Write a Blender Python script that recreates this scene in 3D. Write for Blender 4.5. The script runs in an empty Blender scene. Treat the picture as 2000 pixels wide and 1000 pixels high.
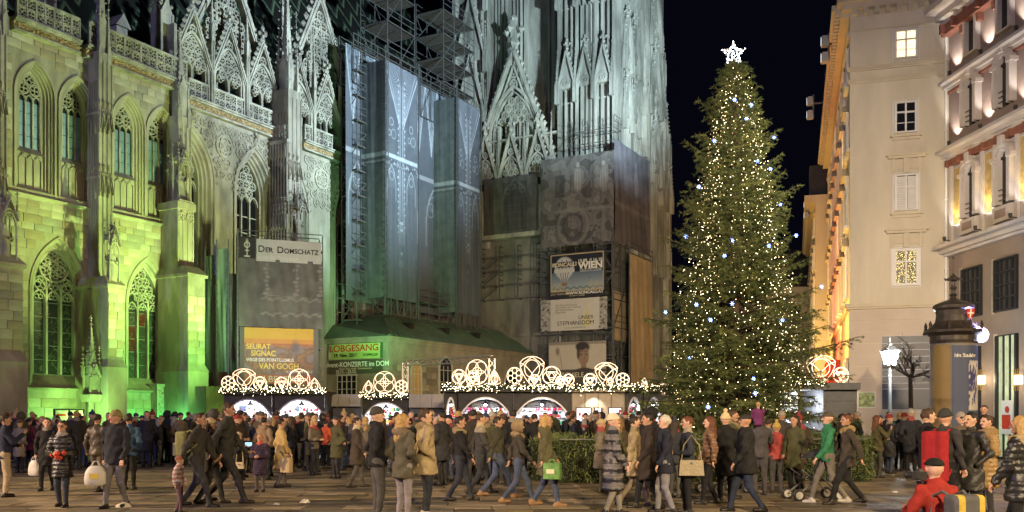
import bpy, math, random
import numpy as np
from mathutils import Vector, Matrix

random.seed(7); np.random.seed(7)
SC = bpy.context.scene
COL = SC.collection
PI = math.pi
R = math.radians

# ---------------------------------------------------------------- camera
F = 1850.0; HZ = 815.0; CZ = 1.65           # focal length and horizon row in photo pixels, eye height in metres
cam_d = bpy.data.cameras.new('camera'); cam = bpy.data.objects.new('camera', cam_d); COL.objects.link(cam)
cam.location = (0, 0, CZ); cam.rotation_euler = (R(90), 0, 0)
cam_d.sensor_width = 36.0; cam_d.lens = 36.0 * F / 2000.0
cam_d.shift_y = (HZ - 500.0) / 2000.0
cam_d.clip_start = 0.1; cam_d.clip_end = 2000
SC.camera = cam

# ---------------------------------------------------------------- night sky
world = bpy.data.worlds.new('World'); SC.world = world; world.use_nodes = True
bg = world.node_tree.nodes['Background']
bg.inputs[0].default_value = (0.20, 0.19, 0.50, 1); bg.inputs[1].default_value = 0.0065

SC.view_settings.view_transform = 'Standard'; SC.view_settings.look = 'None'
SC.view_settings.exposure = 0.4; SC.view_settings.gamma = 1.0
SC.render.engine = 'CYCLES'
cy = SC.cycles
cy.use_denoising = True
try: cy.denoiser = 'OPENIMAGEDENOISE'
except Exception: pass
cy.max_bounces = 5; cy.diffuse_bounces = 3; cy.glossy_bounces = 2; cy.transmission_bounces = 3; cy.transparent_max_bounces = 6
cy.sample_clamp_indirect = 3.0; cy.sample_clamp_direct = 0.0
cy.caustics_reflective = False; cy.caustics_refractive = False
cy.use_light_tree = True

# ---------------------------------------------------------------- the church's own axes
TH = math.atan(1020 / F)
UX, UY = math.sin(TH), math.cos(TH)         # along the nave wall, away from us
NX, NY = UY, -UX                            # out of the nave wall
_k = -1000 / F
_Y = ((-450 / F * 60) * NX + 60 * NY) / (_k * NX + NY)
OX, OY = _k * _Y, _Y
ROT = math.atan2(UY, UX)
def W(px, y=0.0):
    k = (px - 1000) / F; c = OX * NX + OY * NY - y
    Y = c / (k * NX + NY)
    return (k * Y - OX) * UX + (Y - OY) * UY
def WZ(px, py, y=0.0):
    k = (px - 1000) / F; c = OX * NX + OY * NY - y
    return CZ + (HZ - py) / F * (c / (k * NX + NY))
def V(px, x):
    k = (px - 1000) / F; Y = (OX * UX + OY * UY + x) / (k * UX + UY)
    return -((k * Y - OX) * NX + (Y - OY) * NY)
def loc(x, y, z=0.0):
    return Vector((OX + x * UX - y * NX, OY + x * UY - y * NY, z))
def at(px, py, Y):
    return Vector(((px - 1000) / F * Y, Y, CZ + (HZ - py) / F * Y))

# ---------------------------------------------------------------- big lamps (floodlights, unseen square lights and added fill)
def light(name, kind, pos, power, color, target=None, size=0.5, angle=60, blend=0.6):
    d = bpy.data.lights.new(name, kind); d.energy = power; d.color = color
    if kind == 'SPOT':
        d.spot_size = R(angle); d.spot_blend = blend; d.shadow_soft_size = size
    elif kind == 'POINT': d.shadow_soft_size = size
    elif kind == 'AREA': d.size = size
    o = bpy.data.objects.new(name, d); COL.objects.link(o); o.location = pos
    if target is not None:
        o.rotation_euler = (Vector(target) - Vector(pos)).to_track_quat('-Z', 'Y').to_euler()
    return o
COLD = (0.72, 0.93, 1.0); WARM = (1.0, 0.70, 0.38); GREEN = (0.16, 1.0, 0.20); LIME = (0.72, 1.0, 0.25)
YF_AIM = (14.8, 41.0, 10.0)
FLOOD1 = Vector((15.6, 46.0, 19.6)); FLOOD2 = Vector((17.2, 57.0, 14.5))
light('roof_flood_light', 'SPOT', FLOOD1 + Vector((-0.8, 0.3, 0)), 70000, COLD, loc(24, 0, 26), 0.6, 60, 0.8)
light('roof_flood_light', 'SPOT', FLOOD1 + Vector((-0.8, 0.6, 0.2)), 62000, (0.68, 0.92, 1.0), loc(46, -6, 33), 0.5, 44, 0.8)
light('roof_flood_light', 'SPOT', FLOOD1 + Vector((-0.8, 0.2, 0.3)), 13000, (0.74, 0.92, 1.0), loc(5, 0, 20), 0.5, 30, 0.9)
light('street_flood_light', 'SPOT', FLOOD2 + Vector((-0.8, 0, 0)), 9000, (0.50, 0.84, 1.0), loc(48, -13, 34), 0.5, 60, 0.7)
light('wrap_flood_light', 'SPOT', FLOOD1 + Vector((-0.8, 0.1, -0.3)), 7000, (0.60, 0.76, 1.0), loc(31, -2, 27), 0.6, 26, 0.9)
# green floods standing on the pavement close to the nave wall
light('green_flood_light', 'SPOT', loc(3.6, -2.7, 0.3), 650, GREEN, loc(3.4, 0, 3.0), 0.15, 140, 0.8)
light('green_flood_light', 'SPOT', loc(2.2, -3.6, 0.4), 1400, (0.42, 1.0, 0.18), loc(2.8, 0, 7.0), 0.15, 120, 0.9)
light('green_flood_light', 'SPOT', loc(8.3, -2.7, 0.3), 650, GREEN, loc(8.6, 0, 3.0), 0.15, 140, 0.8)
light('green_flood_light', 'SPOT', loc(10.2, -4.4, 0.3), 520, (0.45, 1.0, 0.16), loc(11.2, -1.5, 4.0), 0.15, 110, 0.8)
light('green_flood_light', 'SPOT', loc(9.0, -9.6, 3.2), 4800, (0.34, 1.0, 0.16), loc(7.5, 0, 7.5), 0.2, 72, 0.9)
light('lime_flood_light', 'SPOT', loc(8.0, -10.6, 3.3), 9300, (0.80, 1.0, 0.27), loc(5.0, 0, 13.5), 0.2, 76, 0.9)
light('lime_flood_light', 'SPOT', loc(16.8, -6.0, 7.0), 3000, (0.85, 1.0, 0.45), loc(14.5, 0, 13), 0.2, 66, 0.9)
light('green_flood_light', 'SPOT', loc(17.0, -9.6, 3.2), 4200, (0.25, 1.0, 0.38), loc(26, -3, 12), 0.2, 70, 0.9)
light('added_fill_light', 'SPOT', (-3.0, 47.5, 4.0), 2600, (0.95, 1.0, 0.5), loc(31, -5, 3.5), 0.2, 110, 0.9)  # added light to brighten the chapel front, no lamp built here
light('added_fill_light', 'SPOT', (10.5, 41.5, 6.5), 13000, (1.0, 0.80, 0.52), loc(44, -9, 8.5), 0.3, 70, 0.9)  # added light to brighten the posters at the tower foot
light('added_fill_light', 'SPOT', (-10.6, 46.2, 3.2), 2600, (1.0, 0.95, 0.72), (-13.4, 53.6, 8.5), 0.2, 75, 0.9)  # added light to brighten the treasury sign and poster
# unseen lights out of frame, for the paving, people and fir
light('unseen_square_light', 'SPOT', (-27, 13, 9.0), 26000, WARM, (-2, 21, 0), 0.35, 62, 0.7)
light('unseen_square_light', 'SPOT', (26, 7, 10.0), 15000, WARM, (8, 19, 0), 0.35, 80, 0.7)
light('unseen_square_light', 'SPOT', (4, -10, 11.0), 34000, (1.0, 0.76, 0.46), (7.5, 24, 3.5), 0.6, 52, 0.9)
light('unseen_square_light', 'SPOT', (-3, -10, 11.0), 11000, (1.0, 0.74, 0.44), (-9, 22, 1.0), 0.6, 56, 0.9)
light('unseen_square_light', 'SPOT', (6.0, 14, 9.0), 9500, (1.0, 0.84, 0.60), YF_AIM, 0.5, 44, 0.9)  # added light to brighten the cream house front
light('unseen_square_light', 'POINT', (-38, -4, 16.0), 17000, (0.50, 0.44, 1.0), size=1.0)  # added violet fill for the buttress sides, not a lamp of the square

# ---------------------------------------------------------------- materials
MATS = {}
def rgba(c): return (c[0], c[1], c[2], 1.0)
def mat(name, col, rough=0.8, var=0.12, scale=2.0, bump=0.0, bscale=25.0, metal=0.0, emit=None, estr=0.0, spec=0.35, col2=None, streak=1.0, sheen=0.0, alpha=None, sample=True, attr=None, lo=0.3, hi=0.7):
    if name in MATS: return MATS[name]
    m = bpy.data.materials.new(name); m.use_nodes = True
    nt = m.node_tree; b = nt.nodes['Principled BSDF']
    b.inputs['Roughness'].default_value = rough; b.inputs['Metallic'].default_value = metal
    b.inputs['Specular IOR Level'].default_value = spec
    tc = nt.nodes.new('ShaderNodeTexCoord'); mp = nt.nodes.new('ShaderNodeMapping')
    mp.inputs['Scale'].default_value = (1, 1, streak)
    nt.links.new(tc.outputs['Object'], mp.inputs[0])
    src = None
    if attr:
        a = nt.nodes.new('ShaderNodeVertexColor'); a.layer_name = attr; src = a.outputs[0]
    if var > 0 or col2 is not None:
        n = nt.nodes.new('ShaderNodeTexNoise'); n.inputs['Scale'].default_value = scale
        n.inputs['Detail'].default_value = 6; n.inputs['Roughness'].default_value = 0.62
        nt.links.new(mp.outputs[0], n.inputs[0])
        mr = nt.nodes.new('ShaderNodeMapRange'); mr.inputs[1].default_value = lo; mr.inputs[2].default_value = hi
        nt.links.new(n.outputs[0], mr.inputs[0])
        mx = nt.nodes.new('ShaderNodeMix'); mx.data_type = 'RGBA'
        if attr:
            mx.blend_type = 'MULTIPLY'; mx.inputs[0].default_value = 1.0
            mr.inputs[3].default_value = 1 - var; mr.inputs[4].default_value = 1 + var
            nt.links.new(src, mx.inputs[6]); nt.links.new(mr.outputs[0], mx.inputs[7])
        else:
            c2 = col2 or tuple(min(1, x * (1 + var)) for x in col); c1 = col if col2 else tuple(x * (1 - var) for x in col)
            mx.inputs[6].default_value = rgba(c1); mx.inputs[7].default_value = rgba(c2)
            nt.links.new(mr.outputs[0], mx.inputs[0])
        nt.links.new(mx.outputs[2], b.inputs['Base Color'])
    elif attr: nt.links.new(src, b.inputs['Base Color'])
    else: b.inputs['Base Color'].default_value = rgba(col)
    if bump > 0:
        n2 = nt.nodes.new('ShaderNodeTexNoise'); n2.inputs['Scale'].default_value = bscale; n2.inputs['Detail'].default_value = 5
        nt.links.new(tc.outputs['Object'], n2.inputs[0])
        bp = nt.nodes.new('ShaderNodeBump'); bp.inputs['Strength'].default_value = bump; bp.inputs['Distance'].default_value = 0.03
        nt.links.new(n2.outputs[0], bp.inputs['Height']); nt.links.new(bp.outputs[0], b.inputs['Normal'])
    if emit is not None:
        b.inputs['Emission Color'].default_value = rgba(emit); b.inputs['Emission Strength'].default_value = estr
        if not sample: m.cycles.emission_sampling = 'NONE'
    if sheen: b.inputs['Sheen Weight'].default_value = sheen
    if alpha is not None: b.inputs['Alpha'].default_value = alpha
    MATS[name] = m
    return m

# ---------------------------------------------------------------- mesh builder
def V3(p): return (float(p[0]), float(p[1]), float(p[2]))
class MB:
    def __init__(s): s.v = []; s.f = []; s.m = []; s.mi = 0
    def add(s, vs, fs):
        o = len(s.v); s.v.extend(vs)
        for f in fs: s.f.append(tuple(i + o for i in f)); s.m.append(s.mi)
    def box(s, x0, x1, y0, y1, z0, z1):
        s.add([(x0,y0,z0),(x1,y0,z0),(x1,y1,z0),(x0,y1,z0),(x0,y0,z1),(x1,y0,z1),(x1,y1,z1),(x0,y1,z1)],
              [(0,3,2,1),(4,5,6,7),(0,1,5,4),(1,2,6,5),(2,3,7,6),(3,0,4,7)])
    def frustum(s, x0, x1, y0, y1, z0, z1, dx, dy=None):       # a box whose top is drawn in by dx, dy
        dy = dx if dy is None else dy
        s.add([(x0,y0,z0),(x1,y0,z0),(x1,y1,z0),(x0,y1,z0),(x0+dx,y0+dy,z1),(x1-dx,y0+dy,z1),(x1-dx,y1-dy,z1),(x0+dx,y1-dy,z1)],
              [(0,3,2,1),(4,5,6,7),(0,1,5,4),(1,2,6,5),(2,3,7,6),(3,0,4,7)])
    def bar(s, a, b, w, d=None, up=(0, 1, 0)):
        a = Vector(a); b = Vector(b); d = w if d is None else d
        t = (b - a)
        if t.length < 1e-6: return
        t.normalize(); up = Vector(up)
        if abs(t.dot(up)) > 0.95: up = Vector((1, 0, 0)) if abs(t.x) < 0.9 else Vector((0, 0, 1))
        n = t.cross(up).normalized() * (w / 2); q = t.cross(n).normalized() * (d / 2)
        vs = [V3(p + i * n + j * q) for p in (a, b) for i, j in ((-1,-1),(1,-1),(1,1),(-1,1))]
        s.add(vs, [(0,1,2,3),(7,6,5,4),(0,4,5,1),(1,5,6,2),(2,6,7,3),(3,7,4,0)])
    def tube(s, path, r, n=5, closed=False):
        P = [Vector(p) for p in path]; m = len(P); rs = r if isinstance(r, (list, tuple)) else [r] * m
        vs = []; ref = Vector((0, 0, 1))
        for i, p in enumerate(P):
            if closed: t = P[(i + 1) % m] - P[i - 1]
            else: t = P[min(i + 1, m - 1)] - P[max(i - 1, 0)]
            if t.length < 1e-9: t = Vector((0, 0, 1))
            t.normalize()
            a = t.cross(ref)
            if a.length < 0.15: a = t.cross(Vector((1, 0.3, 0)))
            a.normalize(); b = t.cross(a)
            for k in range(n):
                an = 2 * PI * k / n
                vs.append(V3(p + rs[i] * (math.cos(an) * a + math.sin(an) * b)))
        fs = []
        for i in range(m if closed else m - 1):
            j = (i + 1) % m
            for k in range(n): fs.append((i*n+k, i*n+(k+1)%n, j*n+(k+1)%n, j*n+k))
        if not closed: fs += [tuple(range(n-1,-1,-1)), tuple(range((m-1)*n, m*n))]
        s.add(vs, fs)
    def prism(s, poly, y0, y1):                               # polygon in x,z extruded along y
        n = len(poly)
        vs = [(p[0], y0, p[1]) for p in poly] + [(p[0], y1, p[1]) for p in poly]
        s.add(vs, [tuple(range(n)), tuple(range(2*n-1, n-1, -1))] + [(i, i+n, (i+1)%n+n, (i+1)%n) for i in range(n)])
    def lathe(s, c, prof, n=12, a0=0.0):
        vs = []; fs = []
        for r, z in prof:
            for k in range(n):
                an = a0 + 2 * PI * k / n
                vs.append((c[0] + r*math.cos(an), c[1] + r*math.sin(an), c[2] + z))
        for i in range(len(prof) - 1):
            for k in range(n): fs.append((i*n+k, i*n+(k+1)%n, (i+1)*n+(k+1)%n, (i+1)*n+k))
        fs.append(tuple(range(n-1,-1,-1))); fs.append(tuple(range((len(prof)-1)*n, len(prof)*n)))
        s.add(vs, fs)
    def blob(s, c, r, rz=None):                               # crocket / leaf knob: an octahedron
        rz = r if rz is None else rz; x, y, z = c
        s.add([(x+r,y,z),(x-r,y,z),(x,y+r,z),(x,y-r,z),(x,y,z+rz),(x,y,z-rz)],
              [(0,2,4),(2,1,4),(1,3,4),(3,0,4),(2,0,5),(1,2,5),(3,1,5),(0,3,5)])
    def ring(s, cx, cz, r, t, y0, y1, n=12, a0=0.0, arc=1.0):     # open ring in the x,z plane, no back face
        vs = []; fs = []; m = n if arc >= 1 else n + 1
        for k in range(m):
            an = a0 + 2 * PI * arc * k / n; c, q = math.cos(an), math.sin(an)
            for rr, yy in ((r + t/2, y1), (r + t/2, y0), (r - t/2, y0), (r - t/2, y1)): vs.append((cx + rr*c, yy, cz + rr*q))
        for k in range(n):
            j = (k + 1) % m
            for e in range(3): fs.append((k*4+e, k*4+e+1, j*4+e+1, j*4+e))
        s.add(vs, fs)
    def strip(s, pts, w, y0, y1, closed=False):               # flat ribbon along x,z points, front at y0, back at y1
        m = len(pts); vs = []; fs = []
        for i in range(m):
            a = pts[i - 1] if (closed or i > 0) else pts[i]; b = pts[(i + 1) % m] if (closed or i < m - 1) else pts[i]
            dx, dz = b[0] - a[0], b[1] - a[1]; L = math.hypot(dx, dz) or 1
            nx, nz = -dz / L * w / 2, dx / L * w / 2; p = pts[i]
            vs += [(p[0]+nx, y1, p[1]+nz), (p[0]+nx, y0, p[1]+nz), (p[0]-nx, y0, p[1]-nz), (p[0]-nx, y1, p[1]-nz)]
        for i in range(m if closed else m - 1):
            j = (i + 1) % m
            for e in range(3): fs.append((i*4+e, i*4+e+1, j*4+e+1, j*4+e))
        s.add(vs, fs)
    def loft(s, rows, close=False):                           # quads between equally long rows of points
        n = len(rows[0]); vs = [V3(p) for r in rows for p in r]; fs = []
        for i in range(len(rows) - 1):
            for k in range(n if close else n - 1):
                fs.append((i*n+k, i*n+(k+1)%n, (i+1)*n+(k+1)%n, (i+1)*n+k))
        s.add(vs, fs)
    def xform(s, M, start=0):
        for i in range(start, len(s.v)): s.v[i] = V3(M @ Vector(s.v[i]))
    def mesh(s, name, mats, smooth=False):
        me = bpy.data.meshes.new(name); me.from_pydata(s.v, [], s.f)
        for m in (mats if isinstance(mats, (list, tuple)) else [mats]): me.materials.append(m)
        if any(s.m): me.polygons.foreach_set('material_index', s.m)
        if smooth: me.polygons.foreach_set('use_smooth', [True] * len(s.f))
        me.update(); return me
    def build(s, name, mats, parent=None, smooth=False):
        return link(name, s.mesh(name, mats, smooth), parent)
def link(name, me, parent=None, location=None):
    o = bpy.data.objects.new(name, me); COL.objects.link(o)
    if parent is not None: o.parent = parent
    if location is not None: o.location = location
    return o
def tag(o, label, cat, group=None, kind=None):
    if label: o['label'] = label
    if cat: o['category'] = cat
    if group: o['group'] = group
    if kind: o['kind'] = kind
    return o
def empty(name, pos=(0, 0, 0), rz=0.0, label=None, cat=None, group=None):
    o = bpy.data.objects.new(name, None); COL.objects.link(o); o.location = pos; o.rotation_euler = (0, 0, rz)
    o.empty_display_size = 0.1
    if label: tag(o, label, cat, group)
    return o
def lettering(text, size, mat_, parent, origin, xdir, zdir=(0, 0, 1), extrude=0.004, align='LEFT', sx=1.0, name='lettering', bold=0.0, spacing=1.0):
    c = bpy.data.curves.new('lettering', 'FONT'); c.body = text; c.size = size; c.extrude = extrude; c.align_x = align
    c.offset = bold; c.space_character = spacing
    o = bpy.data.objects.new('tmp', c); COL.objects.link(o)
    me = bpy.data.meshes.new_from_object(o); bpy.data.objects.remove(o)
    x = Vector(xdir).normalized(); z = Vector(zdir).normalized(); y = x.cross(z)
    M = Matrix(((x.x*sx, z.x, y.x, origin[0]), (x.y*sx, z.y, y.y, origin[1]), (x.z*sx, z.z, y.z, origin[2]), (0, 0, 0, 1)))
    me.transform(M); me.materials.clear(); me.materials.append(mat_)
    return link(name, me, parent)
def raster_sheet(name, img, p00, dx, dz, matn, parent, sag=None):
    """img[h,w,3] linear colours, row 0 at the top; sheet spans p00 (bottom left) + dx, dz; one quad per pixel."""
    h, w = img.shape[:2]
    p00, dx, dz = (np.array(V3(a)) for a in (p00, dx, dz))
    gx, gz = np.meshgrid(np.linspace(0, 1, w), np.linspace(1, 0, h))
    P = p00 + gx[..., None] * dx + gz[..., None] * dz
    if sag is not None:
        nrm = np.cross(dx, dz); nrm = nrm / np.linalg.norm(nrm); P = P + nrm * sag(gx, gz)[..., None]
    idx = np.arange(h * w).reshape(h, w)
    q = np.stack([idx[1:, :-1], idx[1:, 1:], idx[:-1, 1:], idx[:-1, :-1]], -1).reshape(-1, 4)
    me = bpy.data.meshes.new(name)
    me.vertices.add(h * w); me.vertices.foreach_set('co', P.reshape(-1).astype(np.float32))
    me.loops.add(q.size); me.loops.foreach_set('vertex_index', q.reshape(-1).astype(np.int32))
    me.polygons.add(len(q)); me.polygons.foreach_set('loop_start', (np.arange(len(q)) * 4).astype(np.int32))
    me.update(calc_edges=True)
    ca = me.color_attributes.new('print', 'FLOAT_COLOR', 'POINT')
    buf = np.ones((h * w, 4), np.float32); buf[:, :3] = np.clip(img.reshape(-1, 3), 0, 1); ca.data.foreach_set('color', buf.reshape(-1))
    me.materials.append(matn)
    return link(name, me, parent)
# ================================================================ gothic vocabulary (x along the wall, +y into it, z up)
def arch(xc, w, zs, zp, c, o=0.0, n=8):
    Rr = w + c + o; a1 = math.acos(max(-1, min(1, -c / Rr)))
    L = [(xc - w - o, zs)]
    arc = [(xc + c + Rr * math.cos(PI + (a1 - PI) * i / n), zp + Rr * math.sin(PI + (a1 - PI) * i / n)) for i in range(n + 1)]
    L += arc
    return L + [(2 * xc - p[0], p[1]) for p in reversed(L[:-1])]
def in_arch(x, z, xc, w, zs, zp, c, o=0.0):
    if z < zs - o or abs(x - xc) > w + o: return False
    if z <= zp: return True
    sx = -1 if x > xc else 1
    return math.hypot(x - (xc + sx * c), z - zp) < w + c + o
def sweep(mb, prof, xc, w, zs, zp, c, n=8):
    rows = [[(p[0], y, p[1]) for p in arch(xc, w, zs, zp, c, o, n)] for o, y in prof]
    mb.loft(rows)
def wallface(mb, x0, x1, z0, z1, y, ops, n=8):
    """ops: (xc, w, zs, zp, c) sorted by x; leaves pointed openings"""
    def q(a, b, c, d): mb.add([(p[0], y, p[1]) for p in (a, b, c, d)], [(0, 1, 2, 3)])
    x = x0
    for (xc, w, zs, zp, c) in ops:
        q((x, z0), (xc - w, z0), (xc - w, z1), (x, z1))
        if zs > z0: q((xc - w, z0), (xc + w, z0), (xc + w, zs), (xc - w, zs))
        P = arch(xc, w, zs, zp, c, 0, n)[1:-1]
        for a, b in zip(P[:-1], P[1:]): q(a, b, (b[0], z1), (a[0], z1))
        x = xc + w
    q((x, z0), (x1, z0), (x1, z1), (x, z1))
def foil(mb, cx, cz, r, y0, y1, n=4, t=0.05, outer=True, seg=10, a0=0.0):
    if outer: mb.ring(cx, cz, r, t, y0, y1, seg + 4)
    rr = r * (0.40 if n == 4 else 0.43)
    for k in range(n):
        a = a0 + PI / 2 + 2 * PI * k / n
        mb.ring(cx + r * 0.5 * math.cos(a), cz + r * 0.5 * math.sin(a), rr, t * 0.8, y0 + 0.02, y1, seg)
def crockets(mb, a, b, n, r, y=None, jit=0.3):
    a = Vector(a); b = Vector(b)
    for i in range(n):
        p = a.lerp(b, (i + 0.5) / n); q = r * random.uniform(1 - jit, 1 + jit)
        mb.blob((p.x, p.y, p.z), q, q * 1.15)
def finial(mb, x, y, z, s):
    mb.blob((x, y, z + s * 0.2), s * 0.22, s * 0.3); mb.box(x - s*0.08, x + s*0.08, y - s*0.08, y + s*0.08, z, z + s)
    for dx, dy in ((1,0),(-1,0),(0,1),(0,-1)): mb.blob((x + dx*s*0.26, y + dy*s*0.26, z + s*0.62), s*0.15, s*0.15)
    mb.blob((x, y, z + s * 1.0), s * 0.16, s * 0.2)
def pinnacle(mb, x, y, z, w, hs, hp, nc=5, gab=True):
    """square shaft hs high with four small gables, then a crocketed spire hp high"""
    h = w / 2
    if hs > 0:
        mb.box(x - h, x + h, y - h, y + h, z, z + hs)
        for sx in (-1, 1): mb.box(x + sx*h - w*0.07, x + sx*h + w*0.07, y - h - w*0.09, y - h + w*0.05, z, z + hs)
    zt = z + hs
    if gab:
        for k in range(4):
            c, s_ = (1, 0, -1, 0)[k], (0, 1, 0, -1)[k]
            px, py = x + c * h * 1.08, y + s_ * h * 1.08; tx, ty = -s_ * h * 1.1, c * h * 1.1
            mb.add([(px - tx, py - ty, zt - w*0.15), (px + tx, py + ty, zt - w*0.15), (px, py, zt + w * 1.05), (x, y, zt + w * 0.2)],
                   [(0, 1, 2), (1, 3, 2), (3, 0, 2)])
            mb.blob((px, py, zt + w * 1.12), w * 0.13, w * 0.2)
    a = h * 0.78
    mb.add([(x-a,y-a,zt),(x+a,y-a,zt),(x+a,y+a,zt),(x-a,y+a,zt),(x,y,zt+hp)], [(0,1,4),(1,2,4),(2,3,4),(3,0,4)])
    for sx, sy in ((-1,-1),(1,-1),(1,1),(-1,1)):
        for i in range(nc):
            f = (i + 0.6) / (nc + 0.6); rr = max(0.035, w * 0.17 * (1 - 0.5 * f))
            mb.blob((x + sx * (a * (1 - f) + rr * 0.5), y + sy * (a * (1 - f) + rr * 0.5), zt + hp * f), rr, rr * 1.1)
    finial(mb, x, y, zt + hp * 0.96, max(0.25, w * 0.75))
def gable(mb, x0, x1, z0, xa, za, y0, y1, t=0.2, nc=9, cr=0.12, fin=0.7):
    """open gable: two rakes with crockets and a finial"""
    for xb in (x0, x1):
        mb.strip([(xb, z0), (xa, za)], t, y0, y1); mb.strip([(xb, z0 - t*0.2), (xa, za - t*0.2)], t * 0.35, y0 - 0.07, y1)
        d = Vector((xb - xa, 0, z0 - za)); nrm = Vector((-d.z, 0, d.x)).normalized() * (t * 0.75)
        if nrm.z < 0: nrm = -nrm
        a = Vector((xb, (y0 + y1) / 2, z0)) + nrm; b = Vector((xa, (y0 + y1) / 2, za)) + nrm
        crockets(mb, a, b, nc, cr)
    if fin: finial(mb, xa, (y0 + y1) / 2, za, fin)
def fill_foils(mb, inside, x0, x1, z0, z1, r, y0, y1, n=4, t=0.05, jig=0.0):
    """hexagonal packing of foiled rings wherever inside() holds"""
    row = 0; z = z0 + r
    while z < z1:
        x = x0 + r + (r if row % 2 else 0)
        while x < x1:
            if all(inside(x + dx * r * 0.9, z + dz * r * 0.9) for dx, dz in ((1,0),(-1,0),(0,1),(0,-1))):
                foil(mb, x, z, r * 0.98, y0, y1, n, t, seg=8, a0=random.choice((0, PI/4)) if jig else 0)
            x += 2 * r
        z += r * 1.76; row += 1
def statue(mb, x, y, z, h, turn=0.0):
    rows = []
    prof = [(0, .20, .17), (.08, .21, .18), (.25, .17, .15), (.42, .17, .15), (.55, .16, .13), (.68, .19, .13), (.78, .20, .12), (.83, .12, .09), (.86, .06, .06), (.89, .075, .085), (.94, .085, .09), (.985, .06, .06), (1.0, .01, .01)]
    for i, (f, a, b) in enumerate(prof):
        r = []
        for k in range(14):
            an = 2 * PI * k / 14 + turn
            w = 1 + (0.14 * math.sin(5 * an + f * 9) if f < 0.8 else 0)
            r.append((x + h * 0.75 * a * w * math.cos(an) + h * 0.03 * math.sin(f * 5), y + h * 0.75 * b * w * math.sin(an), z + f * h))
        rows.append(r)
    mb.loft(rows, True)
    for s_ in (-1, 1):
        mb.tube([(x + s_*0.14*h, y, z + .77*h), (x + s_*0.17*h, y - .05*h, z + .60*h), (x + s_*0.03*h, y - .15*h, z + .62*h)], [0.05*h, 0.045*h, 0.035*h], 6)
def niche(mb, x, y, z, w, h, statues=None):
    """colonnettes with a gabled canopy and a spire; a figure stands inside"""
    for sx in (-1, 1):
        for sy in (-1, 0.6):
            mb.tube([(x + sx*w/2, y + sy*w*0.4, z), (x + sx*w/2, y + sy*w*0.4, z + h)], w*0.06, 6)
            pinnacle(mb, x + sx*w*0.55, y + sy*w*0.4, z + h * 0.9, w*0.14, h*0.1, h*0.34, 3, False)
    mb.frustum(x - w*0.62, x + w*0.62, y - w*0.6, y + w*0.5, z - w*0.12, z + 0.01, -w*0.04)
    gable(mb, x - w*0.56, x + w*0.56, z + h*0.86, x, z + h*1.28, y - w*0.52, y - w*0.38, w*0.1, 4, w*0.09, w*0.35)
    foil(mb, x, z + h*0.98, w*0.27, y - w*0.5, y - w*0.4, 3, w*0.05, seg=8)
    mb.strip([(p[0], p[1]) for p in arch(x, w*0.42, z + h*0.75, z + h*0.78, w*0.3, 0, 5)], w*0.08, y - w*0.5, y - w*0.38)
    mb.frustum(x - w*0.5, x + w*0.5, y - w*0.45, y + w*0.5, z + h*0.98, z + h*1.12, w*0.1)
    pinnacle(mb, x, y, z + h*1.05, w*0.42, h*0.14, h*0.55, 5)

# ================================================================ materials of the church
STONE = mat('limestone', (0.19, 0.178, 0.145), 0.9, 0.3, 0.6, 0.45, 9, col2=(0.43, 0.41, 0.34), streak=0.35, lo=.36, hi=.62)
STONE2 = mat('carved_limestone', (0.20, 0.195, 0.175), 0.9, 0.3, 1.3, 0.45, 14, col2=(0.44, 0.43, 0.37), streak=0.4, lo=.36, hi=.62)
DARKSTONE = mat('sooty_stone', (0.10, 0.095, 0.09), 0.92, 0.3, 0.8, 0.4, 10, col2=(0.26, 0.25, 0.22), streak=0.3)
BLOCKS = [mat('ashlar_%s' % n, c, 0.9, 0.3, 1.1, 0.4, 16) for n, c in (('pale', (0.40, 0.385, 0.32)), ('buff', (0.36, 0.33, 0.25)), ('grey', (0.30, 0.295, 0.26)), ('tan', (0.31, 0.27, 0.20)), ('cream', (0.45, 0.43, 0.36)))]
FRIEZE = mat('foliage_frieze_stone', (0.30, 0.22, 0.12), 0.9, 0.35, 6, 0.5, 20, col2=(0.55, 0.43, 0.25))
GLASS_UP = mat('pale_leaded_glass', (0.09, 0.17, 0.25), 0.3, 0.35, 9, 0.15, 12, spec=0.5, col2=(0.20, 0.31, 0.42))
GLASS_LOW = mat('stained_glass', (0.006, 0.008, 0.009), 0.45, 0.3, 5, 0.2, 18, spec=0.6, col2=(0.03, 0.034, 0.034))
GLASS_RED = mat('red_stained_glass', (0.16, 0.015, 0.015), 0.3, 0.5, 6, 0.2, 18, spec=0.5, col2=(0.02, 0.012, 0.012))
LEAD = mat('lead_came', (0.16, 0.17, 0.16), 0.6, 0.2, 4)
IRON = mat('dark_iron', (0.02, 0.02, 0.022), 0.5, 0.2, 5)
VOID = mat('dark_window_glass', (0.006, 0.007, 0.009), 0.22, 0.3, 2, spec=0.5)
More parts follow.
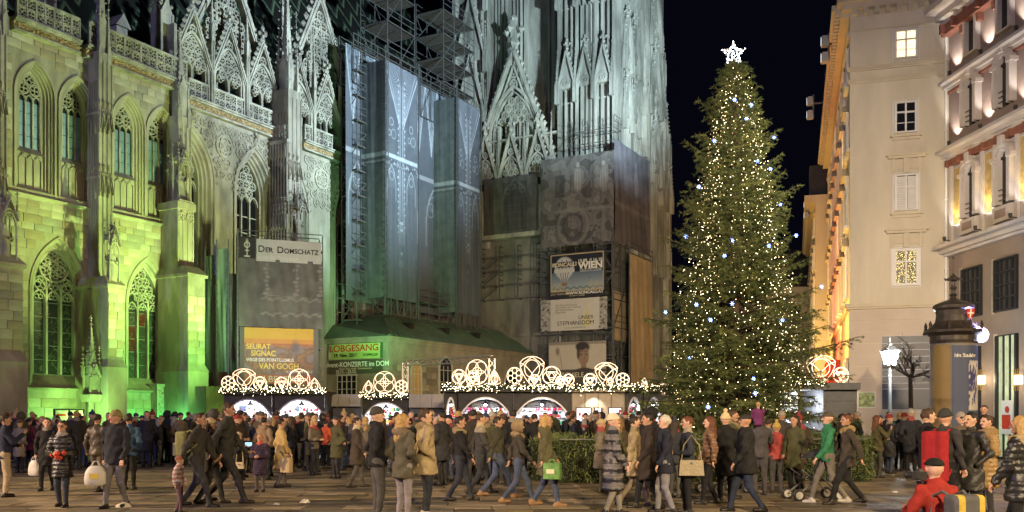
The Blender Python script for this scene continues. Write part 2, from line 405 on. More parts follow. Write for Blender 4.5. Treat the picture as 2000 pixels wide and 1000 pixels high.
def roof_mat():
    m = bpy.data.materials.new('zigzag_roof_tiles'); m.use_nodes = True; nt = m.node_tree; b = nt.nodes['Principled BSDF']
    b.inputs['Roughness'].default_value = 0.45
    tc = nt.nodes.new('ShaderNodeTexCoord'); sp = nt.nodes.new('ShaderNodeSeparateXYZ'); nt.links.new(tc.outputs['Object'], sp.inputs[0])
    pp = nt.nodes.new('ShaderNodeMath'); pp.operation = 'PINGPONG'; pp.inputs[1].default_value = 0.9; nt.links.new(sp.outputs[0], pp.inputs[0])
    ad = nt.nodes.new('ShaderNodeMath'); ad.operation = 'MULTIPLY_ADD'; ad.inputs[1].default_value = 1.6; nt.links.new(pp.outputs[0], ad.inputs[0]); nt.links.new(sp.outputs[2], ad.inputs[2])
    md = nt.nodes.new('ShaderNodeMath'); md.operation = 'MODULO'; md.inputs[1].default_value = 1.7; nt.links.new(ad.outputs[0], md.inputs[0])
    cr = nt.nodes.new('ShaderNodeValToRGB'); cr.color_ramp.interpolation = 'CONSTANT'
    e = cr.color_ramp.elements; e[0].color = (0.012, 0.014, 0.013, 1); e[1].position = 0.72; e[1].color = (0.10, 0.14, 0.09, 1)
    x = e.new(0.88); x.color = (0.03, 0.05, 0.035, 1)
    dv = nt.nodes.new('ShaderNodeMath'); dv.operation = 'DIVIDE'; dv.inputs[1].default_value = 1.7; nt.links.new(md.outputs[0], dv.inputs[0])
    nt.links.new(dv.outputs[0], cr.inputs[0]); nt.links.new(cr.outputs[0], b.inputs['Base Color'])
    return m
ROOFM = roof_mat()

CH = empty('cathedral', (OX, OY, 0), ROT, 'huge gothic cathedral with green lit nave wall, traceried gables and tiled roof', 'cathedral')

# ---------------------------------------------------------------- nave bays
Z_STR = 12.15; Z_FR = 19.75
BX = [(W(-6, -2.2), W(45, -2.2)), (W(211, -2.2), W(240, -2.2)), (W(367, -2.2), W(400, -2.2))]      # buttress fronts
lowwin = [((W(57, .6) + W(141, .6)) / 2, (W(141, .6) - W(57, .6)) / 2, 3.75, 7.75, 1.55), ((W(243, .6) + W(304, .6)) / 2, (W(304, .6) - W(243, .6)) / 2, 3.75, 7.75, 1.55)]
upc = [W(55, .5), W(138, .5), W(238, .5), W(303, .5)]
upwin = [(c, 0.58, 14.55, 17.0, 0.75) for c in upc]
x_end = W(345) + 0.9
wl = MB()
wallface(wl, -6, x_end, 0, Z_STR, 0, [(c, w + 0.42, 3.2, zp, k) for c, w, zs, zp, k in lowwin])
wallface(wl, -6, x_end, Z_STR, Z_FR + 0.2, 0, [(c, w + 0.5, 12.45, zp, k) for c, w, zs, zp, k in upwin])
for c, w, zs, zp, k in lowwin:
    sweep(wl, [(0.42, 0), (0.42, -0.05), (0.34, -0.05), (0.30, 0.05), (0.24, 0.10), (0.17, 0.10), (0.14, 0.28), (0.06, 0.30), (0.0, 0.36), (0.0, 0.75)], c, w, 3.2, zp, k, 10)
    wl.add([(c-w-.42, -.02, 3.2), (c+w+.42, -.02, 3.2), (c+w+.02, .75, 3.9), (c-w-.02, .75, 3.9)], [(0,1,2,3)])
st_ = len(wl.v)
for c, w, zs, zp, k in upwin:
    sweep(wl, [(0.5, 0), (0.5, -0.08), (0.42, -0.08), (0.40, 0.04), (0.33, 0.06), (0.30, 0.22), (0.23, 0.22), (0.2, 0.42), (0.12, 0.42), (0.08, 0.6), (0.0, 0.62), (0.0, 1.0)], c, w, 12.45, zp, k, 8)
    wl.add([(c-w-.5, -.02, 12.4), (c+w+.5, -.02, 12.4), (c+w+.5, .7, 12.7), (c-w-.5, .7, 12.7)], [(0,1,2,3)])
    wl.box(c-w-.12, c+w+.12, 0.62, 1.1, 12.5, 14.4)
    wl.add([(c-w-.2, .35, 14.25), (c+w+.2, .35, 14.25), (c+w, .98, 14.62), (c-w, .98, 14.62)], [(0,1,2,3)])
    for i in range(4):
        xx = c - w + 2 * w * i / 3; wl.box(xx - .04, xx + .04, .50, .63, 12.55, 14.0)
    for i in range(3):
        xx = c - w + 2 * w * (i + .5) / 3; wl.ring(xx, 13.92, w/3 - .02, .05, .50, .63, 10, 0, 0.5); foil(wl, xx, 14.12, .1, .5, .6, 3, .03, False, 6)
wl.v[st_:] = [(a, b*.58 if b > 0 else b, c) for a, b, c in wl.v[st_:]]
# string courses, plinth, ledges
def ledge(mb, x0, x1, z, h, d):
    mb.add([(x0, 0.02, z), (x1, 0.02, z), (x1, -d, z + h*0.35), (x0, -d, z + h*0.35), (x1, -d, z + h*0.6), (x0, -d, z + h*0.6), (x1, 0.02, z + h*1.3), (x0, 0.02, z + h*1.3)],
           [(0,1,2,3), (3,2,4,5), (5,4,6,7)])
ledge(wl, -6, x_end, Z_STR - 0.1, 0.22, 0.22)
ledge(wl, -6, x_end, 2.95, 0.2, 0.2)
ledge(wl, -6, x_end, 0.9, 0.2, 0.14)
wall = wl.build('nave_wall', STONE, CH)
# ashlar stones, one by one
stone_meshes = {}
def stone_obj(parent, x0, x1, z0, z1, y, mi, name='stone', big=None):
    w, h = round(x1 - x0, 2), round(z1 - z0, 2); d = random.choice((0.016, 0.024, 0.034))
    key = (w, h, d, mi)
    if key not in stone_meshes:
        m = MB(); m.frustum(-w/2, w/2, -h/2, h/2, 0, d, 0.012)
        m.xform(Matrix(((1,0,0,0),(0,0,-1,0),(0,1,0,0),(0,0,0,1)))); stone_meshes[key] = m.mesh('stone', BLOCKS[mi])
    return link(name, stone_meshes[key], parent, ((x0 + x1)/2, y, (z0 + z1)/2))
def courses(x0, x1, z0, z1, free, hh=0.42):
    out = []; z = z0; r = 0
    while z < z1 - 0.1:
        h = random.choice((0.34, 0.40, 0.46)) if hh else hh
        h = min(h, z1 - z); x = x0 - random.uniform(0, 0.5)
        while x < x1:
            L = random.choice((0.5, 0.65, 0.8, 0.95, 1.1)); a, b = max(x, x0), min(x + L, x1); x += L
            if b - a < 0.18: continue
            while b - a > 0.2 and not free(b, z + h/2) and free(a, z + h/2): b -= 0.05
            while b - a > 0.2 and not free(a, z + h/2) and free(b, z + h/2): a += 0.05
            if all(free(p, q) for p in (a, (a+b)/2, b) for q in (z, z + h)): out.append((a + .007, b - .007, z + .007, z + h - .007))
        z += h; r += 1
    return out
def free_low(x, z):
    return not any(in_arch(x, z, c, w, 3.2, zp, k, 0.45) for c, w, zs, zp, k in lowwin) and not (2.9 < z < 3.22) and not (0.85 < z < 1.15)
def free_up(x, z): return not any(in_arch(x, z, c, w, 12.3, zp, k, 0.55) for c, w, zs, zp, k in upwin)
allst = courses(BX[0][1] - 0.2, x_end - 0.9, 3.25, Z_STR - 0.15, free_low) + courses(BX[0][1] - 0.2, x_end - 0.9, 1.2, 2.9, free_low) + courses(BX[0][1], x_end - 0.9, Z_STR + 0.3, Z_FR, free_up)
allst = [s_ for s_ in allst]
allst.sort(key=lambda s_: -(s_[1]-s_[0])*(s_[3]-s_[2]))
for s_ in allst[:300]: stone_obj(wall, *s_, 0.0, random.randrange(5))
rest = MB()
for a, b, c, d in allst[300:]: rest.mi = random.randrange(5); rest.box(a, b, -random.choice((.016, .024, .034)), 0.01, c, d)
if rest.v:
    ro = rest.build('small_stones', BLOCKS, wall); ro['kind'] = 'stuff'
# lower windows: tracery, mullions, panes
PANES = {}
def panes(parent, c, w, z0, z1, y, cols, rows, mats, clip=None):
    pw = 2 * w / cols; ph = (z1 - z0) / rows
    for i in range(cols):
        for j in range(rows):
            key = (round(pw, 3), round(ph, 3), mats[0].name); mm = random.choice(mats) if len(mats) > 1 else mats[0]
            key = (key, mm.name)
            if key not in PANES:
                m = MB(); m.box(-pw/2 + .01, pw/2 - .01, 0, 0.03, -ph/2 + .01, ph/2 - .01); PANES[key] = m.mesh('pane', mm)
            link('pane', PANES[key], parent, (c - w + pw * (i + .5), y, z0 + ph * (j + .5)))
for wi, (c, w, zs, zp, k) in enumerate(lowwin):
    fr = MB()
    for i in range(1, 3):
        xx = c - w + 2 * w * i / 3; fr.box(xx - .055, xx + .055, .38, .58, zs, zp + .1)
    for i in range(3):
        xx = c - w + 2*w*(i+.5)/3; fr.strip(arch(xx, w/3 - .03, zp - .5, zp - .45, .25, 0, 5), .06, .40, .58); foil(fr, xx, zp - .18, w/3*.62, .42, .56, 3, .045, False, 8)
        fr.strip(arch(xx, w/3 - .01, zp - .1, zp, .3, 0, 5), .06, .40, .58)
    if wi == 0:
        cz = zp + 1.32; rr = w * 0.68
        fr.ring(c, cz, rr, .09, .36, .58, 24)
        for q in range(6):
            a = PI/2 + q * PI/3; foil(fr, c + rr*.64*math.cos(a), cz + rr*.64*math.sin(a), rr*.31, .40, .56, 3, .05, True, 8, a)
        foil(fr, c, cz, rr*.30, .40, .56, 4, .05, True, 8)
        for sx in (-1, 1): foil(fr, c + sx*w*.60, zp + .42, w*.29, .40, .56, 3, .05, True, 8)
        foil(fr, c, cz + rr + .26, .19, .4, .56, 3, .04, True, 8); foil(fr, c, zp + .34, w*.2, .4, .56, 3, .04, True, 8)
    else:
        fill_foils(fr, lambda x, z: in_arch(x, z, c, w, zs, zp, k, -0.02) and z > zp + .1, c - w, c + w, zp + .1, zp + 3, w * .235, .40, .56, 3, .05, 1)
    sweep(fr, [(0.0, .36), (-0.07, .36), (-0.07, .58)], c, w, zs, zp, k, 10)
    wo = empty('window', (0, 0, 0)); wo.parent = CH
    fr.build('tracery', STONE2, wo)
    gl = MB(); P = arch(c, w, zs, zp, k, 0.03, 8); gl.prism([p for p in P], .60, .63); gl.build('backing_glass', GLASS_LOW, wo)
    bars = MB()
    for j in range(6): z = zs + (zp - .5 - zs) * j / 5; bars.box(c - w, c + w, .535, .55, z - .02, z + .02)
    for i in range(3):                                   # came lines: wandering leads
        x0 = c - w + 2*w*i/3 + .07; x1 = x0 + 2*w/3 - .14
        for _ in range(46):
            a = (random.uniform(x0, x1), random.uniform(zs + .1, zp - .6)); b = (min(x1, max(x0, a[0] + random.uniform(-.3, .3))), a[1] + random.uniform(-.25, .25))
            bars.strip([a, ((a[0]+b[0])/2 + random.uniform(-.05, .05), (a[1]+b[1])/2), b], .014, .553, .57)
    bars.build('leading', LEAD, wo)
    panes(wo, c, w, zs, zp - .5, .57, 3, 5, [GLASS_LOW, GLASS_LOW, GLASS_LOW, GLASS_RED] if wi else [GLASS_LOW])
for c, w, zs, zp, k in upwin:
    fr = MB()
    for i in range(1, 3):
        xx = c - w + 2*w*i/3; fr.box(xx - .035, xx + .035, .70, .86, zs, zp)
    for i in range(3): fr.strip(arch(c - w + 2*w*(i+.5)/3, w/3 - .02, zp - .3, zp - .2, .15, 0, 4), .05, .70, .86)
    foil(fr, c, zp + .86, .30, .70, .86, 4, .05, True, 8)
    for sx in (-1, 1): foil(fr, c + sx*.28, zp + .36, .27, .70, .86, 4, .05, True, 8, PI/4)
    sweep(fr, [(0.0, .66), (-0.05, .66), (-0.05, .86)], c, w, zs, zp, k, 8)
    wo = empty('window', (0, 0, 0)); wo.parent = CH; wo.scale.y = .58
    fr.build('tracery', STONE2, wo)
    gl = MB(); gl.prism(arch(c, w, zp - .25, zp, k, 0.03, 8), .90, .93); gl.build('tracery_glass', VOID, wo)
    panes(wo, c, w, zs, zp - .22, .88, 3, 4, [GLASS_UP])
# frieze and balustrade
def frieze(name, x0, x1, z, y, h=0.34, parent=CH):
    b = MB(); b.box(x0, x1, y + .05, y + .5, z, z + h); b.mi = 0
    for _ in range(int((x1 - x0) * 60)):
        b.blob((random.uniform(x0, x1), y + random.uniform(-.02, .06), z + random.uniform(.03, h - .02)), random.uniform(.03, .06))
    b.build('frieze', FRIEZE, parent)
    l = MB(); l.box(x0, x1, y - .10, y + .5, z + h, z + h + .10); l.box(x0, x1, y - .2, y + .5, z + h + .10, z + h + .2); l.box(x0, x1, y - .04, y + .4, z - .1, z)
    l.build('cornice', STONE2, parent)
def balustrade(x0, x1, z, y, cell=.5, rows=2, parent=CH):
    b = MB(); n = max(1, round((x1 - x0) / cell)); cw = (x1 - x0) / n; h = rows * cw
    for i in range(n + 1):
        t = .05 if i % 2 else .09; b.box(x0 + i*cw - t/2, x0 + i*cw + t/2, y - .02, y + .14, z, z + h + .06)
    for j in range(rows + 1): b.box(x0, x1, y - (.04 if j == rows else 0), y + .14, z + j*cw - .03, z + j*cw + (.10 if j == rows else .03))
    for i in range(n):
        for j in range(rows):
            foil(b, x0 + (i+.5)*cw, z + (j+.5)*cw, cw*.47, y, y + .12, 4, .045, j == 0 or i % 2 == 0, 8, PI/4 if (i + j) % 2 else 0)
    b.build('balustrade', STONE2, parent)
edges = [(W(36, -.5), BX[1][0] - 0.25), (BX[1][1] - .55, x_end - .6)]
for x0, x1 in edges:
    frieze('frieze', x0 - .1, x1 + .1, Z_FR, -.35); balustrade(x0, x1, 20.33, -.45)

# ---------------------------------------------------------------- buttresses
def buttress(x0, x1, d, zl, zm, zu, statue_y=True, spire=6.0, slim=False):
    xm = (x0 + x1)/2; w = x1 - x0; b = MB()
    b.box(x0 - .12, x1 + .12, -d - .15, 0.1, 0, 4.1)
    b.add([(x0-.17,-d-.2,4.1),(x1+.17,-d-.2,4.1),(x1+.17,0.05,4.1),(x0-.17,0.05,4.1),(x0,-d,4.5),(x1,-d,4.5),(x1,0.05,4.5),(x0,0.05,4.5)], [(0,1,5,4),(1,2,6,5),(2,3,7,6),(3,0,4,7),(0,3,2,1)])
    b.box(x0, x1, -d, 0.1, 4.45, zl)
    b.box(x0 - .12, x1 + .12, -d - .12, 0.1, zl, zl + .16)
    b.add([(x0-.12,-d-.12,zl+.16),(x1+.12,-d-.12,zl+.16),(x1+.1,0,zl+.16),(x0-.1,0,zl+.16),(x0+.1,-d+.35,zl+.6),(x1-.1,-d+.35,zl+.6),(x1-.1,0,zl+.6),(x0+.1,0,zl+.6)], [(0,1,5,4),(1,2,6,5),(2,3,7,6),(3,0,4,7)])
    # panelled shaft
    x2, x3, d2 = (x0 + .08, x1 - .08, d * .62) if statue_y == 'high' else (x0 + .55, x0 + 1.32, d * .36)
    b.box(x2, x3, -d2, 0.1, zl + .3, zm + .3 if slim else zu)
    if slim:
        for i in range(4): xx = x2 + (x3 - x2)*i/3; b.tube([(xx, -d2 - .02, zl + .4), (xx, -d2 - .02, zm)], .06, 6)
        b.box(x2 - .12, x3 + .12, -d2 - .12, .1, zm - .1, zm + .3)
        for xx in (x2 + w*.2, x3 - w*.2): foil(b, xx, zm - .5, .24, -d2 - .08, -d2, 3, .06, True, 8)
        x2, x3, d2 = x0 + .6, x0 + 1.45, d*.36
        b.box(x2, x3, -d2, .1, zm, zu)
    for i in range(4):
        xx = x2 + (x3 - x2)*i/3; b.tube([(xx, -d2 - .02, zl + .4), (xx, -d2 - .02, zu - .5)], .05, 5)
    for i in range(6):
        yy = -d2 * (1 - (i + .5)/6); b.tube([(x2 - .02, yy, zl + .4), (x2 - .02, yy, zu - 1.5)], .045, 5); b.tube([(x3 + .02, yy, zl + .4), (x3 + .02, yy, zu - 1.5)], .045, 5)
    for z in (zm, (zm + zu)/2):
        b.box(x2 - .08, x3 + .08, -d2 - .08, 0.08, z, z + .12)
        n = 3
        for i in range(n):
            a = x2 + (x3 - x2)*i/n; e = x2 + (x3 - x2)*(i+1)/n
            gable(b, a, e, z - .7, (a+e)/2, z + .1, -d2 - .14, -d2 - .05, .06, 3, .05, .25)
            pinnacle(b, a, -d2 - .1, z - .9, .1, .5, .9, 3, False)
        for i in range(3):
            yy = -d2*(1 - (i+.5)/3)
            pinnacle(b, x2 - .06, yy, z - 1.0, .1, .5, .9, 3, False)
    o = b.build('buttress', STONE, CH)
    xp = (x2 + x3)/2; p = MB(); pinnacle(p, xp, -d2*.55, zu, w*.5, 1.6, spire, 9)
    for sx in (-1, 1): pinnacle(p, xp + sx*w*.3, -d2*.9, zu - .6, w*.2, .9, spire*.4, 5)
    p.build('pinnacle', STONE2, o)
    zf = zm if statue_y == 'high' else zl + .2
    nw = w*.62; zf = zm + .4 if slim else zf; yn = -d + nw*.55 if statue_y != 'high' else (-d*.62 + nw*.5 if slim else -d2 - nw*.4)
    c = MB(); niche(c, xm, yn, zf, nw, 2.2); c.build('canopy', STONE2, o)
    if statue_y == 'high' and not slim:
        c = MB(); c.frustum(xm - nw*.3, xm + nw*.3, -d2 - nw*.9, -d2, zf - 1.0, zf - .1, -nw*.35, 0); c.build('console', STONE2, o)
    f = MB(); statue(f, xm, yn, zf, 1.75, random.uniform(0, 2)); f.build('statue', STONE2, o, True)
    return o
b0 = buttress(BX[0][0], BX[0][1], 2.2, 8.3, 12.6, 19.6)
b1 = buttress(BX[1][0], BX[1][1], 2.2, 8.0, 13.6, 20.0)
b2 = buttress(BX[2][0], BX[2][1], 2.2, 9.2, 13.0, 18.2, 'high', 3.0, True)
# stones on the buttress fronts
for (x0, x1), b in zip(BX, (b0, b1, b2)):
    z = 4.6
    while z < 7.7:
        h = random.choice((.38, .44, .5)); k = random.uniform(.35, .65)
        for a, e in ((x0, x0 + (x1-x0)*k), (x0 + (x1-x0)*k, x1)): stone_obj(b, a + .008, e - .008, z, z + h - .015, -2.2, random.randrange(5))
        z += h
# small spired tabernacle on a column in front of the second bay, and a tomb relief
tb = MB(); tx = W(178, -1.6)
tb.tube([(tx, -1.6, 0), (tx, -1.6, 2.5)], .16, 8); tb.frustum(tx-.3, tx+.3, -1.9, -1.3, 2.4, 2.75, -.06)
for sx in (-1, 1):
    for sy in (-1, 1): tb.box(tx+sx*.24-.04, tx+sx*.24+.04, -1.6+sy*.24-.04, -1.6+sy*.24+.04, 2.75, 3.7); pinnacle(tb, tx+sx*.26, -1.6+sy*.26, 3.6, .12, .4, .9, 4)
gable(tb, tx-.3, tx+.3, 3.6, tx, 4.25, -1.93, -1.85, .07, 4, .05, .2); pinnacle(tb, tx, -1.6, 3.7, .34, .8, 1.9, 8)
tb.box(tx-.2, tx+.2, -1.8, -1.4, 2.75, 3.7)
tb.build('lantern_shrine', STONE2, CH)
tr = MB(); ex = W(320, -.3)
tr.box(ex-.62, ex+.62, -.5, 0, .9, 3.3); tr.box(ex-.72, ex+.72, -.6, 0, 3.3, 3.45); tr.box(ex-.68, ex+.68, -.56, 0, .8, .95)
for _ in range(60): tr.blob((ex + random.uniform(-.5, .5), -.5, random.uniform(1.2, 3.1)), random.uniform(.05, .12), random.uniform(.08, .2))
tr.build('tomb_relief', STONE2, CH)

# ---------------------------------------------------------------- gabled bays
def gable_bay(x0, x1, arches, rosx, small, big, zf=19.15, pw=.24):
    w = MB(); z0 = 0
    wallface(w, x0, x1, z0, zf, 0, [(c, 1.45, 0, 15.2, 1.7) for c in arches], 10)
    for c in arches:
        sweep(w, [(0.30, 0), (0.30, -.1), (.2, -.1), (.16, .02), (0, .05), (-.05, .2), (-.16, .22), (-.2, .36), (-.3, .4), (-.34, .55), (-.42, .58), (-.42, 1.0)], c, 1.45, 0, 15.2, 1.7, 10)
    foil(w, rosx, 17.55, .62, -.10, .02, 4, .12, True, 12); foil(w, rosx, 17.55, .36, -.09, .02, 6, .07, True, 8)
    for sx in (-1, 1): w.ring(rosx + sx*.75, 18.4, .3, .07, -.07, .02, 10); w.ring(rosx + sx*.25, 16.65, .22, .07, -.07, .02, 10)
    fill_foils(w, lambda x, z: not any(in_arch(x, z, c, 1.45, 0, 15.2, 1.7, .36) for c in arches) and math.hypot(x - rosx, z - 17.55) > .72 and x0 + .1 < x < x1 - .1 and z < zf - .1, x0, x1, 15.6, zf, .30, -.07, .02, 4, .07, 1)
    for c in arches:
        P_ = arch(c, 1.45, 12, 15.2, 1.7, .36, 9)[1:-1]
        for p_ in P_: w.blob((p_[0], -.1, p_[1]), .10, .13)
        finial(w, c, -.1, P_[len(P_)//2][1], .8)
    w.build('nave_wall', STONE, CH)
    for c in arches:
        hw = 1.03; zp = 15.2; fr = MB()
        for i in range(1, 3): xx = c - hw + 2*hw*i/3; fr.box(xx-.05, xx+.05, .72, .9, 2, zp)
        for i in range(3): fr.strip(arch(c - hw + 2*hw*(i+.5)/3, hw/3 - .02, zp - .5, zp - .4, .2, 0, 5), .06, .72, .9)
        fill_foils(fr, lambda x, z: in_arch(x, z, c, hw, 2, zp, 1.7, .0), c - hw, c + hw, zp, zp + 3, .27, .72, .88, 4, .055, 1)
        for z in range(5, 15): fr.box(c - hw, c + hw, .86, .89, z - .03, z + .03)
        wo = empty('window', (0, 0, 0)); wo.parent = CH; fr.build('tracery', STONE2, wo)
        g = MB(); g.prism(arch(c, hw, 2, zp, 1.7, .05, 8), .93, .98); g.build('pane', VOID, wo)
    frieze('frieze', x0, x1, zf, -.3, .34)
    # open screen above: balustrade, three traceried lights with gables, one great gable
    zb = zf + .56; balustrade(x0 + .1, x1 - .1, zb, -.25, .46, 2)
    s_ = MB(); hz = zb + 3.0
    for i, xs in enumerate(small):
        hw = 1.18
        for sx in (-1, 1): s_.box(xs + sx*1.36 - .2, xs + sx*1.36 + .2, -.3, .25, zb, zb + 1.9); s_.box(xs + sx*1.36 - .1, xs + sx*1.36 + .1, -.42, .3, zb, hz + .6)
        s_.strip(arch(xs, hw, zb + .9, zb + 1.6, 1.2, 0, 8), .15, -.28, .05); s_.strip(arch(xs, hw - .16, zb + .9, zb + 1.6, 1.2, 0, 8), .06, -.2, .05)
        for sx in (-1, 1):
            s_.strip(arch(xs + sx*hw*.5, hw*.47, zb + .9, zb + 1.45, .5, 0, 6), .08, -.22, .0)
            foil(s_, xs + sx*hw*.5, zb + 1.75, .3, -.2, .0, 4, .05, False, 8)
        s_.box(xs - .05, xs + .05, -.22, 0, zb + .9, zb + 1.7)
        fill_foils(s_, lambda x, z: in_arch(x, z, xs, hw, zb, zb + 1.6, 1.2, -.05) and z > zb + 1.75, xs - hw, xs + hw, zb + 1.75, zb + 5, .23, -.2, 0, 4, .05, 1)
        gable(s_, xs - 1.4, xs + 1.4, zb + 1.75, xs, zf + 5.45, -.36, -.12, .24, 9, .15, .95)
        foil(s_, xs, zf + 4.35, .24, -.3, -.1, 3, .05, True, 8)
        pinnacle(s_, xs + 1.38, -.3, hz + .4, pw, 1.0, 2.0, 6)
    s_.build('gable', STONE2, CH)
    bg_ = MB(); bx0, bx1, bxa, bza, bz0 = big
    gable(bg_, bx0, bx1, bz0, bxa, bza, .1, .5, .42, 16, .2, 1.2)
    def ins(x, z):
        if z < bz0 + 2.0: return False
        f = (bza - z)/(bza - bz0); return bxa - (bxa - bx0)*f + .25 < x < bxa + (bx1 - bxa)*f - .25
    for i in range(9):                                        # slender mullions of the great gable
        xx = bx0 + (bx1 - bx0)*(i + .5)/9; zt = bza - abs(xx - bxa)/(bx1 - bxa if xx > bxa else bxa - bx0)*(bza - bz0) - .3
        if zt > bz0 + 1: bg_.box(xx - .06, xx + .06, .2, .4, bz0 - 1.6, zt - random.uniform(.2, 1.2))
    fill_foils(bg_, ins, bx0, bx1, bz0 + 2.6, bza, .34, .2, .38, 4, .07, 1)
    bg_.strip([(bx0 + .5, bz0 + 2.2), (bx1 - .5, bz0 + 2.2)], .14, .15, .4)
    bg_.build('gable', STONE2, CH)
xg = W(437); rg = W(475, .5) - xg
gable_bay(x_end - .35, W(541), [2*xg - W(478, .8) + .05, W(478, .8)], xg, [11.18, 13.95, 16.72], (10.2, 18.5, 14.3, 29.2, 21.0))
xr = W(627)
gable_bay(W(588), W(588) + 6.6, [2*xr - W(664, .8), W(664, .8)], xr, [20.0, 22.75, 25.5], (18.2, 27.2, 22.55, 30.0, 20.8))
# pier between the gabled bays
px0, px1 = W(588, -2.3), W(628, -2.3)
pier = buttress(px0 - .25, px0 + 1.05, 2.3, 10.2, 12.5, 22.0, 'high', 6.5)
pb = MB()
for i in range(7):
    yy = -1.4*(i/6); x = px0 - .2
    for z0, z1 in ((11, 14.2), (15, 18.6)):
        pb.tube([(x - .05, yy, z0), (x - .05, yy, z1)], .05, 5)
        if i < 6: pinnacle(pb, x - .1, yy - .1, z1 - .9, .12, .5, 1.3, 4, False)
pb.box(px0 - .38, px0, -1.5, .1, 18.6, 18.8); pb.build('wall_shafts', STONE2, CH)
nb = MB(); nb.box(W(541) - .02, W(588) + .02, -.02, .5, 0, 19.7); nb.build('nave_wall', STONE, CH)
# remaining plain nave wall behind the wraps and the roof
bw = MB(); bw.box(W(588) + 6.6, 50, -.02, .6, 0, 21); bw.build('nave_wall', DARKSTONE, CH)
rf = MB(); rf.add([(-8, 1.6, 20.6), (56, 1.6, 20.6), (56, 13, 46), (-8, 13, 46)], [(0,1,2,3)]); rf.add([(-8, -.2, 20.55), (56, -.2, 20.55), (56, 1.7, 20.65), (-8, 1.7, 20.65)], [(0,1,2,3)])
roof = rf.build('roof', ROOFM, CH)
for dx in (3.9, 8.2):
    dm = MB()
    dm.box(dx-.35, dx+.35, 1.9, 3.2, 22.2, 23.0); dm.add([(dx-.5,1.75,22.95),(dx,1.75,23.7),(dx+.5,1.75,22.95),(dx-.5,3.4,22.95),(dx,3.4,23.7),(dx+.5,3.4,22.95)], [(0,2,1),(0,1,4,3),(1,2,5,4)])
    dm.build('dormer', STONE2, roof)
# taller pinnacle piers standing on the nave cornice behind the balustrade
for x, z, w, h in ((W(318, .5), 20.5, .8, 9.0), (W(556, .4), 19.5, .7, 7.0), (W(585, .3), 19.5, .5, 5.0), (W(700, .3), 19.5, .5, 4.0)):
    ex_ = MB(); pinnacle(ex_, x, .6, z, w, 3.5, h, 12); ex_.build('pinnacle', STONE2, CH)
# ================================================================ printed sheets (rasters painted stroke by stroke)
class Ras:
    def __init__(s, w, h, col): s.w, s.h = w, h; s.a = np.ones((h, w, 3)) * np.array(col); s.X, s.Z = np.meshgrid((np.arange(w) + .5)/w, 1 - (np.arange(h) + .5)/h); s.asp = 1.0
    def mask(s, m, col, al=1.0):
        m = np.clip(m, 0, 1)[..., None] * al; s.a = s.a * (1 - m) + np.array(col) * m
    def seg(s, x0, z0, x1, z1, t, col, al=1.0):
        ax = s.asp; px, pz = s.X * ax, s.Z; x0, x1 = x0*ax, x1*ax; dx, dz = x1-x0, z1-z0; L = dx*dx + dz*dz + 1e-12
        u = np.clip(((px-x0)*dx + (pz-z0)*dz)/L, 0, 1); d = np.hypot(px-x0-u*dx, pz-z0-u*dz); s.mask((t - d)/(t*.6 + 1e-9) , col, al)
    def ringm(s, cx, cz, r, t, col, al=1.0): d = np.abs(np.hypot((s.X-cx)*s.asp, s.Z-cz) - r); s.mask((t - d)/(t*.6), col, al)
    def disc(s, cx, cz, rx, rz, col, al=1.0, soft=.15): d = np.hypot((s.X-cx)*s.asp/rx, (s.Z-cz)/rz); s.mask((1 - d)/soft, col, al)
    def rect(s, x0, x1, z0, z1, col, al=1.0): s.mask(((s.X > x0) & (s.X < x1) & (s.Z > z0) & (s.Z < z1)).astype(float), col, al)
    def poly(s, pts, t, col, al=1.0):
        for a, b in zip(pts[:-1], pts[1:]): s.seg(*a, *b, t, col, al)
    def noise(s, n, amp, seed=0):
        rs = np.random.RandomState(seed); tot = np.zeros((s.h, s.w))
        for k in (1, 2, 4):
            g = rs.rand(int(n*k*s.h/s.w) + 3, n*k + 3); iy = np.linspace(0, g.shape[0]-1.001, s.h); ix = np.linspace(0, g.shape[1]-1.001, s.w)
            y0, x0 = iy.astype(int), ix.astype(int); fy, fx = (iy-y0)[:, None], (ix-x0)[None]
            q = g[y0][:, x0]*(1-fy)*(1-fx) + g[y0+1][:, x0]*fy*(1-fx) + g[y0][:, x0+1]*(1-fy)*fx + g[y0+1][:, x0+1]*fy*fx
            tot += (q - .5)/k
        s.nz = tot; s.a *= (1 + amp*tot)[..., None]
CLOTH_PRINT = mat('printed_scaffold_mesh', (1, 1, 1), 0.75, 0.10, 3.0, 0.25, 5, attr='print')
POSTER_PRINT = mat('printed_poster', (1, 1, 1), 0.55, 0.05, 3.0, 0.08, 3, attr='print')
NET = mat('grey_scaffold_net', (0.13, 0.145, 0.14), 0.85, 0.15, 1.5, 0.3, 4)
NETG = mat('green_scaffold_net', (0.16, 0.24, 0.18), 0.85, 0.15, 1.5, 0.3, 4)
TAN = mat('tan_scaffold_net', (0.40, 0.33, 0.22), 0.85, 0.12, 0.8, 0.2, 3)
STEEL = mat('galvanised_tube', (0.12, 0.123, 0.126), 0.5, 0.25, 6, metal=0.4)
PLANK = mat('scaffold_plank', (0.07, 0.062, 0.05), 0.85, 0.3, 5)

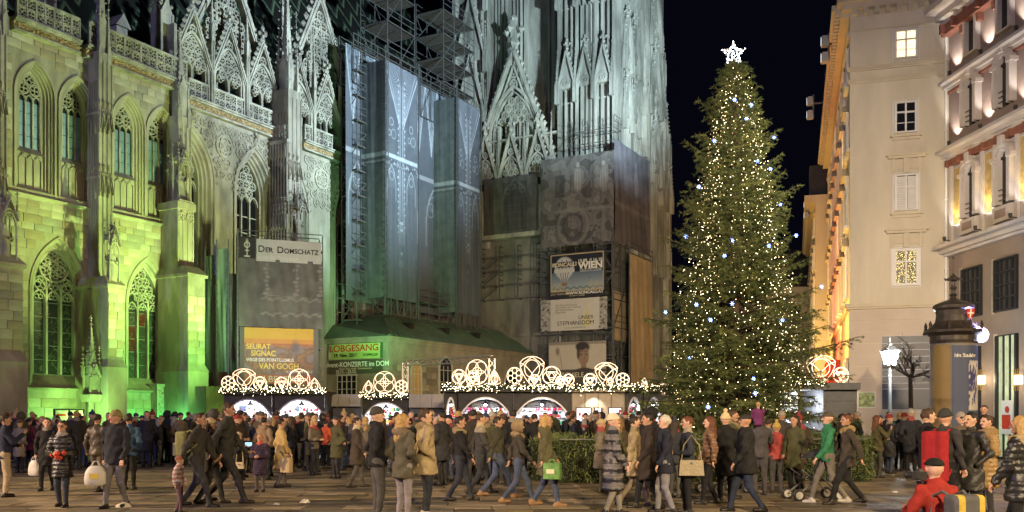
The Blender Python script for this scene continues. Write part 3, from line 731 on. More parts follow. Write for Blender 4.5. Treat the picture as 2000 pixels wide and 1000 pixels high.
def facade_print(w, h, seed, base=(.085, .098, .125), lite=(.40, .45, .54), dark=(.04, .045, .06)):
    """the facade drawn on a mesh: blind gable on top, buttress spire in the middle, arch below"""
    r = Ras(w, h, base); r.asp = w/h*1.0; a = r.asp
    r.noise(6, .35, seed)
    zt = .985
    r.mask(((r.Z > .78) & (np.abs(r.X - .5) > (r.Z - .66)*1.3)).astype(float)*.0, dark)
    for k in range(60):                                      # fan of tiles left and right of the gable
        x = k/60; r.seg(x, 1.0, .5 + (x - .5)*.15, .76, .0013, lite, .32 if k % 2 else .16)
    for sx in (-1, 1):
        r.seg(.5 + sx*.5, zt, .5 + sx*.05, .74, .004, lite, .8); r.seg(.5 + sx*.42, zt, .5 + sx*.03, .75, .002, lite, .5)
    r.seg(.5, 1, .5, .18, .012*a*4, tuple(c*.9 for c in base), .9)
    for dx in (-.07, -.03, .03, .07): r.seg(.5 + dx, .92, .5 + dx, .30, .0022, lite, .75)
    for i in range(26):
        z = .94 - i*.026; r.disc(.5 - .1 + .02*(i % 2), z, .006, .005, lite, .7); r.disc(.5 + .1 - .02*(i % 2), z, .006, .005, lite, .7)
    r.rect(0, 1, .595, .612, lite, .75); r.rect(0, 1, .56, .59, dark, .5)
    rs = np.random.RandomState(seed)
    for i in range(50): r.disc(rs.rand(), .565 + .022*rs.rand(), .004, .004, lite, .5)
    for cx in (.2, .8):
        for q in range(3): r.ringm(cx + (q-1)*.06, .70 + .05*(q == 1), .012 + .004*q, .0022, lite, .6)
        r.poly([(cx - .13, .42), (cx - .13, .49), (cx - .07, .54), (cx, .565)], .003, lite, .6); r.poly([(cx + .13, .42), (cx + .13, .49), (cx + .07, .54), (cx, .565)], .003, lite, .6)
        r.ringm(cx, .52, .018, .0025, lite, .5); r.rect(cx - .1, cx + .1, .22, .47, dark, .45)
        r.seg(cx, .22, cx, .47, .002, lite, .35)
    for i in range(5): r.seg(.42 + .04*i, .32, .42 + .04*i + .02, .24, .003, lite, .5)
    for z, q in ((.33, .035), (.30, .025), (.20, .02)): r.disc(.5, z, q*.6, .007, lite, .9)
    r.rect(.43, .57, .14, .17, lite, .25)
    f = np.clip((r.Z - .05)/.5, 0.35, 1)[..., None]; r.a = r.a*f + np.array(base)*(1-f)      # the print fades to plain cloth lower down
    return r.a
def folds(amp, n, ph=0.0):
    return lambda gx, gz: amp*(np.sin(gx*n*6.28 + ph + 1.5*np.sin(gz*5)) + .5*np.sin(gx*n*15 + gz*7 + ph))
def scaffold(mb, pl, x0, x1, y0, y1, z0, z1, nx, nz, r=.03, ny=1, diag=True, rails=True, decks=True):
    r *= .78; xs = [x0 + (x1-x0)*i/nx for i in range(nx+1)]; ys = [y0 + (y1-y0)*i/ny for i in range(ny+1)]; zs = [z0 + (z1-z0)*i/nz for i in range(nz+1)]
    for x in xs:
        for y in ys: mb.bar((x, y, z0), (x, y, z1 + (.9 if rails else 0)), 2*r)
    for i, z in enumerate(zs):
        for y in ys:
            mb.bar((x0, y, z), (x1, y, z), 2*r)
            if rails and i: mb.bar((x0, y, z + .5), (x1, y, z + .5), 1.6*r); mb.bar((x0, y, z + .95), (x1, y, z + .95), 1.6*r)
        for x in xs: mb.bar((x, y0, z), (x, y1, z), 2*r)
        if decks and i and pl is not None:
            pl.box(x0 + .02, x1 - .02, y0 + .05, y1 - .05, z + .04, z + .09)
        if diag and i:
            for k in range(nx):
                if (k + i) % 2: mb.bar((xs[k], y0, zs[i-1]), (xs[k+1], y0, z), 1.6*r)
                else: mb.bar((xs[k+1], y1, zs[i-1]), (xs[k], y1, z), 1.6*r)
            if ny == 1: mb.bar((x0, y0 if i % 2 else y1, zs[i-1]), (x0, y1 if i % 2 else y0, z), 1.6*r)

# ---------------------------------------------------------------- wrapped buttress scaffolds of the nave
def wrap_box(x0, x1, y0, y1, z0, z1, label, seed):
    o = empty('scaffold_wrap', loc(x0, y0, z0), ROT, label, 'scaffold', 'mesh wrapped scaffolds on the nave')
    w, h, d = x1 - x0, z1 - z0, y1 - y0
    raster_sheet('printed_sheet', facade_print(90, 300, seed), (0, 0, 0), (w, 0, 0), (0, 0, h), CLOTH_PRINT, o, folds(.012, 3, seed))
    r = Ras(24, 220, (.085, .098, .105)); r.noise(4, .35, seed)
    r.rect(0, 1, .596, .612, (.28, .31, .33), .8); r.rect(0, 1, .565, .592, (.06, .065, .07), .6)
    for i in range(14): r.disc((i + .5)/14, .578, .04, .006, (.22, .24, .25), .8)
    r.a *= (1 + .10*np.sin(r.X*60))[..., None]
    raster_sheet('side_sheet', r.a, (0, d, 0), (0, -d, 0), (0, 0, h), CLOTH_PRINT, o, folds(.012, 2, seed))
    f = MB()
    for x in (-.08, w + .04): f.bar((x, -.1, -1.2), (x, -.1, h + .9), .07)
    n = int(h/.5)
    for i in range(n):                                    # ladder frame on the near corner
        z = h*i/n; f.bar((-.08, -.1, z), (.16, -.14, z), .04); f.bar((-.08, -.1, z), (-.08, .16, z), .04)
    f.bar((.16, -.14, -1.2), (.16, -.14, h), .05); f.bar((-.05, d, -1.0), (-.05, d, h + .9), .06)
    for i in range(6):
        x = w*i/5; f.bar((x, .05, -1.2), (x, .05, .1), .06); f.bar((x, .05, -1.2), (x + w/5 if i < 5 else x, .05, 0), .04)
    f.bar((0, .05, -1.1), (w, .05, -1.1), .06); f.bar((0, .05, 0), (w, .05, 0), .06)
    f.build('frame', STEEL, o)
    return o
WA = (W(752, -3.5), W(815, -3.5)); WB = (W(891, -3.5), W(937, -3.5))
wrap_box(WA[0], WA[1], -3.5, -1.5, 9.75, 25.75, 'printed mesh wrapped scaffold tower nearer the treasury banner', 3)
wrap_box(WB[0], WB[1], -3.5, -1.4, 9.6, 25.85, 'printed mesh wrapped scaffold tower nearer the bell tower', 5)
bo = empty('scaffold_wrap', loc(WA[0], -1.45, 9.5), ROT, 'recessed printed mesh sheet hanging between the two wrapped scaffold towers', 'scaffold', 'mesh wrapped scaffolds on the nave')
bw_, bh_ = WB[0] + 3.6 - WA[0] + 1.6, 17.2
r = Ras(220, 260, (.085, .098, .125)); r.noise(10, .35, 9); r.asp = bw_/bh_
for k in range(9):
    cx = (k + .5)/9
    for i in range(9): r.seg(cx - .05 + .0125*i, 1.0, cx, .72, .002, (.32, .37, .45), .5)
    r.seg(cx - .055, 1, cx, .70, .004, (.34, .38, .44), .9); r.seg(cx + .055, 1, cx, .70, .004, (.34, .38, .44), .9)
r.rect(0, 1, .58, .60, (.30, .33, .38), .7)
for k in range(5):
    cx = (k + .42)/4.6; P = [(cx - .07, .3), (cx - .07, .42), (cx - .045, .5), (cx, .555)]; Q = [(2*cx - p[0], p[1]) for p in P]
    r.poly(P, .005, (.30, .33, .37), .8); r.poly(Q, .005, (.30, .33, .37), .8); r.rect(cx - .05, cx + .05, .25, .45, (.05, .055, .07), .7)
    for q in range(3): r.ringm(cx + (q - 1)*.028, .46 + .03*(q == 1), .03, .003, (.30, .33, .37), .7)
f = np.clip((r.Z - .05)/.5, .35, 1)[..., None]; r.a = r.a*f + np.array((.11, .12, .13))*(1-f)
raster_sheet('printed_sheet', r.a, (-1.6, 0, 0), (bw_, 0, 0), (0, 0, bh_), CLOTH_PRINT, bo, folds(.012, 6))
# open scaffold on top of the wraps: two stair towers and guard rails
def scaffold_thing(label, x0, x1, y0, y1, z0, z1, nx, nz, r=.035, ny=1, group='open tube scaffolds on the cathedral'):
    o = empty('scaffold', loc(x0, y0, z0), ROT, label, 'scaffold', group); m = MB(); p = MB()
    scaffold(m, p, 0, x1-x0, 0, y1-y0, 0, z1-z0, nx, nz, r, ny)
    m.build('tube_frame', STEEL, o)
    q = MB(); 
    dk = (z1-z0)/nz
    for i in range(1, nz + 1):
        q = MB(); q.box(.02, x1-x0-.02, .05, y1-y0-.05, dk*i + .04, dk*i + .10); q.build('deck', PLANK, o)
    return o
scaffold_thing('open tube scaffold tower rising above the wrapped scaffold beside the gables', W(752, -1), W(752, -1) + 3.4, -1.2, 1.2, 25.4, 39.4, 2, 6, ny=1)
scaffold_thing('lower open tube scaffold tower against the bell tower buttress', W(862, -1.2), W(862, -1.2) + 4.6, -1.4, 1.2, 26.0, 33.5, 3, 4, ny=1)
scaffold_thing('long row of scaffold guard rails along the top of the wraps', W(690, -1.6), W(930, -1.6), -1.6, -.4, 24.2, 26.6, 12, 1)
scaffold_thing('narrow tube scaffold between the second gable and the wrapped scaffold', W(672, -.8), W(704, -.8), -1.9, -.6, 6.5, 25.0, 1, 11, .03)
scaffold_thing('low scaffold frames standing on the green chapel roof', W(752, -3.0), W(930, -3.0), -3.0, -1.4, 8.6, 10.0, 9, 1)

# ================================================================ bell tower
BT = empty('bell_tower', loc(43.3, -6, 0), ROT, 'soaring pale gothic bell tower with ribbed buttresses and an openwork gable', 'tower')
BTO = Vector((43.3, -6, 0))
def tower_part(mb, name, m, parent=None, face='W'):
    """W: x is the distance out along the west face, y the depth into it; S: x along the south face"""
    if face == 'W': mb.xform(Matrix(((0, 1, 0, 0), (-1, 0, 0, 6), (0, 0, 1, 0), (0, 0, 0, 1))))
    elif face == 'S': mb.xform(Matrix(((1, 0, 0, -43.3), (0, 1, 0, 6), (0, 0, 1, 0), (0, 0, 0, 1))))
    return mb.build(name, m, BT if parent is None else parent)
ZT = 43.0
TSTONE = mat('tower_limestone', (0.15, 0.15, 0.13), 0.9, 0.3, 0.7, 0.6, 9, col2=(0.44, 0.435, 0.39), streak=0.2, lo=.36, hi=.64)
def ribs(mb, x0, x1, y, z0, z1, n, r=.09, gz=(), deep=.1):
    for i in range(n + 1):
        x = x0 + (x1-x0)*i/n; rr = r*(1.5 if i % 3 == 0 else 1)
        mb.box(x - rr*.55, x + rr*.55, y - rr*1.5, y + .05, z0, z1); mb.box(x - rr*.22, x + rr*.22, y - rr*2.1, y - rr*1.4, z0, z1)
    for z in gz:
        m = max(1, n // 3)
        for i in range(m):
            a, b = x0 + (x1-x0)*i/m, x0 + (x1-x0)*(i+1)/m
            gable(mb, a + .02, b - .02, z, (a+b)/2, z + (b-a)*1.9, y - r*3.3 - .22, y - r*2.2, .15, 7, .14, .9)
            mb.prism([(a + .06, z), (b - .06, z), ((a+b)/2, z + (b-a)*1.8)], y - r*3.3 - .02, y)
            mb.strip(arch((a+b)/2, (b-a)/2 - .12, z - .7, z - .25, .6, 0, 6), .12, y - r*3.3 - .1, y - r*2)
            foil(mb, (a+b)/2, z + .42, .26, y - r*3.3 - .12, y - r*3.2, 3, .07, True, 8)
            pinnacle(mb, a, y - r*3.3 - .12, z - 1.2, .3, 1.6, 2.6, 7)
        pinnacle(mb, x1, y - r*3.3 - .12, z - 1.2, .3, 1.6, 2.6, 7)
        mb.box(x0 - .1, x1 + .1, y - .18, y + .1, z - 1.1, z - .95)
core = MB(); core.box(1.0, 12.2, .9, 12, 0, ZT); core.box(-2.4, 1.2, .3, 9, 16, ZT); tower_part(core, 'core', TSTONE)
lb = MB(); lb.box(-1.8, 1.2, -.6, 2.5, 16, ZT); lb.box(1.2, 2.6, -.1, 2.5, 16, ZT); lb.box(2.6, 3.7, .5, 2.5, 16, ZT)
ribs(lb, -1.8, 1.2, -.6, 20, ZT, 5, .17, (27.0, 32.0, 37.2)); ribs(lb, 1.25, 2.6, -.1, 20, ZT, 4, .08, (27.6,)); ribs(lb, 2.65, 3.75, .5, 20, ZT, 3, .08)
tower_part(lb, 'buttress', TSTONE)
# window recess
wr = MB()
for x in (4.35, 4.9, 5.5, 6.1): wr.tube([(x, 1.1, 18), (x, 1.1, ZT)], .12 if x != 5.5 else .09, 6)
wr.box(3.9, 4.25, .6, 1.5, 16, ZT); tower_part(wr, 'mullions', TSTONE)
wv = MB(); wv.box(4.2, 6.4, 1.15, 1.3, 17, ZT); tower_part(wv, 'window_glass', VOID)
rw = MB(); rw.box(6.3, 8.2, .5, 3, 16, ZT); rw.box(7.3, 8.3, -.2, 3, 16, ZT); ribs(rw, 6.45, 7.25, .5, 20, ZT, 2, .1); ribs(rw, 7.35, 8.1, -.2, 20, ZT, 2, .08, (26.4,)); tower_part(rw, 'reveal', TSTONE)
rb = MB(); rb.box(8.1, 12.95, -.9, 6, 0, ZT); ribs(rb, 8.15, 12.9, -.9, 20, ZT, 9, .19, (28.0, 35.6)); ribs(rb, 10.2, 11.4, -1.2, 20, 34.4, 3, .12)
rb.box(10.1, 11.5, -1.2, -.8, 16, 33.8); tower_part(rb, 'buttress', TSTONE)
# the great openwork gable before the window
gg = MB(); gx0, gx1, gxa, gza, gz0 = -.5, 8.1, 3.95, 32.5, 21.6
gable(gg, gx0, gx1, gz0, gxa, gza - .4, -1.5, -1.0, .36, 20, .2, 2.6)
gable(gg, gx0 + .55, gx1 - .55, gz0, gxa, gza - 1.7, -1.4, -1.1, .16, 2, .02, 0)
gg.strip(arch(gxa, 2.2, 22, 25.2, 2.3, 0, 10), .22, -1.45, -1.05); gg.strip(arch(gxa, 1.85, 22, 25.2, 2.3, 0, 10), .12, -1.4, -1.1)
fill_foils(gg, lambda x, z: in_arch(x, z, gxa, 1.85, 22, 25.2, 2.3, 0) and z > 26, gxa - 2, gxa + 2, 26, 30, .30, -1.38, -1.15, 4, .08, 1)
for x in (-1.3, -.65, 0, .65, 1.3): gg.box(gxa + x - .07, gxa + x + .07, -1.4, -1.15, 22, 26.2 - abs(x)*.2)
for zz in (29.3, 30.1): foil(gg, gxa, zz, .34, -1.38, -1.15, 3, .07, True, 8)
for sx in (-1, 1): foil(gg, gxa + sx*2.45, 25.6, .34, -1.4, -1.15, 3, .07, True, 8); foil(gg, gxa + sx*2.9, 24.4, .4, -1.4, -1.15, 3, .07, True, 8)
for xs in (gxa - 2.55, gxa - .1, gxa + 2.4):
    gable(gg, xs - 1.2, xs + 1.2, 21.4, xs, 25.2, -1.75, -1.5, .2, 8, .15, 1.1); gg.strip(arch(xs, .95, 20.6, 21.6, 1.0, 0, 8), .13, -1.7, -1.5)
    fill_foils(gg, lambda x, z: in_arch(x, z, xs, .95, 20, 21.6, 1.0, 0), xs - 1, xs + 1, 21.2, 24, .25, -1.68, -1.52, 4, .06, 1)
    foil(gg, xs, 23.6, .25, -1.68, -1.52, 3, .06)
    for sx in (-1, 1): pinnacle(gg, xs + sx*1.22, -1.6, 20.4, .28, 2.2, 3.6, 9)
gg.box(-.8, 8.3, -1.7, -.9, 16.5, 20.6)
gg.box(gxa - 4.3, gxa + 4.2, -1.6, -1.2, 24.6, 24.75)
tower_part(gg, 'openwork_gable', STONE2)
# south side: set-back masses with pinnacles
SY = -12.95
sf = MB()
for x0, x1, y, zt, n in ((42.4, 45.6, SY, ZT, 9), (45.9, 48.4, SY + .9, ZT, 6), (48.7, 51.0, SY + .1, 41.0, 6), (51.3, 52.8, SY + .9, 35.0, 3), (53.0, 54.2, SY + .3, 27.5, 3)):
    sf.box(x0, x1, y, y + 5, 0, zt); ribs(sf, x0, x1, y, 14, zt - .5, max(3, n*2//3), .18, [z for z in ((25.5, 30.2, 36.0) if x0 < 48 else (22.6, 28.4, 34.2) if x0 < 51 else (21.0, 26.0, 31.0)) if z < zt - 2])
    for xx in (x0 + .3, x1 - .3): pinnacle(sf, xx, y + .2, zt - 1.5, .5, 1.2, 3.6, 8)
tower_part(sf, 'buttress', TSTONE, face='S')
for x, y, z, h in ((54.5, SY + .3, 17.5, 4.2), (55.3, SY + 1.2, 13.5, 4.0), (56.0, SY + 1.6, 9.5, 3.6), (47.6, SY + .2, 24, 6.0), (44.0, SY - .3, 30, 5.5), (45.7, SY - .1, 24, 5.5), (48.5, SY - .1, 27, 6), (51.1, SY - .2, 23.5, 5), (51.2, SY - .2, 31.5, 4.5), (52.9, SY - .1, 25.5, 4.5), (45.8, SY, 33.5, 5.0)) + tuple((xx, SY + .1, z_, 3.4) for xx, zz_ in ((51.2, (26.5, 30, 34, 38)), (53.0, (22.5, 26.8, 31)), (54.4, (14.5, 20, 24.2))) for z_ in zz_):
    p = MB(); p.box(x-.4, x+.4, y-.3, y+1.5, 0 if x > 54 and z < 18 else z - 2.2 if x > 50 else max(23.2, z - 3.5), z); pinnacle(p, x, y, z, .6, 2.0, h, 9); tower_part(p, 'pinnacle', STONE2, face='S')

# ---------------------------------------------------------------- wraps, posters and scaffold on the tower foot
XW = 40.4                                                   # plane of the west scaffold front
def VW(px, x=XW): return V(px, x)
def west_sheet(name, label, cat, pxa, pxb, pya, pyb, img, x=XW, m=CLOTH_PRINT, fold=.03, group=None, thick=True):
    ya, yb = V(pxa, x), V(pxb, x)
    def zz(px, py): k = (px-1000)/F; Y = (OX*UX + OY*UY + x)/(k*UX + UY); return CZ + (HZ-py)/F*Y
    z1 = zz((pxa+pxb)/2, pya); z0 = zz((pxa+pxb)/2, pyb)
    o = empty(name, loc(x, ya, z0), ROT, label, cat, group)
    raster_sheet('printed_sheet', img, (0, 0, 0), (0, yb-ya, 0), (0, 0, z1-z0), m, o, folds(fold, 3, pxa) if fold else None)
    return o, abs(yb-ya), z1-z0
r = Ras(110, 130, (.085, .083, .082)); r.noise(6, .5, 21)
r.rect(.36, .8, .05, .9, (.05, .05, .05), .8)
for i in range(5): r.seg(.40 + .09*i, .05, .40 + .09*i, .62, .006, (.12, .12, .12), .6)
for i in range(5): r.seg(.36, .1 + .13*i, .8, .1 + .13*i, .005, (.12, .12, .12), .6)
for k in range(4): r.ringm(.45 + .09*k, .74 + (.08 if k in (1, 2) else 0), .045, .008, (.16, .16, .16), .7)
r.poly([(.36, .6), (.40, .78), (.58, .95), (.76, .78), (.8, .6)], .012, (.15, .15, .15), .7); r.seg(.2, .95, .2, 0, .012, (.14, .14, .14), .6)
west_sheet('scaffold_wrap', 'dark mesh sheet printed with a gothic window below the openwork gable', 'scaffold sheet', 946, 1050, 345, 455, r.a, 41.35)
r = Ras(170, 210, (.13, .128, .125)); r.noise(7, .9, 33); nz = r.nz.copy()
for i in range(11): r.seg(.1*i + .02, 1, .1*i + .02, 0, .006, (.06, .06, .06), .6)
r.mask((nz > .18).astype(float), (.045, .045, .045), .75); r.mask((nz < -.22).astype(float), (.22, .22, .21), .6)
for cx, cz in ((.52, .72), (.86, .7)):                         # a draped saint under a canopy
    r.disc(cx, cz, .07, .16, (.28, .275, .26), .75, .4); r.disc(cx, cz + .17, .03, .035, (.3, .29, .27), .8, .4)
    for i in range(4): r.seg(cx - .05 + .03*i, cz + .1, cx - .06 + .035*i, cz - .15, .006, (.1, .1, .1), .6)
r.ringm(.45, .22, .2, .03, (.2, .195, .18), .6); r.ringm(.45, .22, .13, .02, (.05, .05, .05), .7); r.rect(.2, .95, .37, .41, (.2, .2, .19), .6)
r.rect(.2, .34, .55, .8, (.03, .03, .035), .5)
west_sheet('scaffold_wrap', 'grey mesh sheet printed with a stone saint and arches above the circus poster', 'scaffold sheet', 1056, 1199, 303, 478, r.a)
# south facing printed sheet
SX0 = XW; ysf = V(1199, XW)
sw = W(1268, ysf) - SX0
r = Ras(90, 210, (.15, .145, .17)); r.noise(5, .6, 44)  # the mauve tone is part of the printed colour
for i in range(7): r.seg(.15*i + .03, 1, .15*i + .03, 0, .006, (.08, .08, .1), .6)
r.disc(.6, .68, .09, .17, (.27, .26, .3), .8, .4); r.disc(.6, .86, .04, .04, (.27, .26, .3), .8, .4)
for i in range(4): r.seg(.54 + .04*i, .8, .52 + .05*i, .54, .006, (.1, .1, .12), .6)
r.rect(0, 1, .36, .40, (.25, .24, .28), .5); r.rect(.1, .9, 0, .33, (.11, .105, .12), .5)
so = empty('scaffold_wrap', loc(SX0, ysf - .05, 15.2), ROT, 'mauve mesh sheet printed with a saint on the side facing the tree', 'scaffold sheet')
raster_sheet('printed_sheet', r.a, (0, 0, 0), (sw, 0, 0), (0, 0, 7.8), CLOTH_PRINT, so, folds(.03, 3))
so = empty('scaffold_wrap', loc(W(1231, ysf - .8), ysf - .8, 2.0), ROT, 'tall tan mesh sheet hanging on the tower scaffold beside the tree', 'scaffold sheet')
r = Ras(60, 160, (.42, .34, .225)); r.noise(4, .25, 51); r.seg(.3, 1, .3, 0, .006, (.3, .25, .17), .4)
for i in range(1, 5): r.seg(0, i/5, 1, i/5, .003, (.30, .24, .16), .6)
raster_sheet('sheet', r.a, (0, 0, 0), (W(1275, ysf - .8) - W(1231, ysf - .8), 0, 0), (0, 0, 12.3), CLOTH_PRINT, so, folds(.03, 2))
m = MB(); w_ = W(1275, ysf - .8) - W(1231, ysf - .8); h_ = 12.3
for x in (-.03, w_ + .03): m.bar((x, .05, -2), (x, .05, h_ + 1), .08)
for i in range(3): m.bar((0, .05, h_ + .1 + .4*i), (w_, .05, h_ + .1 + .4*i), .05)
m.build('frame', STEEL, so)
# tower foot masonry, seen in the gaps
tf = MB(); tf.box(-.6, 12.0, -.4, 2, 0, 17.5)
for z in (5.2, 8.4, 11.6): tf.box(-.7, 12.2, -.55, .2, z, z + .25)
for x in (.6, 2.6): tf.strip(arch(x, .5, 4, 8.6, .5, 0, 6), .14, -.6, -.3)
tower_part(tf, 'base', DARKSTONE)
def west_frame(label, pxa, pxb, z0, z1, x, d, ny, nz, r=.04):
    ya, yb = V(pxa, x), V(pxb, x)
    o = empty('scaffold', loc(x, ya, z0), ROT, label, 'scaffold', 'open tube scaffolds on the cathedral'); m = MB()
    scaffold(m, None, 0, d, 0, yb-ya, 0, z1-z0, 1, nz, r, ny, False, True, False)
    for i in range(nz): m.bar((0, 0, (z1-z0)*i/nz), (0, (yb-ya)/max(1, ny), (z1-z0)*(i+1)/nz), r*1.6)
    m.build('tube_frame', STEEL, o); return o
west_frame('tube scaffold with guard rails under the dark printed window sheet', 940, 1048, 11.5, 15.0, 42.2, 1.0, 3, 3)
west_frame('tube scaffold behind the three posters at the tower foot', 1056, 1196, 0.0, 14.4, XW + .12, 1.2, 4, 7)
west_frame('guard rails on top of the grey printed saint sheet', 1108, 1199, 22.9, 23.9, XW, 1.4, 3, 1, .03)
o = empty('scaffold', loc(XW, ysf, 0), ROT, 'tube scaffold stair with diagonal braces between posters and tan sheet', 'scaffold', 'open tube scaffolds on the cathedral')
m = MB(); scaffold(m, None, 0, W(1229, ysf) - SX0, 0, 1.4, 0, 15.0, 2, 7, .045, 1); m.build('tube_frame', STEEL, o)
n_ = MB(); n_.box(.1, W(1229, ysf) - SX0 - .1, .1, .14, 7.6, 11.4); n_.build('tan_panel', TAN, o)
n_ = MB(); n_.box(.1, W(1229, ysf) - SX0 - .1, .2, .24, 11.4, 15.2); n_.build('dark_panel', NET, o)
# posters on the west scaffold
XP = XW - .12
INK = mat('black_print', (0.012, 0.012, 0.012), .6, 0); WHITE_INK = mat('white_print', (.72, .70, .64), .6, 0); YELLOW_INK = mat('yellow_print', (.62, .48, .10), .6, 0); CREAM_INK = mat('cream_print', (.62, .55, .38), .6, 0)
RED_INK = mat('red_print', (.45, .04, .02), .6, 0); GREY_INK = mat('grey_print', (.22, .22, .21), .6, 0); ORANGE_INK = mat('orange_print', (.55, .16, .05), .6, 0)
def wtext(o, text, fx, fz, size, m, W_, H_, align='LEFT', sx=1.0, bold=0.0):
    lettering(text, size, m, o, (-.014, -fx*W_, fz*H_), (0, -1, 0), align=align, sx=sx, bold=bold)
r = Ras(150, 110, (.02, .022, .026)); r.asp = 1.3; r.noise(5, .3, 4)
r.rect(.03, .97, .14, .97, (.36, .30, .18)); r.rect(.055, .945, .165, .945, (.015, .018, .024))
for k in range(18): r.rect(.055, .945, .165 + .4*k/18, .165 + .4*(k+1)/18, (.30 - .012*k, .36 - .013*k, .38 - .011*k))
for k in range(26): r.disc(.08 + k*.034, .21 + .02*math.sin(k*1.9), .04, .03, (.10, .14, .13), .8, .5)
for k in range(14): r.ringm(.09 + .025*k if k < 7 else .73 + .03*(k-7), .20 + .05*(k % 3), .035, .008, (.42, .34, .18), .8)
r.disc(.28, .66, .235, .265, (.45, .46, .46)); 
for k in range(9): r.seg(.28 + (k-4)*.042, .86 - abs(k-4)*.02, .28 + (k-4)*.012, .38, .012, (.05, .075, .13) if k % 2 else (.5, .5, .48), .9)
r.rect(.10, .46, .56, .64, (.5, .49, .45)); r.rect(.14, .42, .67, .80, (.04, .045, .06)); r.rect(.235, .325, .26, .34, (.22, .14, .07)); r.seg(.23, .40, .25, .34, .006, (.3, .25, .15)); r.seg(.33, .40, .31, .34, .006, (.3, .25, .15))
r.disc(.72, .42, .012, .02, (.1, .1, .12)); r.rect(.55, .93, .55, .62, (.42, .45, .46))
o, W_, H_ = west_sheet('poster', 'dark circus poster with a striped hot air balloon on the scaffold', 'poster', 1072, 1183, 492, 580, r.a, XP, POSTER_PRINT, 0)
wtext(o, 'RONCALLI', .28, .70, .42, CREAM_INK, W_, H_, 'CENTER', 1.05, .012); wtext(o, '15.09. // 16.10.', .74, .76, .36, WHITE_INK, W_, H_, 'CENTER', 1, .008)
wtext(o, 'WIEN', .74, .62, .72, WHITE_INK, W_, H_, 'CENTER', 1.1, .03); wtext(o, 'RATHAUSPLATZ', .74, .565, .25, INK, W_, H_, 'CENTER', 1.15, .008)
wtext(o, 'JETZT TICKETS SICHERN!', .04, .07, .17, CREAM_INK, W_, H_); wtext(o, 'WWW.RONCALLI.AT', .96, .065, .30, WHITE_INK, W_, H_, 'RIGHT', 1.1, .008); wtext(o, 'HOTLINE 01 / 960 960', .5, .02, .14, CREAM_INK, W_, H_, 'CENTER')
r = Ras(120, 56, (.50, .48, .43)); r.asp = 2.1; r.noise(4, .12, 14)
for x0, x1 in ((0, .16), (.88, 1)):
    r.rect(x0, x1, 0, 1, (.30, .29, .26))
    rs = np.random.RandomState(3)
    for k in range(60): r.disc(x0 + (x1-x0)*rs.rand(), rs.rand(), .03 + .03*rs.rand(), .04, (.05, .05, .05) if k % 2 else (.42, .41, .38), .7, .5)
r.mask(((np.abs(r.X - .70) < (.78 - r.Z)*.09) & (r.Z < .78) & (r.Z > .12)).astype(float), (.56, .48, .16), .8)
o, W_, H_ = west_sheet('banner', 'pale cathedral fund banner with thin black capitals and a yellow spire', 'banner', 1056, 1186, 583, 645, r.a, XP, POSTER_PRINT, 0)
for i, t in enumerate(('Die Renovierung wird', 'vom Verein zur Erhaltung', 'des Stephansdoms', 'unterstützt')): wtext(o, t, .23, .78 - .075*i, .21, GREY_INK, W_, H_)
wtext(o, 'UNSER', .80, .34, .42, INK, W_, H_, 'RIGHT', 1.0); wtext(o, 'STEPHANSDOM', .81, .17, .45, INK, W_, H_, 'RIGHT', 1.0); wtext(o, 'www.stephansdom.at', .52, .06, .22, GREY_INK, W_, H_, 'CENTER')
r = Ras(120, 80, (.075, .07, .065)); r.asp = 1.5; r.noise(5, .4, 16)
r.rect(.0, 1, .36, 1, (.44, .39, .32)); r.rect(0, 1, .93, 1, (.10, .09, .08), .6)
r.disc(.60, .86, .20, .15, (.035, .03, .027), 1, .3); r.disc(.61, .66, .15, .24, (.25, .17, .12), 1, .15); r.disc(.57, .88, .17, .10, (.035, .03, .027), 1, .3); r.disc(.52, .72, .05, .16, (.035, .03, .027), .9, .4)
for x in (.57, .66): r.disc(x, .70, .035, .022, (.05, .04, .035), .9, .3); r.seg(x - .03, .76, x + .03, .77, .012, (.06, .045, .04), .8)
r.seg(.62, .68, .635, .58, .012, (.14, .09, .06), .8); r.disc(.62, .52, .045, .015, (.22, .06, .05), .9, .3); r.rect(.57, .66, .36, .46, (.22, .15, .11)); r.disc(.62, .28, .30, .13, (.05, .042, .04), 1, .2)
r.disc(.16, .78, .07, .12, (.13, .12, .10), .8, .5); r.seg(.2, .7, .24, .38, .012, (.14, .12, .10), .8)
o, W_, H_ = west_sheet('poster', 'brown exhibition poster with a blurred dark haired head above the stalls', 'poster', 1072, 1184, 667, 752, r.a, XP, POSTER_PRINT, 0)
wtext(o, 'SCHIELE / KLIMT', .62, .18, .55, CREAM_INK, W_, H_, 'CENTER', .95)
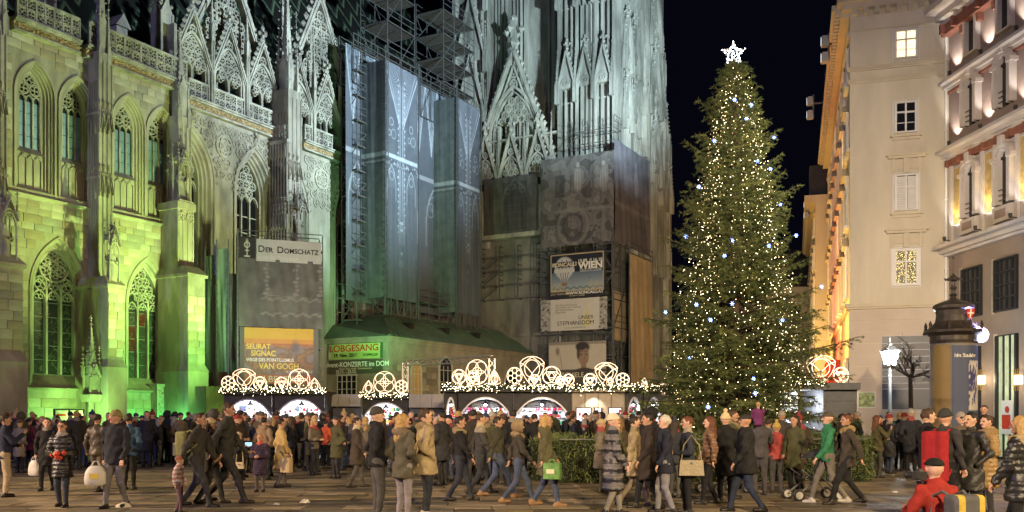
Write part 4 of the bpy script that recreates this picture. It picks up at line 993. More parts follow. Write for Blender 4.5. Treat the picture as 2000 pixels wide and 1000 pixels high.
# ================================================================ the square
class Frame:
    """a wall frame: origin on the ground, x to the right along the wall, y into it"""
    def __init__(s, ox, oy, ang): s.o = (ox, oy); s.a = ang; s.u = (math.cos(ang), math.sin(ang)); s.n = (-math.sin(ang), math.cos(ang))
    def _Y(s, px, y):
        k = (px-1000)/F; c = s.o[0]*s.n[0] + s.o[1]*s.n[1] + y; return c/(k*s.n[0] + s.n[1]), k
    def x(s, px, y=0.0): Y, k = s._Y(px, y); return (k*Y - s.o[0])*s.u[0] + (Y - s.o[1])*s.u[1]
    def z(s, px, py, y=0.0): Y, k = s._Y(px, y); return CZ + (HZ-py)/F*Y
    def _Yx(s, px, x):
        k = (px-1000)/F; c = s.o[0]*s.u[0] + s.o[1]*s.u[1] + x; return c/(k*s.u[0] + s.u[1]), k
    def y(s, px, x=0.0): Y, k = s._Yx(px, x); return (k*Y - s.o[0])*s.n[0] + (Y - s.o[1])*s.n[1]
    def zx(s, px, py, x=0.0): Y, k = s._Yx(px, x); return CZ + (HZ-py)/F*Y
    def p(s, x, y, z=0.0): return Vector((s.o[0] + x*s.u[0] + y*s.n[0], s.o[1] + x*s.u[1] + y*s.n[1], z))
    def root(s, name, label, cat, group=None): return empty(name, (s.o[0], s.o[1], 0), s.a, label, cat, group)

PAVE = mat('square_paving', (0.13, 0.105, 0.075), 0.6, 0.3, 0.7, 0.3, 8, col2=(0.20, 0.165, 0.12), spec=0.5)
SLABS = [mat('paving_slab_%s' % n, c, r_, 0.38, 1.6, 0.3, 14, spec=0.5) for n, c, r_ in (('ochre', (.20, .155, .092), .68), ('grey', (.15, .128, .092), .7), ('brown', (.12, .092, .058), .55), ('pale', (.25, .20, .13), .72))]
g = MB(); g.add([(-260, -60, 0), (260, -60, 0), (260, 400, 0), (-260, 400, 0)], [(0, 1, 2, 3)])
ground = g.build('ground', PAVE); ground['kind'] = 'structure'
rs = random.Random(11); slabs = []; y = 12.6; row = 0
while y < 36:
    dpt = 0.62; half = y*0.58 + 1.5; x = -half + rs.uniform(-1, 0)
    while x < half:
        L = rs.choice((.7, .9, 1.1, 1.3)); slabs.append((x, x + L, y, y + dpt)); x += L
    y += dpt
slab_meshes = {}
def in_view(s_): Y = (s_[2] + s_[3])/2; return abs((s_[0] + s_[1])/2)/Y < .56
slabs.sort(key=lambda s_: (s_[2], abs(s_[0])))
near = [s_ for s_ in slabs if in_view(s_)][:300]; nset = set(near)
for s_ in near:
    L = round(s_[1]-s_[0], 2); mi = rs.randrange(4); h = rs.choice((.014, .017, .020)); key = (L, mi, h)
    if key not in slab_meshes: m = MB(); m.frustum(-L/2 + .006, L/2 - .006, -.304, .304, 0, h, .008); slab_meshes[key] = m.mesh('paving_slab', SLABS[mi])
    link('paving_slab', slab_meshes[key], ground, ((s_[0]+s_[1])/2, (s_[2]+s_[3])/2, 0))
m = MB()
for s_ in slabs:
    if s_ in nset: continue
    m.mi = rs.randrange(4); m.frustum(s_[0] + .006, s_[1] - .006, s_[2] + .006, s_[3] - .006, 0, rs.choice((.012, .015, .018)), .006)
o = m.build('far_paving', SLABS, ground); o['kind'] = 'stuff'
PAPER = mat('crumpled_paper', (.55, .52, .46), .8, .15, 8)
for k, (px, py, sz, lb) in enumerate(((240, 993, .16, 'crumpled white paper lying at the feet of the man with the shopping bag'), (597, 984, .13, 'crumpled paper scrap on the paving left of the standing trio'), (1748, 964, .07, 'white paper scrap on the paving near the photographer'), (1745, 930, .05, 'tiny white scrap on the paving behind the bigger one'), (540, 988, .08, 'flat pale leaflet on the paving'))):
    Y = F*CZ/(py-HZ); X = (px-1000)/F*Y; m = MB(); n = 9; rr = random.Random(k)
    m.loft([[(sz*q*math.cos(2*PI*i/n)*rr.uniform(.6, 1.1), sz*q*.7*math.sin(2*PI*i/n)*rr.uniform(.6, 1.1), z*rr.uniform(.5, 1.3)) for i in range(n)] for q, z in ((1, .005), (.8, sz*.35), (.3, sz*.5), (.05, sz*.4))], True)
    tag(m.build('paper_scrap', PAPER), lb, 'litter').location = (X, Y, .02)

# ---------------------------------------------------------------- chapel with the green roof
COPPER = mat('green_copper_roof', (0.075, 0.12, 0.085), .55, .25, 1.2, .2, 5, col2=(.13, .19, .135))
CHW = mat('chapel_stone', (.16, .145, .11), .9, .3, .9, .4, 10, col2=(.30, .27, .205))
WOODW = mat('white_window_bars', (.42, .41, .36), .6, .1, 4)
cx0, cx1, cyf = 23.0, 43.2, -5.1; ze = 6.9
CP = empty('chapel', loc(cx0, cyf, 0), ROT, 'low stone chapel with green copper hip roof behind the stalls', 'chapel')
L_, D_ = cx1 - cx0, -cyf
m = MB(); m.box(0, L_, 0, D_, 0, ze); m.box(-.12, L_, -.12, D_, 0, .9); m.box(-.1, L_, -.1, D_, ze - .35, ze - .12); m.box(-.22, L_, -.22, D_, ze - .12, ze + .02)
cw = m.build('wall', CHW, CP)
yr = -2.2; xr_ = W(745, yr) - cx0; zr = WZ(745, 611, yr); yr -= cyf
m = MB(); e = .35
m.add([(-e, -e, ze + .02), (L_, -e, ze + .02), (L_, yr, zr), (xr_, yr, zr), (-e, D_, ze + .02), (-e, D_, ze + .5), (L_, D_, zr + .3), (xr_*.2, D_, ze + 1.0)], [(0, 1, 2, 3), (0, 3, 7, 4), (3, 2, 6, 7)])
cr = m.build('roof', COPPER, CP)
m = MB()
for i in range(34):                                          # standing seams
    x = -e + (L_ + e)*(i + .5)/34; t = min(1, max(0, (x + e)/(xr_ + e))) if x < xr_ else 1
    a = Vector((x, -e, ze + .04)); b = Vector((max(x, xr_) if x >= xr_ else x, -e + (yr + e)*t, ze + .04 + (zr - ze)*t)); m.bar(a, b, .035, .05)
for i in range(8):
    y = -e + (D_ + e)*i/8; t = min(1, (y + e)/(yr + e)) if y < yr else 1; m.bar((-e, y, ze + .05), (-e + (xr_ + e)*t, y, ze + .05 + (zr - ze)*t), .035, .05)
m.bar((-e, -e, ze + .05), (xr_, yr, zr + .05), .08); m.bar((xr_, yr, zr + .05), (L_, yr, zr + .05), .08)
m.build('seams', COPPER, cr)
for px, py in ((800, 628), (870, 640), (930, 655)):
    x = W(px, cyf + 1.2) - cx0; t = (1.2 + e)/(yr + e); z = ze + (zr - ze)*t; m = MB(); m.box(x - .25, x + .25, 1.0, 1.8, z - .1, z + .28); m.box(x - .3, x + .3, .92, 1.9, z + .28, z + .34); m.build('roof_hatch', IRON, cr)
# stones of the chapel, one by one
def chapel_free(x, z):
    for a, b, c, d in chw: 
        if a - .12 < x < b + .12 and c - .1 < z < d + .25: return False
    return True
def cwx(px): return W(px, cyf) - cx0
def cwz(px, py): return WZ(px, py, cyf)
chw = [(cwx(857), cwx(882), 1.2, cwz(870, 712)), (cwx(802), cwx(822), 0, cwz(812, 716)), (cwx(985), cwx(1010), 1.2, 4.6)]
CB = [mat('chapel_block_%d' % i, c, .9, .2, 2, .3, 15) for i, c in enumerate(((.27, .24, .18), (.21, .19, .15), (.16, .14, .11), (.31, .275, .20)))]
for a, b, c, d in courses(0, L_ - .2, 1.0, ze - .4, chapel_free)[:190]:
    key = (round(b-a, 2), round(d-c, 2), 'c', random.randrange(4))
    if key not in stone_meshes:
        q = MB(); w_, h_ = key[0], key[1]; q.frustum(-w_/2, w_/2, -h_/2, h_/2, 0, .03, .012); q.xform(Matrix(((1,0,0,0),(0,0,-1,0),(0,1,0,0),(0,0,0,1)))); stone_meshes[key] = q.mesh('stone', CB[key[3]])
    link('stone', stone_meshes[key], cw, ((a+b)/2, 0, (c+d)/2))
for i, (a, b, c, d) in enumerate(chw):
    m = MB(); m.prism(arch((a+b)/2, (b-a)/2, c, d - .35, .05, 0, 6), -.03, .02); wo = m.build('window' if i != 1 else 'door', VOID if i != 1 else mat('amber_lit_door', (.25, .14, .05), .6, .2, 3, emit=(1, .55, .15), estr=.12), CP)
    m = MB(); m.strip(arch((a+b)/2, (b-a)/2, c, d - .35, .05, 0, 6), .10, -.10, .0)
    for k in range(1, 3): m.box(a + (b-a)*k/3 - .02, a + (b-a)*k/3 + .02, -.06, -.03, c, d - .1)
    for k in range(5): z = c + (d - c)*(k + .5)/5; m.box(a, b, -.06, -.03, z - .02, z + .02)
    m.build('window_bars', WOODW, wo)
yb_ = lambda px: V(px, cx0) - cyf
wy0, wy1 = yb_(697), yb_(660); 
m = MB(); m.box(-.04, .02, wy0, wy1, 2.0, 4.4); wo = m.build('window', VOID, CP)
m = MB(); m.box(-.10, -.03, wy0 - .08, wy1 + .08, 4.4, 4.55); m.box(-.1, -.03, wy0 - .08, wy1 + .08, 1.9, 2.0)
for k in range(5): y = wy0 + (wy1-wy0)*k/4; m.box(-.08, -.04, y - .03, y + .03, 2, 4.4)
for k in range(4): m.box(-.08, -.04, wy0, wy1, 2.5 + .5*k, 2.54 + .5*k)
m.build('window_bars', WOODW, wo)
# concert banners on the chapel's side wall
def side_banner(label, pxa, pxb, pya, pyb, img):
    x = cx0 - .12; ya, yb = V(pxa, x), V(pxb, x)
    def zz(px, py): k = (px-1000)/F; Y = (OX*UX + OY*UY + x)/(k*UX + UY); return CZ + (HZ-py)/F*Y
    z1, z0 = zz((pxa+pxb)/2, pya), zz((pxa+pxb)/2, pyb)
    o = empty('banner', loc(x, ya, z0), ROT, label, 'banner')
    raster_sheet('cloth', img, (0, 0, 0), (0, yb-ya, 0), (0, 0, z1-z0), POSTER_PRINT, o, folds(.015, 2)); return o, abs(yb-ya), z1-z0
r = Ras(90, 50, (.30, .42, .12)); r.noise(5, .3, 3); r.rect(0, .05, 0, 1, (.5, .5, .4)); r.rect(.94, 1, 0, 1, (.06, .10, .05)); r.rect(.05, .94, .45, 1, (.42, .50, .18), .5)
o, W_, H_ = side_banner('green concert banner with red block capitals on the chapel side wall', 642, 748, 671, 701, r.a)
def stext(o, t, fx, fz, size, m_, sx=1.0, bold=.0, align='LEFT'): lettering(t, size, m_, o, (-.03, -fx*W_, fz*H_), (0, -1, 0), sx=sx, bold=bold, align=align)
stext(o, 'LOBGESANG', .93, .50, .62, RED_INK, 1.15, .006, 'RIGHT'); stext(o, '19. Nov. 2016', .10, .14, .34, INK, 1.0, .008); stext(o, 'DOMMUSIK', .92, .16, .24, INK, 1.0, 0, 'RIGHT')
r = Ras(60, 40, (.075, .08, .055)); r.noise(5, .3, 7)
o, W_, H_ = side_banner('dark advent concert banner with white letters under the green one', 642, 748, 703, 730, r.a)
stext(o, 'Advent-KONZERTE im DOM', .5, .52, .46, WHITE_INK, .98, .006, 'CENTER'); stext(o, 'Mozart, Bach, Vivaldi · Adventkonzerte', .5, .32, .17, CREAM_INK, 1, 0, 'CENTER'); stext(o, '25.11. - 23.12.', .14, .06, .30, WHITE_INK, 1, .004)

# ---------------------------------------------------------------- treasury scaffold with its banners
TF = Frame(*at(465, 815, 53)[:2], math.atan2(.342, .94))
def tsheet(name, label, cat, pxa, pxb, pya, pyb, img, y=-.06, m=POSTER_PRINT, fold=.0, group=None):
    x0, x1 = TF.x(pxa, y), TF.x(pxb, y); pm = (pxa+pxb)/2; z0, z1 = TF.z(pm, pyb, y), TF.z(pm, pya, y)
    o = empty(name, TF.p(x0, y, z0), TF.a, label, cat, group)
    raster_sheet('cloth', img, (0, 0, 0), (x1-x0, 0, 0), (0, 0, z1-z0), m, o, folds(fold, 3) if fold else None); return o, x1-x0, z1-z0
def ttext(o, t, fx, fz, size, m_, sx=1.0, bold=0.0, align='LEFT', dz=0): return lettering(t, size, m_, o, (fx*TW, -.012, fz*THh), (1, 0, 0), sx=sx, bold=bold, align=align)
o = TF.root('scaffold', 'tube scaffold carrying the treasury sign and painting poster', 'scaffold', 'open tube scaffolds on the cathedral'); m = MB()
scaffold(m, None, 0, 4.7, .05, 1.3, 0, 11.2, 3, 6, .035, 1); m.bar((-.03, -.03, 0), (-.03, -.03, 12.2), .08); m.bar((.98, -.03, 10), (.98, -.03, 12), .06); m.build('tube_frame', STEEL, o)
r = Ras(60, 30, (.50, .52, .47)); r.noise(4, .08, 5)
o, TW, THh = tsheet('sign', 'white treasury sign with black serif style capitals above the scaffold', 'sign', 500, 627, 470, 513, r.a)
for ch, x, sz in (('D', .10, .52), ('ER', .50, .39), ('D', 1.14, .52), ('OMSCHATZ', 1.54, .39)): lettering(ch, sz, INK, o, (x, -.012, .52), (1, 0, 0), bold=.005, sx=.92 if len(ch) > 2 else 1)
lettering('von St. Stephan', .36, mat('pale_print', (.62, .63, .58), .6, 0), o, (.12, -.012, .12), (1, 0, 0))
r = Ras(30, 36, (.03, .03, .032)); r.asp = .8
r.seg(.5, .12, .5, .8, .03, (.45, .44, .38)); r.ringm(.5, .62, .12, .035, (.5, .49, .42)); r.ringm(.5, .82, .05, .02, (.5, .49, .42)); r.seg(.35, .1, .65, .1, .04, (.5, .49, .42)); r.seg(.4, .36, .6, .36, .03, (.5, .49, .42))
tsheet('sign', 'small black panel with a white monstrance emblem left of the treasury sign', 'sign', 467, 498, 462, 504, r.a)
r = Ras(110, 90, (.115, .115, .105)); r.noise(6, .5, 61); r.asp = 1.2
for cx in (.33, .68, .97): 
    for k in range(9): r.disc(cx + .012*math.sin(k*2.1), .98 - k*.06, .03 + .012*(k % 3), .03, (.30, .29, .26), .55, .5)
for z in (.42, .2): 
    for k in range(18): r.disc(.28 + k*.04, z + .02*math.sin(k*1.7), .04, .025, (.28, .27, .24), .45, .6)
r.seg(.26, .48, .98, .44, .006, (.24, .24, .21), .6)
tsheet('scaffold_wrap', 'grey creased mesh sheet printed with pinnacles below the treasury sign', 'scaffold sheet', 466, 630, 508, 640, r.a, -.02, CLOTH_PRINT, .05)
r = Ras(130, 100, (.16, .11, .085)); r.noise(14, .9, 71); nz = r.nz; r.asp = 1.3
r.rect(.06, .93, .80, 1, (.52, .34, .05), .9); r.rect(.06, .93, .72, .80, (.50, .24, .06), .85); r.rect(.06, .93, .66, .72, (.36, .13, .05), .7)
r.mask(((nz > .12) & (r.Z < .7) & (r.X > .06) & (r.X < .93)).astype(float), (.20, .17, .20), .6); r.mask(((nz < -.15) & (r.Z < .7) & (r.X < .93)).astype(float), (.33, .18, .10), .6)
r.disc(.7, .66, .09, .17, (.10, .09, .12), .75, .7)
r.rect(0, .06, 0, 1, (.09, .09, .085)); r.rect(.93, 1, 0, 1, (.12, .12, .11)); r.rect(.06, .93, 0, .17, (.33, .115, .055), .85)
o, TW, THh = tsheet('poster', 'orange and violet painting exhibition poster with yellow names above the left stall', 'poster', 468, 622, 641, 750, r.a)
ttext(o, 'SEURAT', .08, .62, .42, YELLOW_INK, .9, .010); ttext(o, 'SIGNAC', .14, .50, .42, YELLOW_INK, .9, .010); ttext(o, 'WEGE DES POINTILLISMUS', .08, .40, .27, WHITE_INK, .82, .003); ttext(o, 'VAN GOGH', .24, .27, .46, YELLOW_INK, .9, .010)
ttext(o, '16.9.2016 – 8.1.2017', .92, .20, .2, WHITE_INK, .9, 0, 'RIGHT'); ttext(o, 'ALBERTINA', .52, .03, .52, CREAM_INK, 1.0, 0, 'CENTER')
def net_panel(label, pxa, pxb, pya, pyb, Ya, Yb, m_, fold=.04):
    A, B = at(pxa, pyb, Ya), at(pxb, pyb, Yb); z1 = at(pxa, pya, Ya).z
    o = empty('scaffold_net', (A.x, A.y, 0), 0, label, 'scaffold net', 'plain nets beside the treasury scaffold')
    r = Ras(12, 60, (.1, .1, .1)); sh = raster_sheet('net', r.a, (0, 0, A.z), (B.x-A.x, B.y-A.y, 0), (0, 0, z1-A.z), m_, o, folds(fold, 1, pxa))
    f = MB()
    for p in (A, B):
        q = (p.x - A.x, p.y - A.y - .08); f.bar((q[0], q[1], 0), (q[0], q[1], z1 + .5), .07)
        for k in range(16): z = A.z + (z1-A.z)*k/16; f.box(q[0] - .06, q[0] + .06, q[1] - .06, q[1] + .06, z, z + .08)
    f.build('pole', STEEL, o)
net_panel('pale green scaffold net beside the last lime lit buttress', 402, 421, 500, 727, 53.8, 53.4, NETG); net_panel('taller dark green scaffold net between two poles', 424, 447, 486, 727, 53.2, 53.0, NETG); net_panel('narrow low scaffold net next to the treasury poster', 448, 465, 535, 727, 53.6, 53.4, NET)
# low wooden hoarding at the church foot beside the treasury
m = MB(); A = loc(W(402, -3.2), -3.2); 
o = empty('hoarding', A, ROT, 'brown boarded hoarding at the church foot left of the first stall', 'hoarding')
for k in range(9): q = MB(); q.box(k*.32 + .005, k*.32 + .315, 0, .06, 0, 3.3 + .02*(k % 2)); q.build('board', mat('hoarding_board', (.075, .06, .042), .8, .25, 3), o)

# ---------------------------------------------------------------- lighting truss in front of the chapel
o = empty('truss_portal', at(792, 815, 47) - Vector((0, 0, CZ)), 0, 'aluminium lattice truss portal standing over the middle stalls', 'truss')
ALU = mat('aluminium_truss', (.62, .60, .55), .35, .1, 8, metal=.7)
A = Vector((0, 0, 0)); B = at(961, 815, 43.5) - at(792, 815, 47); B.z = 0; zt = 4.35; d = .26
def truss(p, q, n, side):
    m = MB(); p = Vector(p); q = Vector(q); t = (q-p).normalized(); s1 = Vector(side).normalized()*d/2; s2 = t.cross(s1).normalized()*d/2
    C = [s1+s2, s1-s2, -s1-s2, -s1+s2]
    for c in C: m.bar(p+c, q+c, .05)
    for i in range(n):
        a = p.lerp(q, i/n); b = p.lerp(q, (i+1)/n)
        for k in range(4): m.bar(a+C[k], b+C[(k+1) % 4], .025)
    return m
for P_ in (A, B): truss(P_, P_ + Vector((0, 0, zt)), 10, (1, 0, 0)).build('upright', ALU, o)
truss(A + Vector((0, 0, zt)), B + Vector((0, 0, zt)), 16, (0, 0, 1)).build('crossbeam', ALU, o)
# ================================================================ market stalls
BLACKW = mat('dark_stall_timber', (.060, .056, .054), .6, .25, 4, .2, 12)
WHITEIN = mat('white_stall_lining', (.62, .62, .64), .6, .08, 3)
SILVER = mat('silver_arch_trim', (.5, .5, .52), .4, .1, 4, metal=.4)
CANVAS = mat('cream_awning', (.55, .52, .46), .8, .1, 2, .1, 4)
GREYPANEL = mat('grey_kiosk_panel', (.12, .125, .14), .6, .15, 3)
BEIGE = mat('beige_stall_panel', (.42, .36, .27), .75, .12, 2)
NEEDLE = mat('garland_needles', (.035, .055, .022), .8, .3, 12)
WARMBULB = mat('warm_bulb', (1, .9, .7), .5, 0, emit=(1, .80, .48), estr=14, sample=False)
LAMPB = mat('stall_lamp_glow', (1, 1, 1), .5, 0, emit=(.92, .95, 1.0), estr=30, sample=False)
NEON = mat('neon_tube', (1, .9, .85), .5, 0, emit=(1.0, .66, .40), estr=1.8)
GOODS = [mat('goods_%s' % n, c, .6, .2, 9) for n, c in (('red', (.5, .02, .03)), ('white', (.65, .63, .6)), ('green', (.03, .2, .08)), ('gold', (.5, .33, .08)), ('blue', (.08, .14, .32)), ('brown', (.16, .09, .05)), ('crimson', (.45, .02, .10)))]
BOARD = mat('menu_board', (.05, .065, .10), .5, .1, 4); CHALK = mat('menu_writing', (.6, .62, .66), .6, 0)
def garland(o, x0, x1, z, y=-.2, h=.26, seed=0):
    rr = random.Random(seed); m = MB(); L = x1 - x0
    for _ in range(int(L*240)):
        c = Vector((rr.uniform(x0, x1), y + rr.uniform(-.14, .12), z + rr.gauss(0, h*.33))); d = Vector((rr.gauss(0, 1), rr.gauss(0, 1), rr.gauss(0, 1) - .3)).normalized()*rr.uniform(.07, .15)
        s_ = d.cross(Vector((rr.gauss(0, 1), rr.gauss(0, 1), rr.gauss(0, 1)))).normalized()*.018; m.add([V3(c - s_), V3(c + s_), V3(c + d)], [(0, 1, 2)])
    m.tube([(x0, y, z), (x1, y, z)], .05, 5)
    a = m.build('garland', NEEDLE, o); a['kind'] = 'stuff'
    m = MB()
    for _ in range(int(L*42)): m.blob((rr.uniform(x0, x1), y - rr.uniform(.10, .2), z + rr.gauss(0, h*.36)), rr.uniform(.009, .018))
    b = m.build('fairy_lights', WARMBULB, o); b['kind'] = 'stuff'
def stall(label, pxa, pxb, Y, zroof=2.92, goods=0, menu=True, power=70, depth=2.2, lamp=True, gar=True, group='market stalls', zarch=2.48, name='market_stall'):
    A = at(pxa, 815, Y); w = (pxb - pxa)/F*Y
    o = empty(name, (A.x, Y, 0), 0, label, 'stall', group); rr = random.Random(int(pxa))
    m = MB(); t = .07
    m.box(0, t, .0, depth, 0, zroof - .2); m.box(w - t, w, .0, depth, 0, zroof - .2); m.box(0, w, depth - .05, depth, 0, zroof - .2)
    m.box(-.06, w + .06, -.35, depth + .1, zroof - .2, zroof - .06)
    # arched front: a spandrel plate whose lower edge is a low pointed arch
    n = 12; P = [(t + (w - 2*t)*i/n, 1.72 + (zarch - 1.72)*(1 - abs(2*i/n - 1)**2.2)) for i in range(n + 1)]
    for a, b in zip(P[:-1], P[1:]): m.add([(a[0], -.02, a[1]), (b[0], -.02, b[1]), (b[0], -.02, zroof - .2), (a[0], -.02, zroof - .2), (a[0], .06, a[1]), (b[0], .06, b[1])], [(0, 1, 2, 3), (4, 5, 1, 0)])
    m.box(0, w, -.06, .03, 0, 1.0)
    m.build('body', BLACKW, o)
    q = MB(); q.strip(P, .06, -.07, .03); 
    for x in (.035, w - .035): q.bar((x, -.05, 0), (x, -.05, 1.75), .07)
    q.build('arch_trim', SILVER, o)
    q = MB(); q.box(t, w - t, depth - .08, depth - .055, 0.9, zroof - .22); q.box(t, t + .02, .1, depth - .1, .9, zroof - .22); q.box(w - t - .02, w - t, .1, depth - .1, .9, zroof - .22); q.box(t, w - t, .1, depth - .1, zroof - .26, zroof - .22); q.build('lining', WHITEIN, o)
    q = MB(); q.box(0, w, -.3, .5, 1.0, 1.06); q.build('counter', BEIGE, o)
    # goods on shelves at the back and on the counter
    pal = {0: (1, 1, 4, 0, 5), 1: (0, 6, 1, 0, 2), 2: (3, 0, 2, 3, 6), 3: (1, 0, 1, 6, 2)}[goods]
    for z in (1.32, 1.62, 1.92):
        q = MB(); q.box(t, w - t, depth - .32, depth - .09, z, z + .025); sh = q.build('shelf', WHITEIN, o)
    for k in range(26):
        x = rr.uniform(.15, w - .15); z = rr.choice((1.345, 1.645, 1.945)); h = rr.uniform(.10, .24); c = rr.choice(pal); q = MB()
        f = rr.random()
        if f < .4: q.lathe((x, depth - .2, z), [(.05, 0), (.07, h*.3), (.05, h*.7), (.02, h)], 7)
        elif f < .7: q.box(x - .07, x + .07, depth - .28, depth - .12, z, z + h)
        else: q.lathe((x, depth - .2, z), [(.02, 0), (.075, .04), (.09, .09), (.075, .14), (.02, .18)], 8)
        q.build('ware', GOODS[c], o)
    for k in range(9):
        x = .2 + (w - .4)*k/8; q = MB(); q.blob((x, .15 + rr.uniform(-.05, .1), zarch - .38 - .2*abs(2*k/8 - 1) - rr.uniform(0, .1)), .06, .07); q.build('hanging_bauble', GOODS[rr.choice(pal)], o)
    if menu:
        q = MB(); mb_ = [(t + (w - 2*t)*i/n, 1.80 + (zarch - 1.86)*(1 - abs(2*i/n - 1)**2.2)) for i in range(n + 1)]
        q.prism([p for p in mb_ if p[1] > 2.04] and [(max(t + .25, mb_[0][0]), 2.06)] + [p for p in mb_ if p[1] > 2.07] + [(w - t - .25, 2.06)], .5, .53); bd = q.build('menu_board', BOARD, o)
        q = MB()
        for i in range(6):
            for x0 in (.24, .58): 
                L = rr.uniform(.12, .24)*w; 
                if 2.10 + .05*i < zarch - .14: q.box(w*x0, w*x0 + L, .49, .5, 2.09 + .05*i, 2.11 + .05*i)
        q.build('menu_lines', CHALK, bd)
    if lamp:
        q = MB(); q.lathe((w/2, .3, zarch - .28), [(.03, .22), (.05, .14), (.14, .02), (.15, 0), (.02, 0)], 10); q.build('lamp_shade', IRON, o)
        q = MB(); q.lathe((w/2, .3, zarch - .34), [(.02, 0), (.06, .02), (.06, .06), (.03, .08)], 8); q.build('lamp_bulb', LAMPB, o)
        d = light('stall_lamp_light', 'POINT', (w/2, .75, zarch - .42), power*2.2, (.95, .96, 1.0), size=.12); d.parent = o
    if gar: garland(o, -.1, w + .1, zroof - .02, -.38, seed=int(pxa))
    return o
stall('left of the two adjoining stalls beneath the painting poster', 437, 534, 44, goods=0, menu=False)
stall('right of the two adjoining stalls beneath the painting poster', 536, 637, 44, goods=0, menu=False)
stall('single small stall below the concert banners with red wares', 708, 797, 46, zroof=2.75, goods=2, menu=False, power=50, zarch=2.36)
stall('narrow stall end at the foot of the truss portal', 868, 893, 40.3, goods=2, menu=False, power=25)
stall('stall with dark menu board left of the green curtained stall', 895, 1001, 40, goods=1)
stall('stall with green curtains and menu board beside the beige wall', 1003, 1115, 40, goods=3)
stall('small low arched stall just left of the big fir', 1222, 1256, 40, goods=2, menu=False, power=26)
stall('small low arched stall half hidden by the fir boughs', 1258, 1296, 40, goods=2, menu=False, power=26)
# beige closed stall wall with three lit picture windows
A = at(1117, 815, 40); w = 103/F*40
o = empty('market_stall', (A.x, 40, 0), 0, 'closed beige stall wall with three lit display windows', 'stall', 'market stalls')
m = MB(); m.box(0, w, 0, 2.2, 0, 2.72); m.box(-.05, w + .05, -.3, 2.3, 2.72, 2.9); m.build('body', BEIGE, o)
for i in range(5): q = MB(); q.box(w*i/4 - .02, w*i/4 + .02, -.02, 0, 0, 2.7); q.build('panel_joint', mat('panel_joint', (.22, .19, .14), .8, 0), o)
LITWIN = mat('lit_display', (.6, .5, .5), .5, .5, 6, emit=(1, .82, .80), estr=1.3, col2=(.5, .12, .15))
for a, b in ((.18, .82), (.95, 1.25), (1.55, 2.10)):
    q = MB(); q.box(a, b, -.03, -.01, 1.35, 2.05); do = q.build('display_window', LITWIN, o); q = MB(); q.strip([(a, 1.35), (b, 1.35), (b, 2.05), (a, 2.05)], .06, -.06, -.01, True); q.build('frame', IRON, do)
    for k in range(5): q = MB(); x = random.uniform(a + .06, b - .06); z = random.uniform(1.45, 1.85); q.lathe((x, -.05, z), [(.02, 0), (.05, .05), (.045, .12), (.01, .16)], 7); q.build('ware', GOODS[random.choice((0, 6, 5, 1))], do)
garland(o, 0, w + .1, 2.9, -.38, seed=5)
d = light('wall_lamp_light', 'SPOT', (w*.42, -.35, 2.6), 60, (1, .9, .75), (w*.42, 0, 1.5), .05, 100); d.parent = o; d.rotation_euler = (R(20), 0, 0)
# cream awnings closing the gaps between the stalls
def awning(label, pxa, pxb, Y, pya, pyb):
    A = at(pxa, pyb, Y); B = at(pxb, pya, Y); o = empty('awning_kiosk', (A.x, Y, 0), 0, label, 'kiosk')
    m = MB(); m.box(0, B.x-A.x, .2, 1.6, 0, A.z); m.build('body', GREYPANEL, o)
    m = MB(); n = 3; wd = B.x-A.x
    for i in range(n): q = MB(); q.add([(wd*i/n + .01, -.25, A.z), (wd*(i+1)/n - .01, -.25, A.z), (wd*(i+1)/n - .01, .0, B.z), (wd*i/n + .01, .0, B.z), (wd*i/n + .01, -.15, A.z), (wd*(i+1)/n - .01, -.15, A.z), (wd*(i+1)/n - .01, .1, B.z), (wd*i/n + .01, .1, B.z)], [(0,1,2,3), (7,6,5,4), (0,4,5,1), (1,5,6,2), (2,6,7,3), (3,7,4,0)]); q.build('awning_panel', CANVAS, o)
    for k in range(4): q = MB(); q.box(0, wd, .17, .2, A.z*k/4 + .02, A.z*(k+1)/4 - .02); q.build('shutter_slat', GREYPANEL, o)
awning('closed grey kiosk with cream awning right of the paired stalls', 640, 705, 45.5, 770, 794)
awning('closed grey kiosk with cream awning between small stall and truss', 799, 866, 45, 770, 796)
# slate kiosk right of the fir
A = at(1608, 815, 35); w = 64/F*35; o = empty('market_stall', (A.x, 35, 0), 0, 'slate grey boarded stall right of the big fir', 'stall', 'market stalls'); zk = at(0, 748, 35).z
m = MB(); m.box(0, w, 0, 2.5, 0, zk - .25); m.build('body', GREYPANEL, o)
for k in range(7): q = MB(); z0, z1 = k*(zk - .3)/7, (k + 1)*(zk - .3)/7; q.box(.02, w - .02, -.03, 0, z0 + .008, z1 - .008); q.build('board', GREYPANEL, o)
q = MB(); q.box(-1.4, w + .06, -.3, 2.6, zk - .25, zk); q.build('roof', GREYPANEL, o)
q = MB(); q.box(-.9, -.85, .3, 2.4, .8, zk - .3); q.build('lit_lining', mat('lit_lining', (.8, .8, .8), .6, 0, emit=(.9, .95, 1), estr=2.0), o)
q = MB(); q.box(w + .02, w + .06, -.05, .06, 0, zk - .25); q.build('corner_post', WHITEIN, o)
garland(o, -1.4, -.1, zk + .02, -.34, seed=77)
d = light('stall_lamp_light', 'POINT', (-.5, .6, 2.2), 60, (.9, .95, 1), size=.1); d.parent = o

